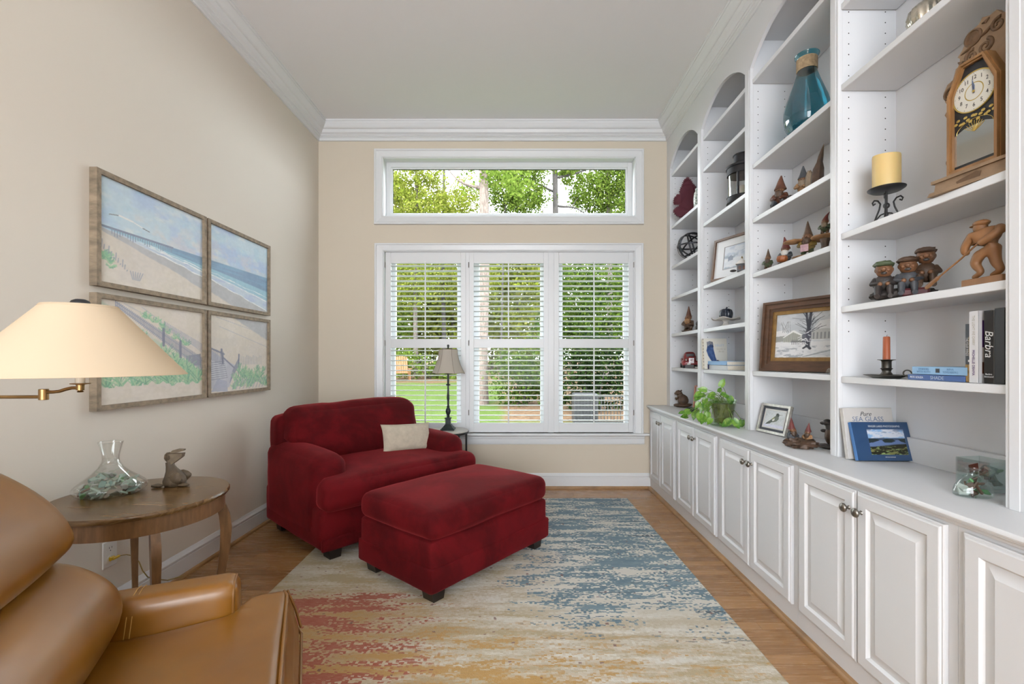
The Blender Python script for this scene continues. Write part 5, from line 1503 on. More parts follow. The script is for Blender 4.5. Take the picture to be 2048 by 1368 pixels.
M['oak_frame'] = mat('warm_oak_frame', (.11, .055, .028), .35, var=.3, vs=12)
framed('framed_print', 'thin-framed pale print with white mat leaning in the second bay', (1.424 + .23 * .375, 3.32 - .23 * .927, SH[1][3] + .003), R(-68), 7, .46, .305, [(.016, .016, M['oak_frame'], 'frame_rail')], art_pale, (M['glossy_print'], (110, 80)))
def art_bird(P):
    U, V = P.U, P.V; P.A[:] = (.82, .84, .85); P.lay(sst(.45, .65, fbm(U * 3, V * 3, 81)) * .5, (.74, .77, .78)); P.lay(sst(.25, .1, V), (.85, .86, .93))
    dk = (.24, .26, .23); P.poly([(.22, .28), (.34, .48), (.46, .64), (.56, .76), (.68, .70), (.70, .54), (.62, .40), (.48, .32), (.34, .28)], (.36, .39, .34)); P.poly([(.52, .74), (.55, .86), (.63, .88), (.69, .80), (.69, .68), (.58, .68)], dk)
    P.seg(.68, .79, .84, .80, .012, (.2, .2, .2)); P.poly([(.08, .12), (.14, .24), (.34, .46), (.46, .40), (.30, .20)], (.27, .29, .25)); P.poly([(.38, .44), (.50, .56), (.50, .44), (.42, .36)], (.90, .90, .88)); P.poly([(.36, .50), (.48, .66), (.44, .48)], (.56, .58, .38)); P.lay((np.hypot(U - .61, V - .80) < .02), (.05, .05, .05))
    P.lay(sst(.5, .7, fbm(U * 20, V * 20, 85)) * .15, (.5, .5, .5))
M['silver_frame'] = mat('silver_leaf_frame', (.50, .48, .44), .35, .6, var=.25, vs=50); M['navy_mat'] = mat('slate_mat', (.045, .05, .065), .6); M['mat_white'] = mat('mat_board', (.72, .72, .70), .7)
bf_ = framed('bird_photo_frame', 'small silver frame with a bird photograph on the counter', (1.432 + .114 * .156, 2.70 - .114 * .988, CTZ + .002), R(-81), 14, .228, .168,
       [(.014, .016, M['silver_frame'], 'frame_rail'), (.014, .008, M['navy_mat'], 'dark_mat'), (.008, .006, M['mat_white'], 'white_mat')], art_bird, (M['glossy_print'], (110, 80)))
b = MB(); b.M = Matrix.Translation((.03, .052, .014)) @ Matrix.Rotation(R(26), 4, 'X'); b.box(-.025, .025, 0, .003, 0, .105); b.build('easel_back', M['black'], bf_, smooth=0)
fo = thing('small_red_frame', 'reddish wood frame edge just visible behind the far stile', 'picture', (1.50, 3.72, CTZ), R(-70)); fo.rotation_euler = (R(-6), 0, R(-70))
M['redwood'] = mat('reddish_wood', (.30, .08, .03), .4)
for (a, c, d, e_) in ((-.08, -.066, 0, .21), (.066, .08, 0, .21), (-.066, .066, 0, .014), (-.066, .066, .196, .21)): MB().box(a, c, -.014, 0, d, e_, .002).build('frame_rail', M['redwood'], fo, smooth=0)
MB().box(-.068, .068, -.006, .0, .012, .198).build('picture_sheet', M['mat_white'], fo, smooth=0)
so = thing('silver_dish', 'small grey metal dish behind the trailing plant', 'dish', (1.43, 3.70, CTZ)); MB().lathe([(.03, e), (.034, .004), (.050, .03), (.048, .03), (.03, .008), (0, .006)], 24).build('bowl', M['gunmetal'], so, smooth=60)

# --- second bay
ln = thing('candle_lantern', 'black metal candle lantern on the second bay shelf', 'lantern', spot(1486, 1.50, SH[1][2]))
lr = .098
for nm, pr in (('base', [(.02, e), (lr, e), (lr + .004, .006), (lr, .012), (lr, .042), (lr + .003, .045), (.02, .045)]), ('upper_band', [(lr - .002, .190), (lr, .190), (lr, .232), (lr + .006, .236), (lr + .006, .242), (lr - .002, .242)]), ('lid', [(lr + .006, .242), (lr + .008, .248), (.062, .270), (.058, .272), (.058, .318), (.062, .320), (.062, .326), (.020, .332), (.010, .345), (.0, .347)])):
    MB().lathe(pr, 36).build(nm, M['iron'], ln, smooth=40) if nm != 'upper_band' else MB().lathe(pr, 36, caps=False).build(nm, M['iron'], ln, smooth=40)
for i in range(4):
    a = PI / 4 + i * PI / 2; MB().box(.092 * math.cos(a) - .006, .092 * math.cos(a) + .006, .092 * math.sin(a) - .006, .092 * math.sin(a) + .006, .044, .192).build('post', M['iron'], ln, smooth=0)
MB().lathe([(lr - .006, .045), (lr - .006, .19)], 36, caps=False).build('glass_chimney', M['jar'], ln, smooth=60)
M['wax_white'] = mat('ivory_wax', (.70, .66, .57), .5, Subsurface_Weight=.1)
lcn = thing('lantern_candle', 'ivory pillar candle inside the black lantern', 'candle', (ln.location.x, ln.location.y, SH[1][2] + .0455)); MB().lathe([(.040, 0), (.040, .066), (.037, .070), (.02, .066), (0, .066)], 28).build('wax', M['wax_white'], lcn, smooth=40); MB().lathe([(.0015, .066), (.0012, .078)], 6).build('wick', M['black'], lcn)
ho = thing('house_ornament', 'little snow-roofed house ornament in front of the pale print', 'ornament', spot(1484, 1.432, SH[1][3]), R(-30))
MB().box(-.028, .028, -.022, .022, e, .05, .002).build('walls', M['fig_grey'], ho, smooth=0)
b = MB(); b.prism([(-.036, .048), (.036, .048), (0, .082)], lambda a, c_, d: (a, d, c_), -.028, .028); b.build('roof', M['fig_white'], ho, smooth=0)
MB().lathe([(.004, .078), (.006, .088), (.001, .10)], 10).build('finial', M['fig_yellow'], ho)
b = MB(); b.box(-.018, -.004, -.0235, -.022, .012, .034); b.box(.006, .018, -.0235, -.022, .012, .034); b.build('windows', M['fig_rust'], ho, smooth=0)
MB().ell((-.05, -.012, .008), (.02, .012, .008), 10, 6).build('sledge', M['fig_dark'], ho)
cs = thing('cake_stand', 'small wavy white pedestal stand in the second bay', 'stand', spot(1452, 1.485, SH[1][4]))
b = MB(); b.lathe([(.034, e), (.036, .004), (.020, .018), (.017, .034), (.026, .044), (.03, .048)], 28); b.build('pedestal', M['fig_white'], cs, smooth=60)
b = MB(); vs = []; fs = []; n = 40
for (r_, z, w) in ((0, .049, 0), (.055, .051, 0), (.085, .055, .004), (.094, .060, .007), (.094, .056, .007), (.06, .046, 0), (0, .045, 0)):
    for i in range(n): a = 2 * PI * i / n; q = 1 + .03 * math.sin(5 * a); vs.append((r_ * q * math.cos(a), r_ * q * math.sin(a), z + w * math.sin(5 * a)))
for k in range(6):
    for i in range(n): j = (i + 1) % n; fs.append((k * n + i, k * n + j, (k + 1) * n + j, (k + 1) * n + i))
b.add(vs, fs); b.build('plate', M['fig_white'], cs, smooth=60)
pk = thing('glass_pumpkin', 'dark blue glossy pumpkin ornament on the white stand', 'ornament', (cs.location.x, cs.location.y, SH[1][4] + .0515)); M['blue_glaze'] = mat('midnight_glaze', (.015, .022, .038), .12, var=.6, vs=40)
MB().lathe([(.020, 0), (.036, .006), (.043, .024), (.044, .046), (.038, .066), (.022, .076), (.008, .073)], 48, flute=.055, nf=9).build('body', M['blue_glaze'], pk, smooth=60)
MB().tube([(0, 0, .070), (.002, 0, .080), (.008, 0, .088)], [.007, .005, .006], 8).build('stem', M['blue_glaze'], pk, smooth=60)

# --- books
def book(name, label, loc, th, h, d, cover, rz=0.0, group=None, spine=None, lie=False, edge=None):
    """standing: spine faces the room (-x), thickness along y. lie: spine faces the room, flat, length along y"""
    bk = thing(name, label, 'book', loc, rz, group)
    c = .0022
    if not lie:
        b = MB(); b.box(0, d, -th / 2, -th / 2 + c, e, h); b.box(0, d, th / 2 - c, th / 2, e, h); b.box(-.001, c, -th / 2, th / 2, e, h, .0008); b.build('cover', cover, bk, smooth=0)
        MB().box(c, d - .004, -th / 2 + c, th / 2 - c, .004, h - .004).build('pages', M['paper'], bk, smooth=0)
    else:
        b = MB(); b.box(0, d, -h / 2, h / 2, e, c); b.box(0, d, -h / 2, h / 2, th - c, th); b.box(-.002, c, -h / 2, h / 2, e, th, .001); b.build('cover', cover, bk, smooth=0)
        MB().box(c, d - .004, -h / 2 + .004, h / 2 - .004, c, th - c).build('pages', edge or M['paper'], bk, smooth=0)
    return bk
bm = lambda n, c, r_=.35: mat(n, c, r_)
M['ink_black'] = bm('ink_black', (.02, .02, .025)); M['ink_white'] = bm('ink_white', (.75, .76, .78)); M['ink_gold'] = bm('ink_gold', (.55, .36, .08)); M['ink_blue'] = bm('ink_slate_blue', (.13, .17, .27)); M['ink_purple'] = bm('ink_purple', (.08, .03, .16)); M['ink_grey'] = bm('ink_grey', (.45, .42, .36)); M['ink_silver'] = bm('ink_silver', (.42, .50, .60)); M['ink_light_blue'] = bm('ink_light_blue', (.12, .24, .42))
# bird guide standing against the far side panel, cover to the camera
def art_guide(P):
    U, V = P.U, P.V; P.A[:] = (.86, .85, .81); P.lay((U < .06) * 1., (.80, .77, .70)); b1 = (.20, .29, .47)
    P.lay((np.abs(U - .035) < .014) * (np.sin(V * 60) > .2) * .6, (.45, .40, .36))
    P.poly([(.20, .74), (.16, .60), (.22, .44), (.32, .30), (.40, .22), (.60, .20), (.52, .40), (.46, .62), (.44, .74), (.38, .82)], b1)
    for i in range(5): P.seg(.22 + .055 * i, .72, .21 + .05 * i, .90 - .012 * abs(i - 2), .022, (.14, .18, .28))
    P.poly([(.18, .0), (.18, .16), (.36, .22), (.58, .26), (.66, .16), (.78, .0)], (.24, .20, .32)); P.poly([(.50, .22), (.60, .30), (.70, .26), (.64, .18)], (.20, .17, .22)); P.lay(sst(.45, .6, fbm(U * 14, V * 9, 91)) * (P.A[..., 2] < .6) * .4, (.36, .46, .62))
gy = 3.375
gb = thing('bird_guide_book', 'cream bird guide with a blue bird standing behind two blue books', 'book', (1.472, gy, SH[1][5] + .0035), R(-4)); gb.rotation_euler = (R(-6), 0, R(-4))
MB().box(-.087, .087, .001, .028, .001, .226, .001).build('pages', M['paper'], gb, smooth=0)
P = Paint(0, 1, 0, 1, 90, 110); art_guide(P); P.mesh('front_cover', lambda u, v: (-.089 + .178 * u, 0, .0005 + .228 * v), M['glossy_print'], gb)
text('title_lettering', 'SIBLEY', .026, M['ink_silver'], gb, (.034, -.0006, .176), FACE_Y, xs=.95); text('subtitle_lettering', 'Guide to\nBirds', .019, M['ink_grey'], gb, (.046, -.0006, .140), FACE_Y, shear=.2)
M['sky_blue'] = bm('sky_blue_cloth', (.16, .34, .60)); M['grey_white'] = bm('pale_jacket', (.55, .57, .60)); M['navy'] = bm('navy_cloth', (.035, .07, .14)); M['light_blue'] = bm('light_blue_jacket', (.25, .44, .66))
ym = (at_x(1414, 1.42) + at_x(1452, 1.42)) / 2 - .02
book('flat_book', 'blue-and-white spined book at the bottom of the pair in the second bay', (1.425, ym, SH[1][5]), .034, .29, .21, M['grey_white'], 0, 'pair of books in the second bay', lie=True)
o = COL.objects[-1] if False else None
b2 = book('flat_book', 'light blue cloth book on top of the pair in the second bay', (1.420, ym + .004, SH[1][5] + .0346), .028, .30, .22, M['sky_blue'], 0, 'pair of books in the second bay', lie=True)

# --- third bay
M['teal_glass'] = thin_glass('teal_glass', (.10, .42, .50), .12, .03, .55)
vz = thing('teal_vase', 'teal glass vase with rope-wrapped neck', 'vase', spot(1614, 1.505, SH[2][1])); M['rope'] = mat('jute_rope', (.36, .265, .16), .9, var=.3, vs=60, bump=.6, bs=90)
MB().lathe([(.0, .004), (.060, .004), (.082, .012), (.100, .045), (.108, .085), (.106, .125), (.094, .175), (.076, .225), (.060, .27), (.048, .31), (.043, .335), (.043, .385), (.048, .397), (.056, .404), (.057, .409), (.052, .411)], 56, caps=False).build('body', M['teal_glass'], vz, smooth=60)
b = MB()
for i in range(13): b.tube([(.0455 * math.cos(a), .0455 * math.sin(a), .330 + i * .0048) for a in [2 * PI * k / 24 for k in range(24)]], .0027, 6, True)
b.build('rope_wrap', M['rope'], vz, smooth=60)
M['vase_foot'] = M['teal_glass']
gnome('reclining gnome with a tall rust hat on the vase-side upper shelf', spot(1560, 1.47, SH[2][2]), .185, FC, 'fig_rust', 'fig_rust', 'fig_grey', 'fig_brown', .04, seat=True, hatw=1.2)
gnome('small gnome in a round grey hat amid wood chips', spot(1606, 1.475, SH[2][2]), .155, FC, 'fig_grey', 'fig_bark', 'fig_bark', 'fig_beard', .0, hatw=1.15)
dw = thing('driftwood_spire', 'tall pointed piece of driftwood beside the small gnome', 'driftwood', spot(1634, 1.50, SH[2][2]), R(-50))
b = MB(); n = 12; vs = []; fs = []
pr = [(.030, .0006), (.027, .03), (.026, .07), (.022, .11), (.013, .14), (.011, .17), (.006, .20), (.001, .226)]
for (r_, z) in pr:
    for i in range(n): a = 2 * PI * i / n; q = r_ * (1 + .35 * mnoise.noise(Vector((math.cos(a) * 1.7, math.sin(a) * 1.7, z * 6)))); vs.append((q * math.cos(a) + .12 * z * z / .2, q * math.sin(a), z))
for k in range(len(pr) - 1):
    for i in range(n): j = (i + 1) % n; fs.append((k * n + i, k * n + j, (k + 1) * n + j, (k + 1) * n + i))
fs += [tuple(range(n)), tuple(range(len(vs) - n, len(vs)))]
b.add(vs, fs); b.build('spire', M['fig_brown'], dw, smooth=60)
b = MB(); b.ell((-.034, 0, .055), (.020, .012, .056), 14, 10, .3, 4); b.v = [(x, y, max(z, .0006)) for x, y, z in b.v]; b.build('pale_slab', M['fig_beard'], dw, smooth=60)
for k, (px, X, w, lab) in enumerate(((1583, 1.44, .022, 'grey stone chip between the reclining gnome and the hatted gnome'), (1649, 1.45, .020, 'dark pebble right of the driftwood spire'), (1658, 1.46, .026, 'dark wood knot by the stile right of the driftwood'))):
    st_ = thing('wood_chip', lab, 'wood chip', spot(px, X, SH[2][2]), k); b = MB(); b.ell((0, 0, w * .42), (w, w * .7, w * .42), 14, 8, .35, 3, k); b.v = [(x, y, max(z, .0006)) for x, y, z in b.v]; b.build('chip', M['fig_dark'], st_, smooth=60)
gnome('little bareheaded brown carved figure at the left of the third bay', spot(1536, 1.435, SH[2][3]), .118, FC, 'fig_brown', 'fig_green', 'fig_brown', 'fig_brown', 0, base=False, name='carved_figurine', hatw=.9)
pg = gnome('gnome in a dark red hat holding an orange pumpkin', spot(1571, 1.46, SH[2][3]), .150, FC, 'fig_red', 'fig_grey', 'fig_dark', 'fig_white', -.06, hatw=1.1)
b = MB(); b.lathe([(.008, .004), (.022, .008), (.028, .022), (.024, .036), (.008, .040)], 30, (-.006, -.030, .006), flute=.06, nf=8); b.build('pumpkin', M['fig_orange'], pg, smooth=60)
mg = gnome('bearded gnome between wooden fungus ledges in a mustard scarf', spot(1615, 1.48, SH[2][3] + .016), .175, FC, 'fig_brown', 'fig_yellow', 'fig_green', 'fig_brown', 0, base=False, hatw=.95)
b = MB(); b.ell((0, 0, -.007), (.072, .055, .0085), 24, 8, .12, 3); b.build('wooden_slab', M['fig_bark'], mg, smooth=60)
for (x, y, z) in ((-.062, .0, .080), (.062, .01, .070)):
    b = MB(); b.ell((x, y, z), (.050, .042, .011), 20, 8, .15, 3); b.build('fungus_ledge', M['fig_bark'], mg, smooth=60)
MB().box(-.018, .018, -.046, -.043, .012, .048, .001).build('painted_sign', mat('pink_sign', (.42, .27, .30), .5, var=.3, vs=60), mg, smooth=0)
rl_ = thing('fungus_shelf_stand', 'bark-edged wooden ledge holding the red-hatted gnome', 'stand', spot(1650, 1.50, SH[2][3]), FC)
b = MB(); b.tube([(0, 0, .001), (0, 0, .04), (0, 0, .082)], [.022, .016, .024], 12); b.build('stalk', M['fig_brown'], rl_, smooth=60)
b = MB(); b.ell((0, 0, .084), (.062, .046, .012), 22, 8, .12, 3); b.build('ledge', M['fig_bark'], rl_, smooth=60)
gnome('gnome with tilted red hat playing a flute on a bark ledge', (rl_.location.x, rl_.location.y, SH[2][3] + .0945), .112, FC, 'fig_red', 'fig_green', 'fig_brown', 'fig_beard', .22, base=False)
cr = thing('glass_pebble_ornament', 'small clear glass ornament at the stile beside the snow picture', 'ornament', spot(1659, 1.425, SH[2][4])); MB().lathe([(.008, e), (.014, .010), (.010, .022), (.003, .030)], 10).build('crystal', M['jar'], cr, smooth=20)
# gnome pair on a rocky base and the partly hidden figure
gx, gy_, _ = at_z(1602, 896, CTZ)
gp = thing('gnome_pair_figurine', 'two red-hatted gnomes chatting on a rocky brown base', 'figurine', (gx, gy_, CTZ), R(-25))
b = MB(); b.ell((0, 0, .022), (.068, .042, .027), 30, 14, .55, 6, 2); b.v = [(x, y, max(z, .0006)) for x, y, z in b.v]; b.build('rock_base', M['fig_brown'], gp, smooth=60)
for (x, y, z, h_, rz_, coat, nm) in ((-.036, .012, .018, .125, 40, 'fig_grey', 'standing_gnome'), (.028, .0, .024, .100, -40, 'fig_bark', 'sitting_gnome')):
    g2 = gnome('x', (0, 0, 0), h_, 0, 'fig_red', coat, 'fig_brown', 'fig_brown', .05, seat=nm[0] == 's' and nm[1] == 'i', base=False)
    g2.parent = gp; g2.location = (x, y, z); g2.rotation_euler = (0, 0, R(rz_)); g2.name = nm
    for kk in ('label', 'category', 'group'): del g2[kk]
hf = thing('brown_figurine', 'dark brown standing animal figurine half hidden by the stile', 'figurine', (1.492, at_x(1657, 1.492), CTZ), FC)
b = MB(); b.ell((0, 0, .010), (.052, .044, .011), 20, 8, .2); b.v = [(x, y, max(z, .0006)) for x, y, z in b.v]; b.build('base', M['fig_dark'], hf, smooth=60)
b = MB(); b.ell((0.01, 0, .060), (.026, .024, .046), 16, 12, .1); b.build('body', M['fig_brown'], hf, smooth=60)
b = MB(); b.ell((-.004, 0, .122), (.020, .018, .017), 14, 10); b.ell((-.024, 0, .118), (.012, .010, .008), 10, 8); b.tube([(.008, 0, .09), (.0, 0, .115)], [.018, .014], 10); b.ell((-.020, 0, .082), (.014, .012, .008), 10, 8); b.build('head', M['fig_dark'], hf, smooth=60)

# --- potted plant on the counter
pxx, pyy, _ = at_z(1446, 851, CTZ)
pot = thing('potted_plant', 'trailing green pothos in a green glass pot on the counter', 'plant', (pxx, pyy, CTZ))
M['green_glass'] = thin_glass('green_glass', (.66, .78, .60), .14, .05, .6); M['soil'] = mat('potting_soil', (.045, .032, .02), .95, var=.5, vs=60)
MB().lathe([(.0, .014), (.050, .014), (.054, .02), (.076, .148), (.080, .152), (.082, .166), (.079, .168)], 48, caps=False).build('pot', M['green_glass'], pot, smooth=50)
MB().lathe([(.048, .020), (.0715, .142), (.0, .142)], 40).build('soil', mat('root_ball', (.20, .17, .07), .9, var=.5, vs=40), pot, smooth=40)
MB().lathe([(0, .001), (.072, .001), (.088, .010), (.090, .016), (.086, .016), (.07, .008), (0, .008)], 48, caps=False).build('saucer', M['green_glass'], pot, smooth=50)
t = NT('pothos_leaf'); ri = t.n('ShaderNodeObjectInfo').outputs['Random']
col = t.mix(ri, (.045, .15, .012), (.13, .30, .03)); col = t.mix(t.rng(t.noise(t.obj(), 3, 3), .5, .75), col, (.24, .38, .06))
t.set(**{'Base Color': col, 'Roughness': .32, 'Specular IOR Level': .5}); M['pothos'] = t.m
M['vine'] = mat('vine_stem', (.14, .22, .04), .5)
b = MB(); vs = []; fs = []; n = 9     # heart-shaped leaf, tip along +x, unit length
for i in range(n + 1):
    f = i / n; x = -.12 + 1.12 * f; w = .40 * (math.sin(PI * min(1, f * .95 + .08)) ** .75) * (1 - .35 * f) * (1.25 - .3 * f) if i < n else .0
    zc = -.22 * f * f + .05
    for k in (-1, -.5, 0, .5, 1):
        vs.append((x - (.13 * abs(k) if i < 3 else 0) * (1 - f), k * w, zc + .22 * abs(k) * w))
for i in range(n):
    for k in range(4): fs.append((5 * i + k, 5 * i + k + 1, 5 * i + k + 6, 5 * i + k + 5))
b.add(vs, fs); leaf0 = None; LB = b
plist = [(1442, 771, .062, 70), (1411, 780, .060, 170), (1401, 787, .062, 200), (1398, 793, .058, 215), (1412, 798, .055, 240), (1428, 788, .05, 190), (1426, 794, .055, 175), (1438, 783, .042, 60), (1444, 788, .055, -30), (1451, 793, .050, -20), (1459, 795, .068, -75), (1453, 812, .085, -80), (1405, 811, .060, 250), (1398, 806, .055, 235), (1414, 816, .058, 250), (1394, 821, .060, 245), (1378, 823, .070, 190), (1367, 825, .045, 185), (1373, 833, .055, 180), (1389, 827, .058, 250), (1400, 828, .065, 265), (1406, 832, .070, 260), (1415, 827, .075, 250), (1422, 838, .055, 240), (1461, 842, .080, 215), (1468, 841, .072, -60), (1448, 842, .062, 220), (1484, 842, .062, -100), (1434, 800, .05, 220), (1420, 806, .055, 230), (1408, 790, .05, 200)]
rr = random.Random(9)
for i, (px, py, sz, an) in enumerate(plist):
    Y = pyy + rr.uniform(-.075, .045) + (.10 if px < 1395 else 0) - (.06 if px > 1455 and py > 830 else 0)
    w = Vector(((px - CX) / FPX * Y, Y, EYE - (py - CY) / FPX * Y))
    if w.z < CTZ + .032: w.z = CTZ + .032
    q = w - Vector(pot.location)
    if leaf0 is None: o = LB.build('leaf', M['pothos'], pot, smooth=60); leaf0 = o
    else: o = share(leaf0, 'leaf', pot)
    # blade points in the picture's direction an, face turned to the viewer
    d = Vector((math.cos(R(an)), rr.uniform(-.5, .3), math.sin(R(an)))).normalized(); nrm = Vector((-.35, -1, .55 + rr.uniform(-.2, .3))); nrm = (nrm - nrm.dot(d) * d).normalized(); yv = nrm.cross(d)
    o.matrix_basis = Matrix.Translation(q) @ Matrix((d, yv, nrm)).transposed().to_4x4() @ Matrix.Scale(sz * .82, 4)
    top = Vector((rr.uniform(-.03, .03), rr.uniform(-.03, .03), .145))
    mid = (q + top) / 2 + Vector((0, 0, .05 if q.z > .03 else .035))
    b = MB(); b.tube([top + (mid - top) * f * (2 - f) * .5 + (q - top) * f * f * .5 if False else (1 - f) ** 2 * top + 2 * f * (1 - f) * mid + f * f * q for f in [k / 8 for k in range(9)]], .0017, 5); b.build('stem', M['vine'], pot, smooth=60)

# --- near bay
sv = thing('silver_ornament', 'fluted silver ornament on the top shelf of the near bay', 'ornament', spot(1853, 1.50, SH[3][1]))
M['mercury'] = mat('mercury_glass', (.55, .52, .44), .18, .9, var=.3, vs=20)
MB().lathe([(.018, e), (.03, .006), (.050, .03), (.058, .058), (.050, .088), (.028, .108), (.012, .112)], 56, flute=.045, nf=14).build('body', M['mercury'], sv, smooth=60); MB().lathe([(.012, .110), (.014, .118), (.006, .122), (.0, .128)], 14).build('cap', M['brass'], sv)
# mantel clock
ck = thing('mantel_clock', 'carved oak mantel clock with white numeral dial', 'clock', (1.468, 1.432, SH[3][2]), R(6))
M['clock_oak'] = mat('clock_oak', (.25, .125, .045), .4, var=.3, vs=10, stretch=(3, 3, .6)); M['clock_carved'] = mat('carved_oak', (.24, .155, .09), .6, var=.25, vs=14, bump=.3, bs=30, bd=.003); M['carve_dark'] = mat('carved_oak_recess', (.12, .065, .03), .65, var=.3, vs=20)
def CF(a, b_, d): return (-d, -a, b_)
b = MB(); b.prism([(-.146, 0), (.146, 0), (.135, .012), (-.135, .012)], CF, -.055, .062); b.prism([(-.128, .012), (.128, .012), (.122, .040), (-.122, .040)], CF, -.05, .052); b.prism([(-.132, .040), (.132, .040), (.132, .050), (-.132, .050)], CF, -.055, .060); b.v = [(x, y * .84, max(z, .0006)) for x, y, z in b.v]; b.build('base', M['clock_carved'], ck, smooth=0)
hexo = [(-.075, .050), (.075, .050), (.075, .312), (.036, .400), (-.036, .400), (-.075, .312)]
def cz_(z): return float(np.interp(z, [0, .07, .205, .318, .345, .53], [0, .07, .262, .385, .415, .535]))
def sc(poly, k): 
    return [(x * k, .225 + (z - .225) * (1 - (1 - k) * .46)) for x, z in poly]
b = MB(); b.prism(hexo, CF, -.045, .030); b.build('case', M['clock_oak'], ck, smooth=0)
def ringp(b, o_, i_, d0, d1):
    n = len(o_); vs = [CF(*p, d1) for p in o_] + [CF(*p, d1) for p in i_] + [CF(*p, d0) for p in o_] + [CF(*p, d0) for p in i_]; fs = []
    for k in range(n): j = (k + 1) % n; fs += [(k, j, n + j, n + k), (k, j, 2 * n + j, 2 * n + k), (n + k, n + j, 3 * n + j, 3 * n + k)]
    b.add(vs, fs)
b = MB(); ringp(b, hexo, sc(hexo, .93), .030, .036); ringp(b, sc(hexo, .955), sc(hexo, .86), .030, .046); ringp(b, sc(hexo, .86), sc(hexo, .79), .030, .040); b.build('door_frame', M['clock_oak'], ck, smooth=0)
b = MB(); b.prism(sc(hexo, .80), CF, .029, .031); b.build('door_glass_back', M['black'], ck, smooth=0)
M['dial'] = mat('dial_enamel', (.68, .67, .60), .4); M['gilt2'] = mat('gilt_paint', (.50, .36, .10), .35, .6)
dz = .295
b = MB(); b.M = Matrix.Translation((-.032, 0, dz)) @ Matrix.Rotation(-PI / 2, 4, 'Y'); b.lathe([(.0590, 0), (.0590, .0015), (.0, .0015)], 56); dl = b.build('dial', M['dial'], ck, smooth=30)
b = MB(); b.M = Matrix.Translation((-.032, 0, dz)) @ Matrix.Rotation(-PI / 2, 4, 'Y'); b.lathe([(.0590, 0), (.0630, .0), (.0625, .003), (.0590, .0025)], 56, caps=False); b.build('bezel', M['gilt2'], ck, smooth=40)
b = MB(); b.M = Matrix.Translation((-.0336, 0, dz)) @ Matrix.Rotation(-PI / 2, 4, 'Y'); b.lathe([(.0248, 0), (.0275, 0)], 48, caps=False); b.build('dial_ring', M['gilt2'], dl, smooth=0)
b = MB()
for k in range(60):
    a = 2 * PI * k / 60; r0 = .0555 if k % 5 else .0540; p0 = (r0 * math.sin(a), r0 * math.cos(a)); p1 = (.0572 * math.sin(a), .0572 * math.cos(a)); w = .0003 if k % 5 else .0007; nx_, nz_ = math.cos(a) * w, -math.sin(a) * w
    b.add([CF(p0[0] - nx_, dz + p0[1] - nz_, .0337), CF(p0[0] + nx_, dz + p0[1] + nz_, .0337), CF(p1[0] + nx_, dz + p1[1] + nz_, .0337), CF(p1[0] - nx_, dz + p1[1] - nz_, .0337)], [(0, 1, 2, 3)])
b.build('minute_track', M['ink_black'], dl, smooth=0)
for k in range(1, 13):
    a = 2 * PI * k / 12; text('numeral', str(k), .0175, M['ink_black'], dl, CF(.0428 * math.sin(a), dz + .0428 * math.cos(a), .0339), FACE_X, xs=.85)
for (a, l, w, nm) in ((-6, .040, .0018, 'minute_hand'), (-2, .028, .0026, 'hour_hand')):
    a = R(a); b = MB(); dx, dz_ = math.sin(a), math.cos(a)
    b.prism([(-dz_ * w - dx * .006, dz + dx * w - dz_ * .006), (dz_ * w - dx * .006, dz - dx * w - dz_ * .006), (dz_ * w * 1.3 + dx * l * .6, dz - dx * w * 1.3 + dz_ * l * .6), (dx * l, dz + dz_ * l), (-dz_ * w * 1.3 + dx * l * .6, dz + dx * w * 1.3 + dz_ * l * .6)], CF, .0345, .0352); b.build(nm, M['ink_blue'], ck, smooth=0)
b = MB(); b.M = Matrix.Translation((-.0352, 0, dz)) @ Matrix.Rotation(-PI / 2, 4, 'Y'); b.lathe([(.004, 0), (.003, .002), (0, .0025)], 14); b.build('arbor', M['gilt2'], ck)
M['mirror'] = mat('silvered_glass', (.75, .77, .78), .06, 1.0)
b = MB(); b.prism([(-.0585, .078), (.0585, .078), (.0585, .178), (.03, .190), (-.03, .190), (-.0585, .178)], CF, .0312, .0318); b.build('lower_glass', M['mirror'], ck, smooth=0)
b = MB(); rr = random.Random(4)
for k in range(16):
    x = -.054 + .108 * k / 15; z = .214 + .010 * math.sin(k * 1.9); b.ell(CF(x, z, .033), (.0012, .006, .0045), 8, 6)
for k in range(9):
    a = R(-60 + 15 * k); b.tube([CF(0, .170, .0325), CF(.02 * math.sin(a), .170 + .02 * math.cos(a), .0325), CF(.032 * math.sin(a), .174 + .030 * math.cos(a), .0325)], .0009, 5)
b.tube([CF(.052 * math.cos(a), .180 + .030 * math.sin(a), .0325) for a in [PI * k / 16 for k in range(17)]], .0008, 5)
b.build('gilt_decoration', M['gilt2'], ck, smooth=60)
crest = [(-.118, .205), (-.128, .222), (-.112, .240), (-.126, .262), (-.132, .292), (-.118, .312), (-.098, .318), (-.088, .345), (-.076, .352), (-.074, .385), (-.082, .398), (-.066, .420), (-.046, .470), (-.030, .490), (-.010, .498), (.0, .520), (.022, .506), (.044, .512), (.060, .480), (.078, .470), (.072, .430), (.084, .400), (.076, .370), (.090, .345), (.100, .318), (.120, .312), (.132, .292), (.126, .262), (.112, .240), (.128, .222), (.118, .205), (.088, .215), (.088, .07), (-.088, .07), (-.088, .215)]
crest = [(x * .89, cz_(z)) for x, z in crest]
b = MB(); b.prism(crest, CF, -.012, .004); b.build('carved_crest', M['clock_carved'], ck, smooth=0)
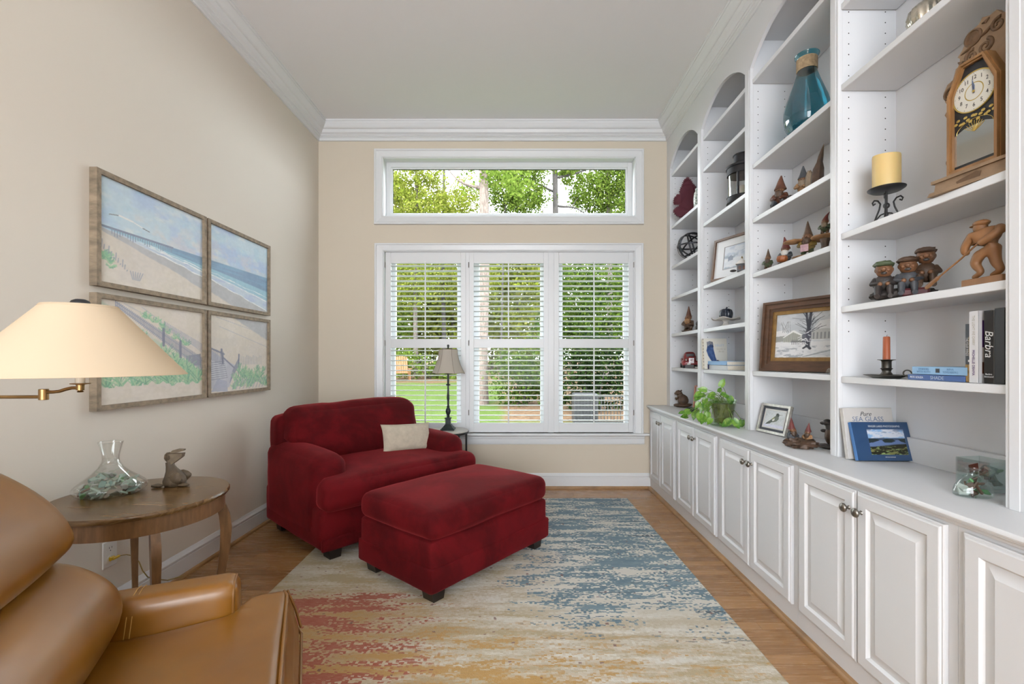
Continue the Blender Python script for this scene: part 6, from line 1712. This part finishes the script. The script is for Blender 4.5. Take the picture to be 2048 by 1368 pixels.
def swirl(cx_, zc, r_, turns, sg, par, d=.005, w=.0055):
    b = MB(); pts = []
    for k in range(26):
        f = k / 25; a = sg * turns * 2 * PI * f + 1.2; q = r_ * (1 - .8 * f); pts.append(CF(cx_ * .89 + q * math.cos(a), cz_(zc) + q * math.sin(a), d))
    b.tube(pts, [w * (1 - .5 * k / 25) for k in range(26)], 7); b.build('scroll_carving', M['carve_dark'], par, smooth=60)
for (x, z, r_, sg) in ((-.108, .278, .020, 1), (.108, .278, .020, -1), (-.104, .238, .014, -1), (.104, .238, .014, 1), (-.034, .362, .020, 1), (.010, .372, .022, -1), (.050, .440, .020, 1), (-.105, .10, .012, 1), (.105, .10, .012, -1)): swirl(x, z, r_, 1.4, sg, ck)
b = MB(); b.M = Matrix.Translation(CF(-.025, cz_(.448), .004)) @ Matrix.Rotation(-PI / 2, 4, 'Y'); b.lathe([(.026, 0), (.026, .004), (.021, .006), (.019, .002), (.008, .003), (.005, .006), (0, .006)], 28); b.build('rosette', M['carve_dark'], ck, smooth=40)
b = MB()
for (x0, z0, x1, z1) in ((-.062, .400, -.02, .425), (-.015, .425, .04, .468), (.0, .49, .02, .50), (-.07, .37, -.055, .36)): b = MB(); z0, z1 = cz_(z0), cz_(z1); b.tube([CF(x0, z0, .005), CF((x0 + x1) / 2, (z0 + z1) / 2 - .006, .006), CF(x1, z1, .005)], [.002, .005, .002], 6); b.build('crest_carving', M['carve_dark'], ck, smooth=60)
b = MB(); b.prism([(-.03, .008), (.03, .008), (.036, .030), (.022, .034), (-.022, .026), (-.036, .022)], CF, .0525, .0545); b.build('base_carving', M['carve_dark'], ck, smooth=0)
# pillar candle on an iron stand
cl = spot(1773, 1.485, SH[3][2])
cst = thing('iron_candle_stand', 'black scrolled iron candle stand in the near bay', 'candle stand', cl)
MB().lathe([(0, .128), (.050, .128), (.062, .136), (.063, .139), (.06, .139), (.049, .132), (0, .132)], 40).build('dish', M['black'], cst, smooth=50)
for i in range(3):
    a = R(90 + 120 * i + 15); ca, sa = math.cos(a), math.sin(a)
    prof = [(.058, .002), (.050, .010), (.040, .035), (.028, .062), (.024, .082), (.034, .098), (.048, .104), (.056, .096), (.052, .086), (.044, .090)]
    b = MB(); b.tube([(r_ * ca, r_ * sa, z + .002) for r_, z in prof], .0032, 8); b.build('scroll_leg', M['black'], cst, smooth=60)
    b = MB(); b.tube([(r_ * math.cos(a + 1.05), r_ * math.sin(a + 1.05), z) for r_, z in ((.004, .040), (.020, .034), (.032, .020), (.036, .008), (.028, .003))], .0028, 8); b.build('lower_scroll', M['black'], cst, smooth=60)
b = MB(); b.tube([(0, 0, .03), (0, 0, .130)], .004, 10); b.ell((0, 0, .070), (.0115, .0115, .012), 14, 10); b.ell((0, 0, .036), (.007, .007, .009), 12, 8); b.build('stem', M['black'], cst, smooth=60)
M['wax_yellow'] = mat('cream_yellow_wax', (.70, .52, .22), .45, Subsurface_Weight=.15)
pc = thing('pillar_candle', 'thick cream-yellow pillar candle on the iron stand', 'candle', (cl[0], cl[1], cl[2] + .1325)); b = MB()
b.lathe([(.046, 0), (.0465, .004), (.0465, .132), (.045, .140), (.042, .141), (.034, .130), (0, .127)], 40); b.v = [(x, y, z + (.006 * math.sin(math.atan2(y, x)) if z > .13 else 0)) for x, y, z in b.v]; b.build('wax', M['wax_yellow'], pc, smooth=50); MB().lathe([(.0015, .127), (.001, .138)], 6).build('wick', M['black'], pc)
# carved trio on a bench
tg = thing('carved_trio_figurine', 'three laughing carved old men sitting on a log', 'figurine', spot(1803, 1.475, SH[3][3]), R(-40))
b = MB(); b.ell((0, 0, .020), (.100, .045, .022), 26, 10, .3, 4); b.v = [(x, y, max(z, .0006)) for x, y, z in b.v]; b.build('rock_base', M['fig_dark'], tg, smooth=60)
b = MB(); b.box(-.004, .080, -.048, -.01, .004, .036, .008); b.build('red_box', mat('wine_box', (.075, .012, .016), .5, var=.4, vs=30), tg)
for (x, y, z, coat, hatm, tall, nm) in ((-.052, -.005, .030, 'fig_dark', 'fig_green', 0, 'left_man'), (.018, -.010, .036, 'fig_grey', 'fig_brown', 0, 'middle_man'), (.070, .012, .062, 'fig_brown', 'fig_brown', .006, 'right_man')):
    b = MB(); b.ell((x, y, z + .035), (.034, .028, .036), 16, 12, .15, 4, x * 90)
    for sx in (-1, 1):
        b.tube([(x + sx * .014, y - .005, z + .014), (x + sx * .018, y - .036, z + .016), (x + sx * .019, y - .040, z - .014), (x + sx * .020, y - .052, z - .018)], [.013, .0125, .010, .009], 9)
        b.tube([(x + sx * .026, y, z + .052), (x + sx * .036, y - .018, z + .034), (x + sx * .014, y - .034, z + .032)], [.011, .010, .008], 9)
    b.build('body', M[coat], tg, smooth=60)
    hz_ = z + .088 + tall
    b = MB(); b.ell((x, y - .006, hz_), (.028, .028, .031), 16, 12, .10, 5); b.ell((x, y - .037, hz_ - .002), (.009, .011, .009), 10, 8)
    for sx in (-1, 1): b.ell((x + sx * .013, y - .026, hz_ - .004), .008, 8, 6); b.ell((x + sx * .025, y - .002, hz_), (.005, .006, .009), 8, 6); b.ell((x + sx * .012, y - .040 + .004, z + .030), .0085, 8, 6)
    b.tube([(x, y, z + .055), (x, y - .004, hz_ - .015)], .014, 10)
    hd = b.build('head', M['fig_skin'], tg, smooth=60)
    b = MB(); b.ell((x, y - .032, hz_ - .016), (.010, .004, .0055), 10, 6); b.build('mouth', M['fig_dark'], hd, smooth=60)
    b = MB(); b.ell((x, y + .002, hz_ + .021), (.033, .032, .016), 16, 10, .2, 4, x * 70); b.ell((x, y - .026, hz_ + .016), (.028, .018, .0055), 14, 8); b.build('cap', M[hatm], hd, smooth=60)
# carved man with a long paddle
def ZP(zx, zy): return ((1720 + zx / 6.827 - 1975) / 650, (573 - (420 + zy / 6.827)) / 645 + .0)
cm_loc = spot(1975, 1.452, SH[3][3])
cm = thing('carved_man_figurine', 'carved wooden man in a flat cap gripping a long pole', 'figurine', cm_loc)
def CM(zx, zy, d=0.0): a, b_ = ZP(zx, zy); return (d, -a, max(b_, .001))
MB().box(-.026, .026, -.066, .058, .0006, .0225, .002).build('plinth', M['fig_wood'], cm, smooth=0)
J = {'pel': (1750, 560, 0, .021, .024), 'chest': (1720, 400, 0, .026, .030), 'neckb': (1690, 300, 0, .013, .013), 'head': (1645, 225, 0, .0165, .019), 'shF': (1620, 360, -.024, .014, .014), 'elF': (1525, 520, -.026, .012, .012), 'haF': (1545, 610, -.018, .011, .011),
     'shB': (1850, 300, .012, .017, .017), 'elB': (1955, 340, -.006, .013, .013), 'frB': (1840, 440, -.022, .0125, .0125), 'haB': (1730, 490, -.026, .010, .010),
     'hiF': (1690, 600, -.010, .017, .017), 'knF': (1620, 740, -.012, .0145, .0145), 'anF': (1715, 870, -.012, .010, .010), 'toF': (1590, 935, -.012, .0075, .0075),
     'hiB': (1800, 600, .010, .018, .018), 'knB': (1800, 730, .010, .015, .015), 'anB': (1880, 870, .010, .0115, .0115), 'toB': (1740, 930, .010, .008, .008)}
E_ = [('pel', 'chest'), ('chest', 'neckb'), ('neckb', 'head'), ('chest', 'shF'), ('shF', 'elF'), ('elF', 'haF'), ('chest', 'shB'), ('shB', 'elB'), ('elB', 'frB'), ('frB', 'haB'), ('pel', 'hiF'), ('hiF', 'knF'), ('knF', 'anF'), ('anF', 'toF'), ('pel', 'hiB'), ('hiB', 'knB'), ('knB', 'anB'), ('anB', 'toB')]
ks = list(J); me = bpy.data.meshes.new('body'); me.from_pydata([CM(*J[k][:3]) for k in ks], [(ks.index(a), ks.index(c)) for a, c in E_], []); me.materials.append(M['fig_wood'])
bo = bpy.data.objects.new('body', me); COL.objects.link(bo); bo.parent = cm
sk = bo.modifiers.new('skin', 'SKIN'); sk.use_smooth_shade = True
for i, k in enumerate(ks): me.skin_vertices[0].data[i].radius = J[k][3:]; me.skin_vertices[0].data[i].use_root = (k == 'pel')
ss = bo.modifiers.new('sub', 'SUBSURF'); ss.levels = 2; ss.render_levels = 2
b = MB(); h0 = CM(1660, 185); b.ell(h0, (.019, .0225, .0105), 18, 10, .08); p1 = CM(1580, 205); b.ell(p1, (.014, .016, .0035), 14, 8); b.build('cap', M['fig_wood'], cm, smooth=60)
b = MB(); b.ell(CM(1645, 240), (.0165, .0185, .021), 18, 12, .05); b.build('head', M['fig_wood'], cm, smooth=60)
b = MB(); b.ell(CM(1578, 245), (.0045, .005, .005), 10, 8); b.ell(CM(1590, 290), (.008, .008, .005), 10, 8); b.build('face', M['fig_wood'], cm, smooth=60)
b = MB(); b.tube([CM(1745, 480, -.030), CM(1480, 640, -.026), CM(1130, 828, -.022)], .0028, 8); b.build('pole', M['fig_wood'], cm, smooth=60)
b = MB(); q0, q1 = Vector(CM(1140, 822, -.022)), Vector(CM(890, 958, -.018)); b.tube([q0, q0.lerp(q1, .15), q0.lerp(q1, .85), q1], [.004, .0075, .0085, .007], 10, squash=(.5, 1)); b.build('paddle_blade', M['fig_wood'], cm, smooth=60)
# chamberstick
chs = thing('candlestick', 'pewter chamberstick with ring handle in the near bay', 'candlestick', spot(1773, 1.458, SH[3][4]))
M['pewter'] = mat('dark_pewter', (.075, .07, .06), .42, .8, var=.3, vs=20)
MB().lathe([(0, e), (.042, e), (.060, .008), (.074, .0125), (.0745, .014), (.06, .011), (.03, .008), (.026, .012), (.020, .016), (.014, .026), (.016, .034), (.021, .038), (.016, .041), (.016, .066), (.019, .070), (.030, .0725), (.029, .074), (.012, .073)], 40).build('stick', M['pewter'], chs, smooth=45)
b = MB(); c0 = Vector((.0, -.096, .022)); b.tube([(0, -.070, .012)] + [(0, c0.y + .018 * math.cos(a), c0.z + .012 * math.sin(a)) for a in [R(200 + 18 * k) for k in range(20)]] , .0024, 8); b.build('handle', M['pewter'], chs, smooth=60)
tp_ = thing('taper_candle', 'short rust-orange candle in the pewter chamberstick', 'candle', (chs.location.x, chs.location.y, SH[3][4] + .0735)); M['wax_rust'] = mat('rust_wax', (.30, .075, .025), .5)
MB().lathe([(.0125, 0), (.0115, .088), (.009, .091), (0, .090)], 22).build('wax', M['wax_rust'], tp_, smooth=40); MB().tube([(0, 0, .089), (.001, 0, .094), (.003, 0, .098)], .0008, 5).build('wick', M['black'], tp_)
# flat and standing books of the near bay
yl = (at_x(1822, 1.445) + at_x(1931, 1.445)) / 2
fb1 = book('flat_book', 'dark blue book with white spine lettering at the bottom of the near pair', (1.445, yl + .006, SH[3][4]), .020, .215, .165, bm('royal_blue', (.045, .10, .27)), 0, 'pair of books in the near bay', lie=True)
text('spine_lettering', 'PETE SOUZA', .0105, M['ink_white'], fb1, (-.0024, .070, .010), FACE_X, xs=.9); text('title_lettering', 'SHADE', .0165, M['ink_silver'], fb1, (-.0024, -.010, .010), FACE_X)
fb2 = book('flat_book', 'light blue book with a round-backed spine on top of the near pair', (1.448, yl - .004, SH[3][4] + .0206), .028, .205, .155, M['light_blue'], 0, 'pair of books in the near bay', lie=True)
text('spine_lettering', 'DINNERS\nWITH RUTH', .0098, M['ink_light_blue'], fb2, (-.0026, .055, .0145), FACE_X); text('author_lettering', 'NINA\nTOTENBERG', .0098, M['ink_light_blue'], fb2, (-.0026, -.045, .0145), FACE_X); MB().box(-.0028, -.002, -.006, .008, .008, .022).build('spine_emblem', M['ink_black'], fb2, smooth=0)
def yb(px, X): return at_x(px, X)
X0 = 1.448
y0, y1 = yb(1931, X0), yb(1945.5, X0); s1 = book('standing_book', 'dark blue novel with gold lettering beside the flat books', (X0, (y0 + y1) / 2, SH[3][4]), y0 - y1, .188, .14, bm('night_blue_cover', (.035, .042, .055)), 0, 'standing books in the near bay')
text('author_lettering', 'KRISTIN HANNAH', .0125, M['ink_gold'], s1, (-.0016, -.0042, .150 - .035), DOWN_X, xs=.62); text('title_lettering', 'THE FOUR WINDS', .0115, M['ink_white'], s1, (-.0016, .0052, .115), DOWN_X, xs=.62)
b = MB(); b.box(-.0014, -.0011, -(y0 - y1) / 2 + .001, (y0 - y1) / 2 - .001, .002, .058); b.build('wheat_print', mat('wheat_print', (.32, .20, .06), .5, var=.8, vs=60, stretch=(1, 2, .7)), s1, smooth=0); MB().box(-.0016, -.0011, -.004, .002, .066, .073).build('spine_emblem', M['ink_white'], s1, smooth=0)
X1 = 1.436
y2 = y1 - .0012; y3 = y2 - .028; s2_ = book('standing_book', 'white memoir with purple lettering between two dark books', (X1, (y2 + y3) / 2, SH[3][4]), .028, .226, .15, bm('white_jacket', (.70, .70, .72), .3), 0, 'standing books in the near bay')
text('title_lettering', 'THE LIGHT WE CARRY', .0115, M['ink_grey'], s2_, (-.0016, 0, .165), DOWN_X, xs=.8); text('author_lettering', 'MICHELLE OBAMA', .0115, M['ink_purple'], s2_, (-.0016, -.0, .064), DOWN_X, xs=.85)
b = MB(); b.box(.012, .06, -.0146, -.0142, .112, .196); b.build('purple_print', M['ink_purple'], s2_, smooth=0); b = MB(); b.box(.012, .05, -.0146, -.0142, .030, .066); b.build('brown_print', M['fig_rust'], s2_, smooth=0)
y4 = y3 - .012; y5 = y4 - .030; s3_ = book('standing_book', 'thick glossy black biography with white script title', (X1 + .006, (y4 + y5) / 2, SH[3][4]), .030, .224, .15, bm('gloss_black', (.010, .010, .012), .12), 0, 'standing books in the near bay')
text('title_lettering', 'Barbra', .034, M['ink_white'], s3_, (-.0016, .0, .122), DOWN_X, shear=.25, xs=.9); text('author_lettering', 'Barbra\nStreisand', .0075, M['ink_white'], s3_, (-.0016, .0, .025), FACE_X)
y6 = y5 - .0012; y7 = max(y6 - .028, 1.3075); s4_ = book('standing_book', 'black book tight against the near stile', (X1 + .006, (y6 + y7) / 2, SH[3][4]), y6 - y7, .228, .15, bm('satin_black', (.012, .012, .014), .3), 0, 'standing books in the near bay')
# two picture books leaning on the counter
pbk = thing('picture_book', 'white photography book with a script title leaning behind the blue one', 'book', (1.507, 1.928, CTZ + .0022), R(0)); pbk.rotation_euler = (R(-10), 0, 0)
M['paper_white'] = mat('pale_marbled_jacket', (.56, .54, .52), .35, var=.08, vs=6)
MB().box(-.104, .104, -.008, .010, .0015, .216, .001).build('cover', M['paper_white'], pbk, smooth=0)
MB().box(-.1075, -.104, -.008, .010, .0015, .216).build('spine', M['fig_white'], pbk, smooth=0); MB().box(-.102, .1045, -.006, .008, .003, .2165).build('pages', M['paper'], pbk, smooth=0)
text('script_lettering', 'Pure', .026, M['ink_black'], pbk, (-.012, -.0085, .190), FACE_Y, shear=.35); text('title_lettering', 'SEA GLASS', .0285, M['ink_blue'], pbk, (-.004, -.0085, .168), FACE_Y)
lbk = thing('lake_photo_book', 'blue photography book with a lake picture leaning on the counter', 'book', (1.531, 1.882, CTZ + .0045)); lbk.rotation_euler = (R(-17), 0, R(-1.5))
M['lake_blue'] = bm('navy_blue_cover', (.018, .055, .135), .3)
b = MB(); b.box(-.117, .117, -.002, .0, .002, .162, .0006); b.box(-.117, .117, .012, .014, .002, .162, .0006); b.build('cover', M['lake_blue'], lbk, smooth=0)
MB().box(-.119, -.1165, -.002, .014, .002, .162, .001).build('spine', bm('bright_blue_spine', (.05, .17, .42), .3), lbk, smooth=0); MB().box(-.116, .113, .0, .012, .004, .160).build('pages', M['paper'], lbk, smooth=0)
def art_lake(P):
    U, V = P.U, P.V; P.A[:] = (.52, .66, .82); n = fbm(U * 4, V * 8, 95); P.lay(sst(.45, .62, n) * sst(.5, .6, V), (.80, .82, .86)); P.lay(sst(.50, .66, fbm(U * 5 + 3, V * 9, 97)) * sst(.6, .7, V) * .7, (.42, .48, .58))
    P.lay(sst(.655, .645, V), (.36, .44, .60)); P.lay(sst(.655, .645, V) * sst(.56, .60, V), (.20, .26, .34)); P.poly([(0, .62), (.22, .62), (.30, .56), (.12, .48), (0, .46)], (.14, .18, .20)); P.poly([(.36, .56), (.48, .62), (.66, .60), (.74, .54), (.62, .48), (.42, .48)], (.14, .18, .18)); P.poly([(.8, .6), (1, .62), (1, .45), (.86, .52)], (.14, .18, .18))
    P.lay(sst(.40, .34, V + .12 * (1 - U) + .05 * n - .08), (.14, .14, .10)); P.lay(sst(.36, .30, V + .12 * (1 - U)) * sst(.5, .62, fbm(U * 6, V * 18, 99)), (.44, .44, .26)); P.lay(sst(.36, .30, V) * sst(.58, .7, fbm(U * 9, V * 24, 93)), (.50, .58, .36))
P = Paint(0, 1, 0, 1, 100, 76); art_lake(P); P.mesh('lake_print', lambda u, v: (-.058 + .150 * u, -.0025, .026 + .105 * v), M['glossy_print'], lbk)
text('title_lettering', 'FINGER LAKES PHOTOGRAPHS', .0112, M['ink_white'], lbk, (.016, -.0028, .1435), FACE_Y, xs=.84); text('author_lettering', 'KRISTIAN REYNOLDS', .0055, M['ink_white'], lbk, (.016, -.0028, .016), FACE_Y, xs=.8)
# glass cube and flask with sea glass
qx, qy, _ = at_z(1962, 979, CTZ)
cu = thing('glass_cube_vase', 'square clear glass vase of sea glass at the near end of the counter', 'vase', (qx + .01, qy, CTZ), R(8))
c_ = .048; b = MB()
b.box(-c_, c_, -c_, c_, .0008, .012, .002); b.build('thick_base', M['thick_glass'], cu)
for (x0, x1, y0, y1) in ((-c_, -c_ + .005, -c_, c_), (c_ - .005, c_, -c_, c_), (-c_ + .005, c_ - .005, -c_, -c_ + .005), (-c_ + .005, c_ - .005, c_ - .005, c_)): MB().box(x0, x1, y0, y1, .012, .100, .001).build('wall_pane', M['thick_glass'], cu, smooth=0)
sea_glass('square glass vase', 24, .0215, lambda i, r_: (cu.location.x + r_.uniform(-.028, .028), cu.location.y + r_.uniform(-.028, .028), CTZ + .022 + .05 * i / 24 + r_.uniform(-.004, .004)), (2, 1, .6, 1.5, 5, 2), 'sea glass in the square vase')
fx_, fy_, _ = at_z(1946, 993, CTZ)
fk = thing('glass_flask', 'low clear glass flask of green and brown sea glass in front of the square vase', 'flask', (fx_, fy_, CTZ), R(-12))
b = MB(); b.lathe([(0, .001), (.046, .001), (.052, .006), (.052, .016), (.046, .034), (.034, .050), (.020, .062), (.0155, .066), (.0145, .080), (.0195, .084), (.020, .087), (.0155, .088)], 44, caps=False); b.v = [(x, y * .62, z) for x, y, z in b.v]; b.build('body', M['thick_glass'], fk, smooth=60)
def fkpl(i, r_):
    z = .012 + .036 * i / 15; m = .038 * (1 - z / .075); x = r_.uniform(-m, m); y = r_.uniform(-m, m) * .45; c0, s0 = math.cos(R(-12)), math.sin(R(-12)); return (fx_ + x * c0 - y * s0, fy_ + x * s0 + y * c0, CTZ + z)
sea_glass('low glass flask', 15, .0185, fkpl, (.6, 2, 4, 4, .8, .5), 'sea glass in the flask')

# lettering becomes plain mesh
bpy.context.view_layer.update()
dg = bpy.context.evaluated_depsgraph_get()
for o in [o for o in COL.objects if o.type == 'FONT']:
    me = bpy.data.meshes.new_from_object(o.evaluated_get(dg))
    q = bpy.data.objects.new(o.name, me); nm = o.name.split('.')[0]
    COL.objects.link(q); q.parent = o.parent; q.location = o.location; q.rotation_euler = o.rotation_euler; q.scale = o.scale; q['kind'] = 'stuff'
    bpy.data.objects.remove(o); q.name = nm
bpy.context.view_layer.update()
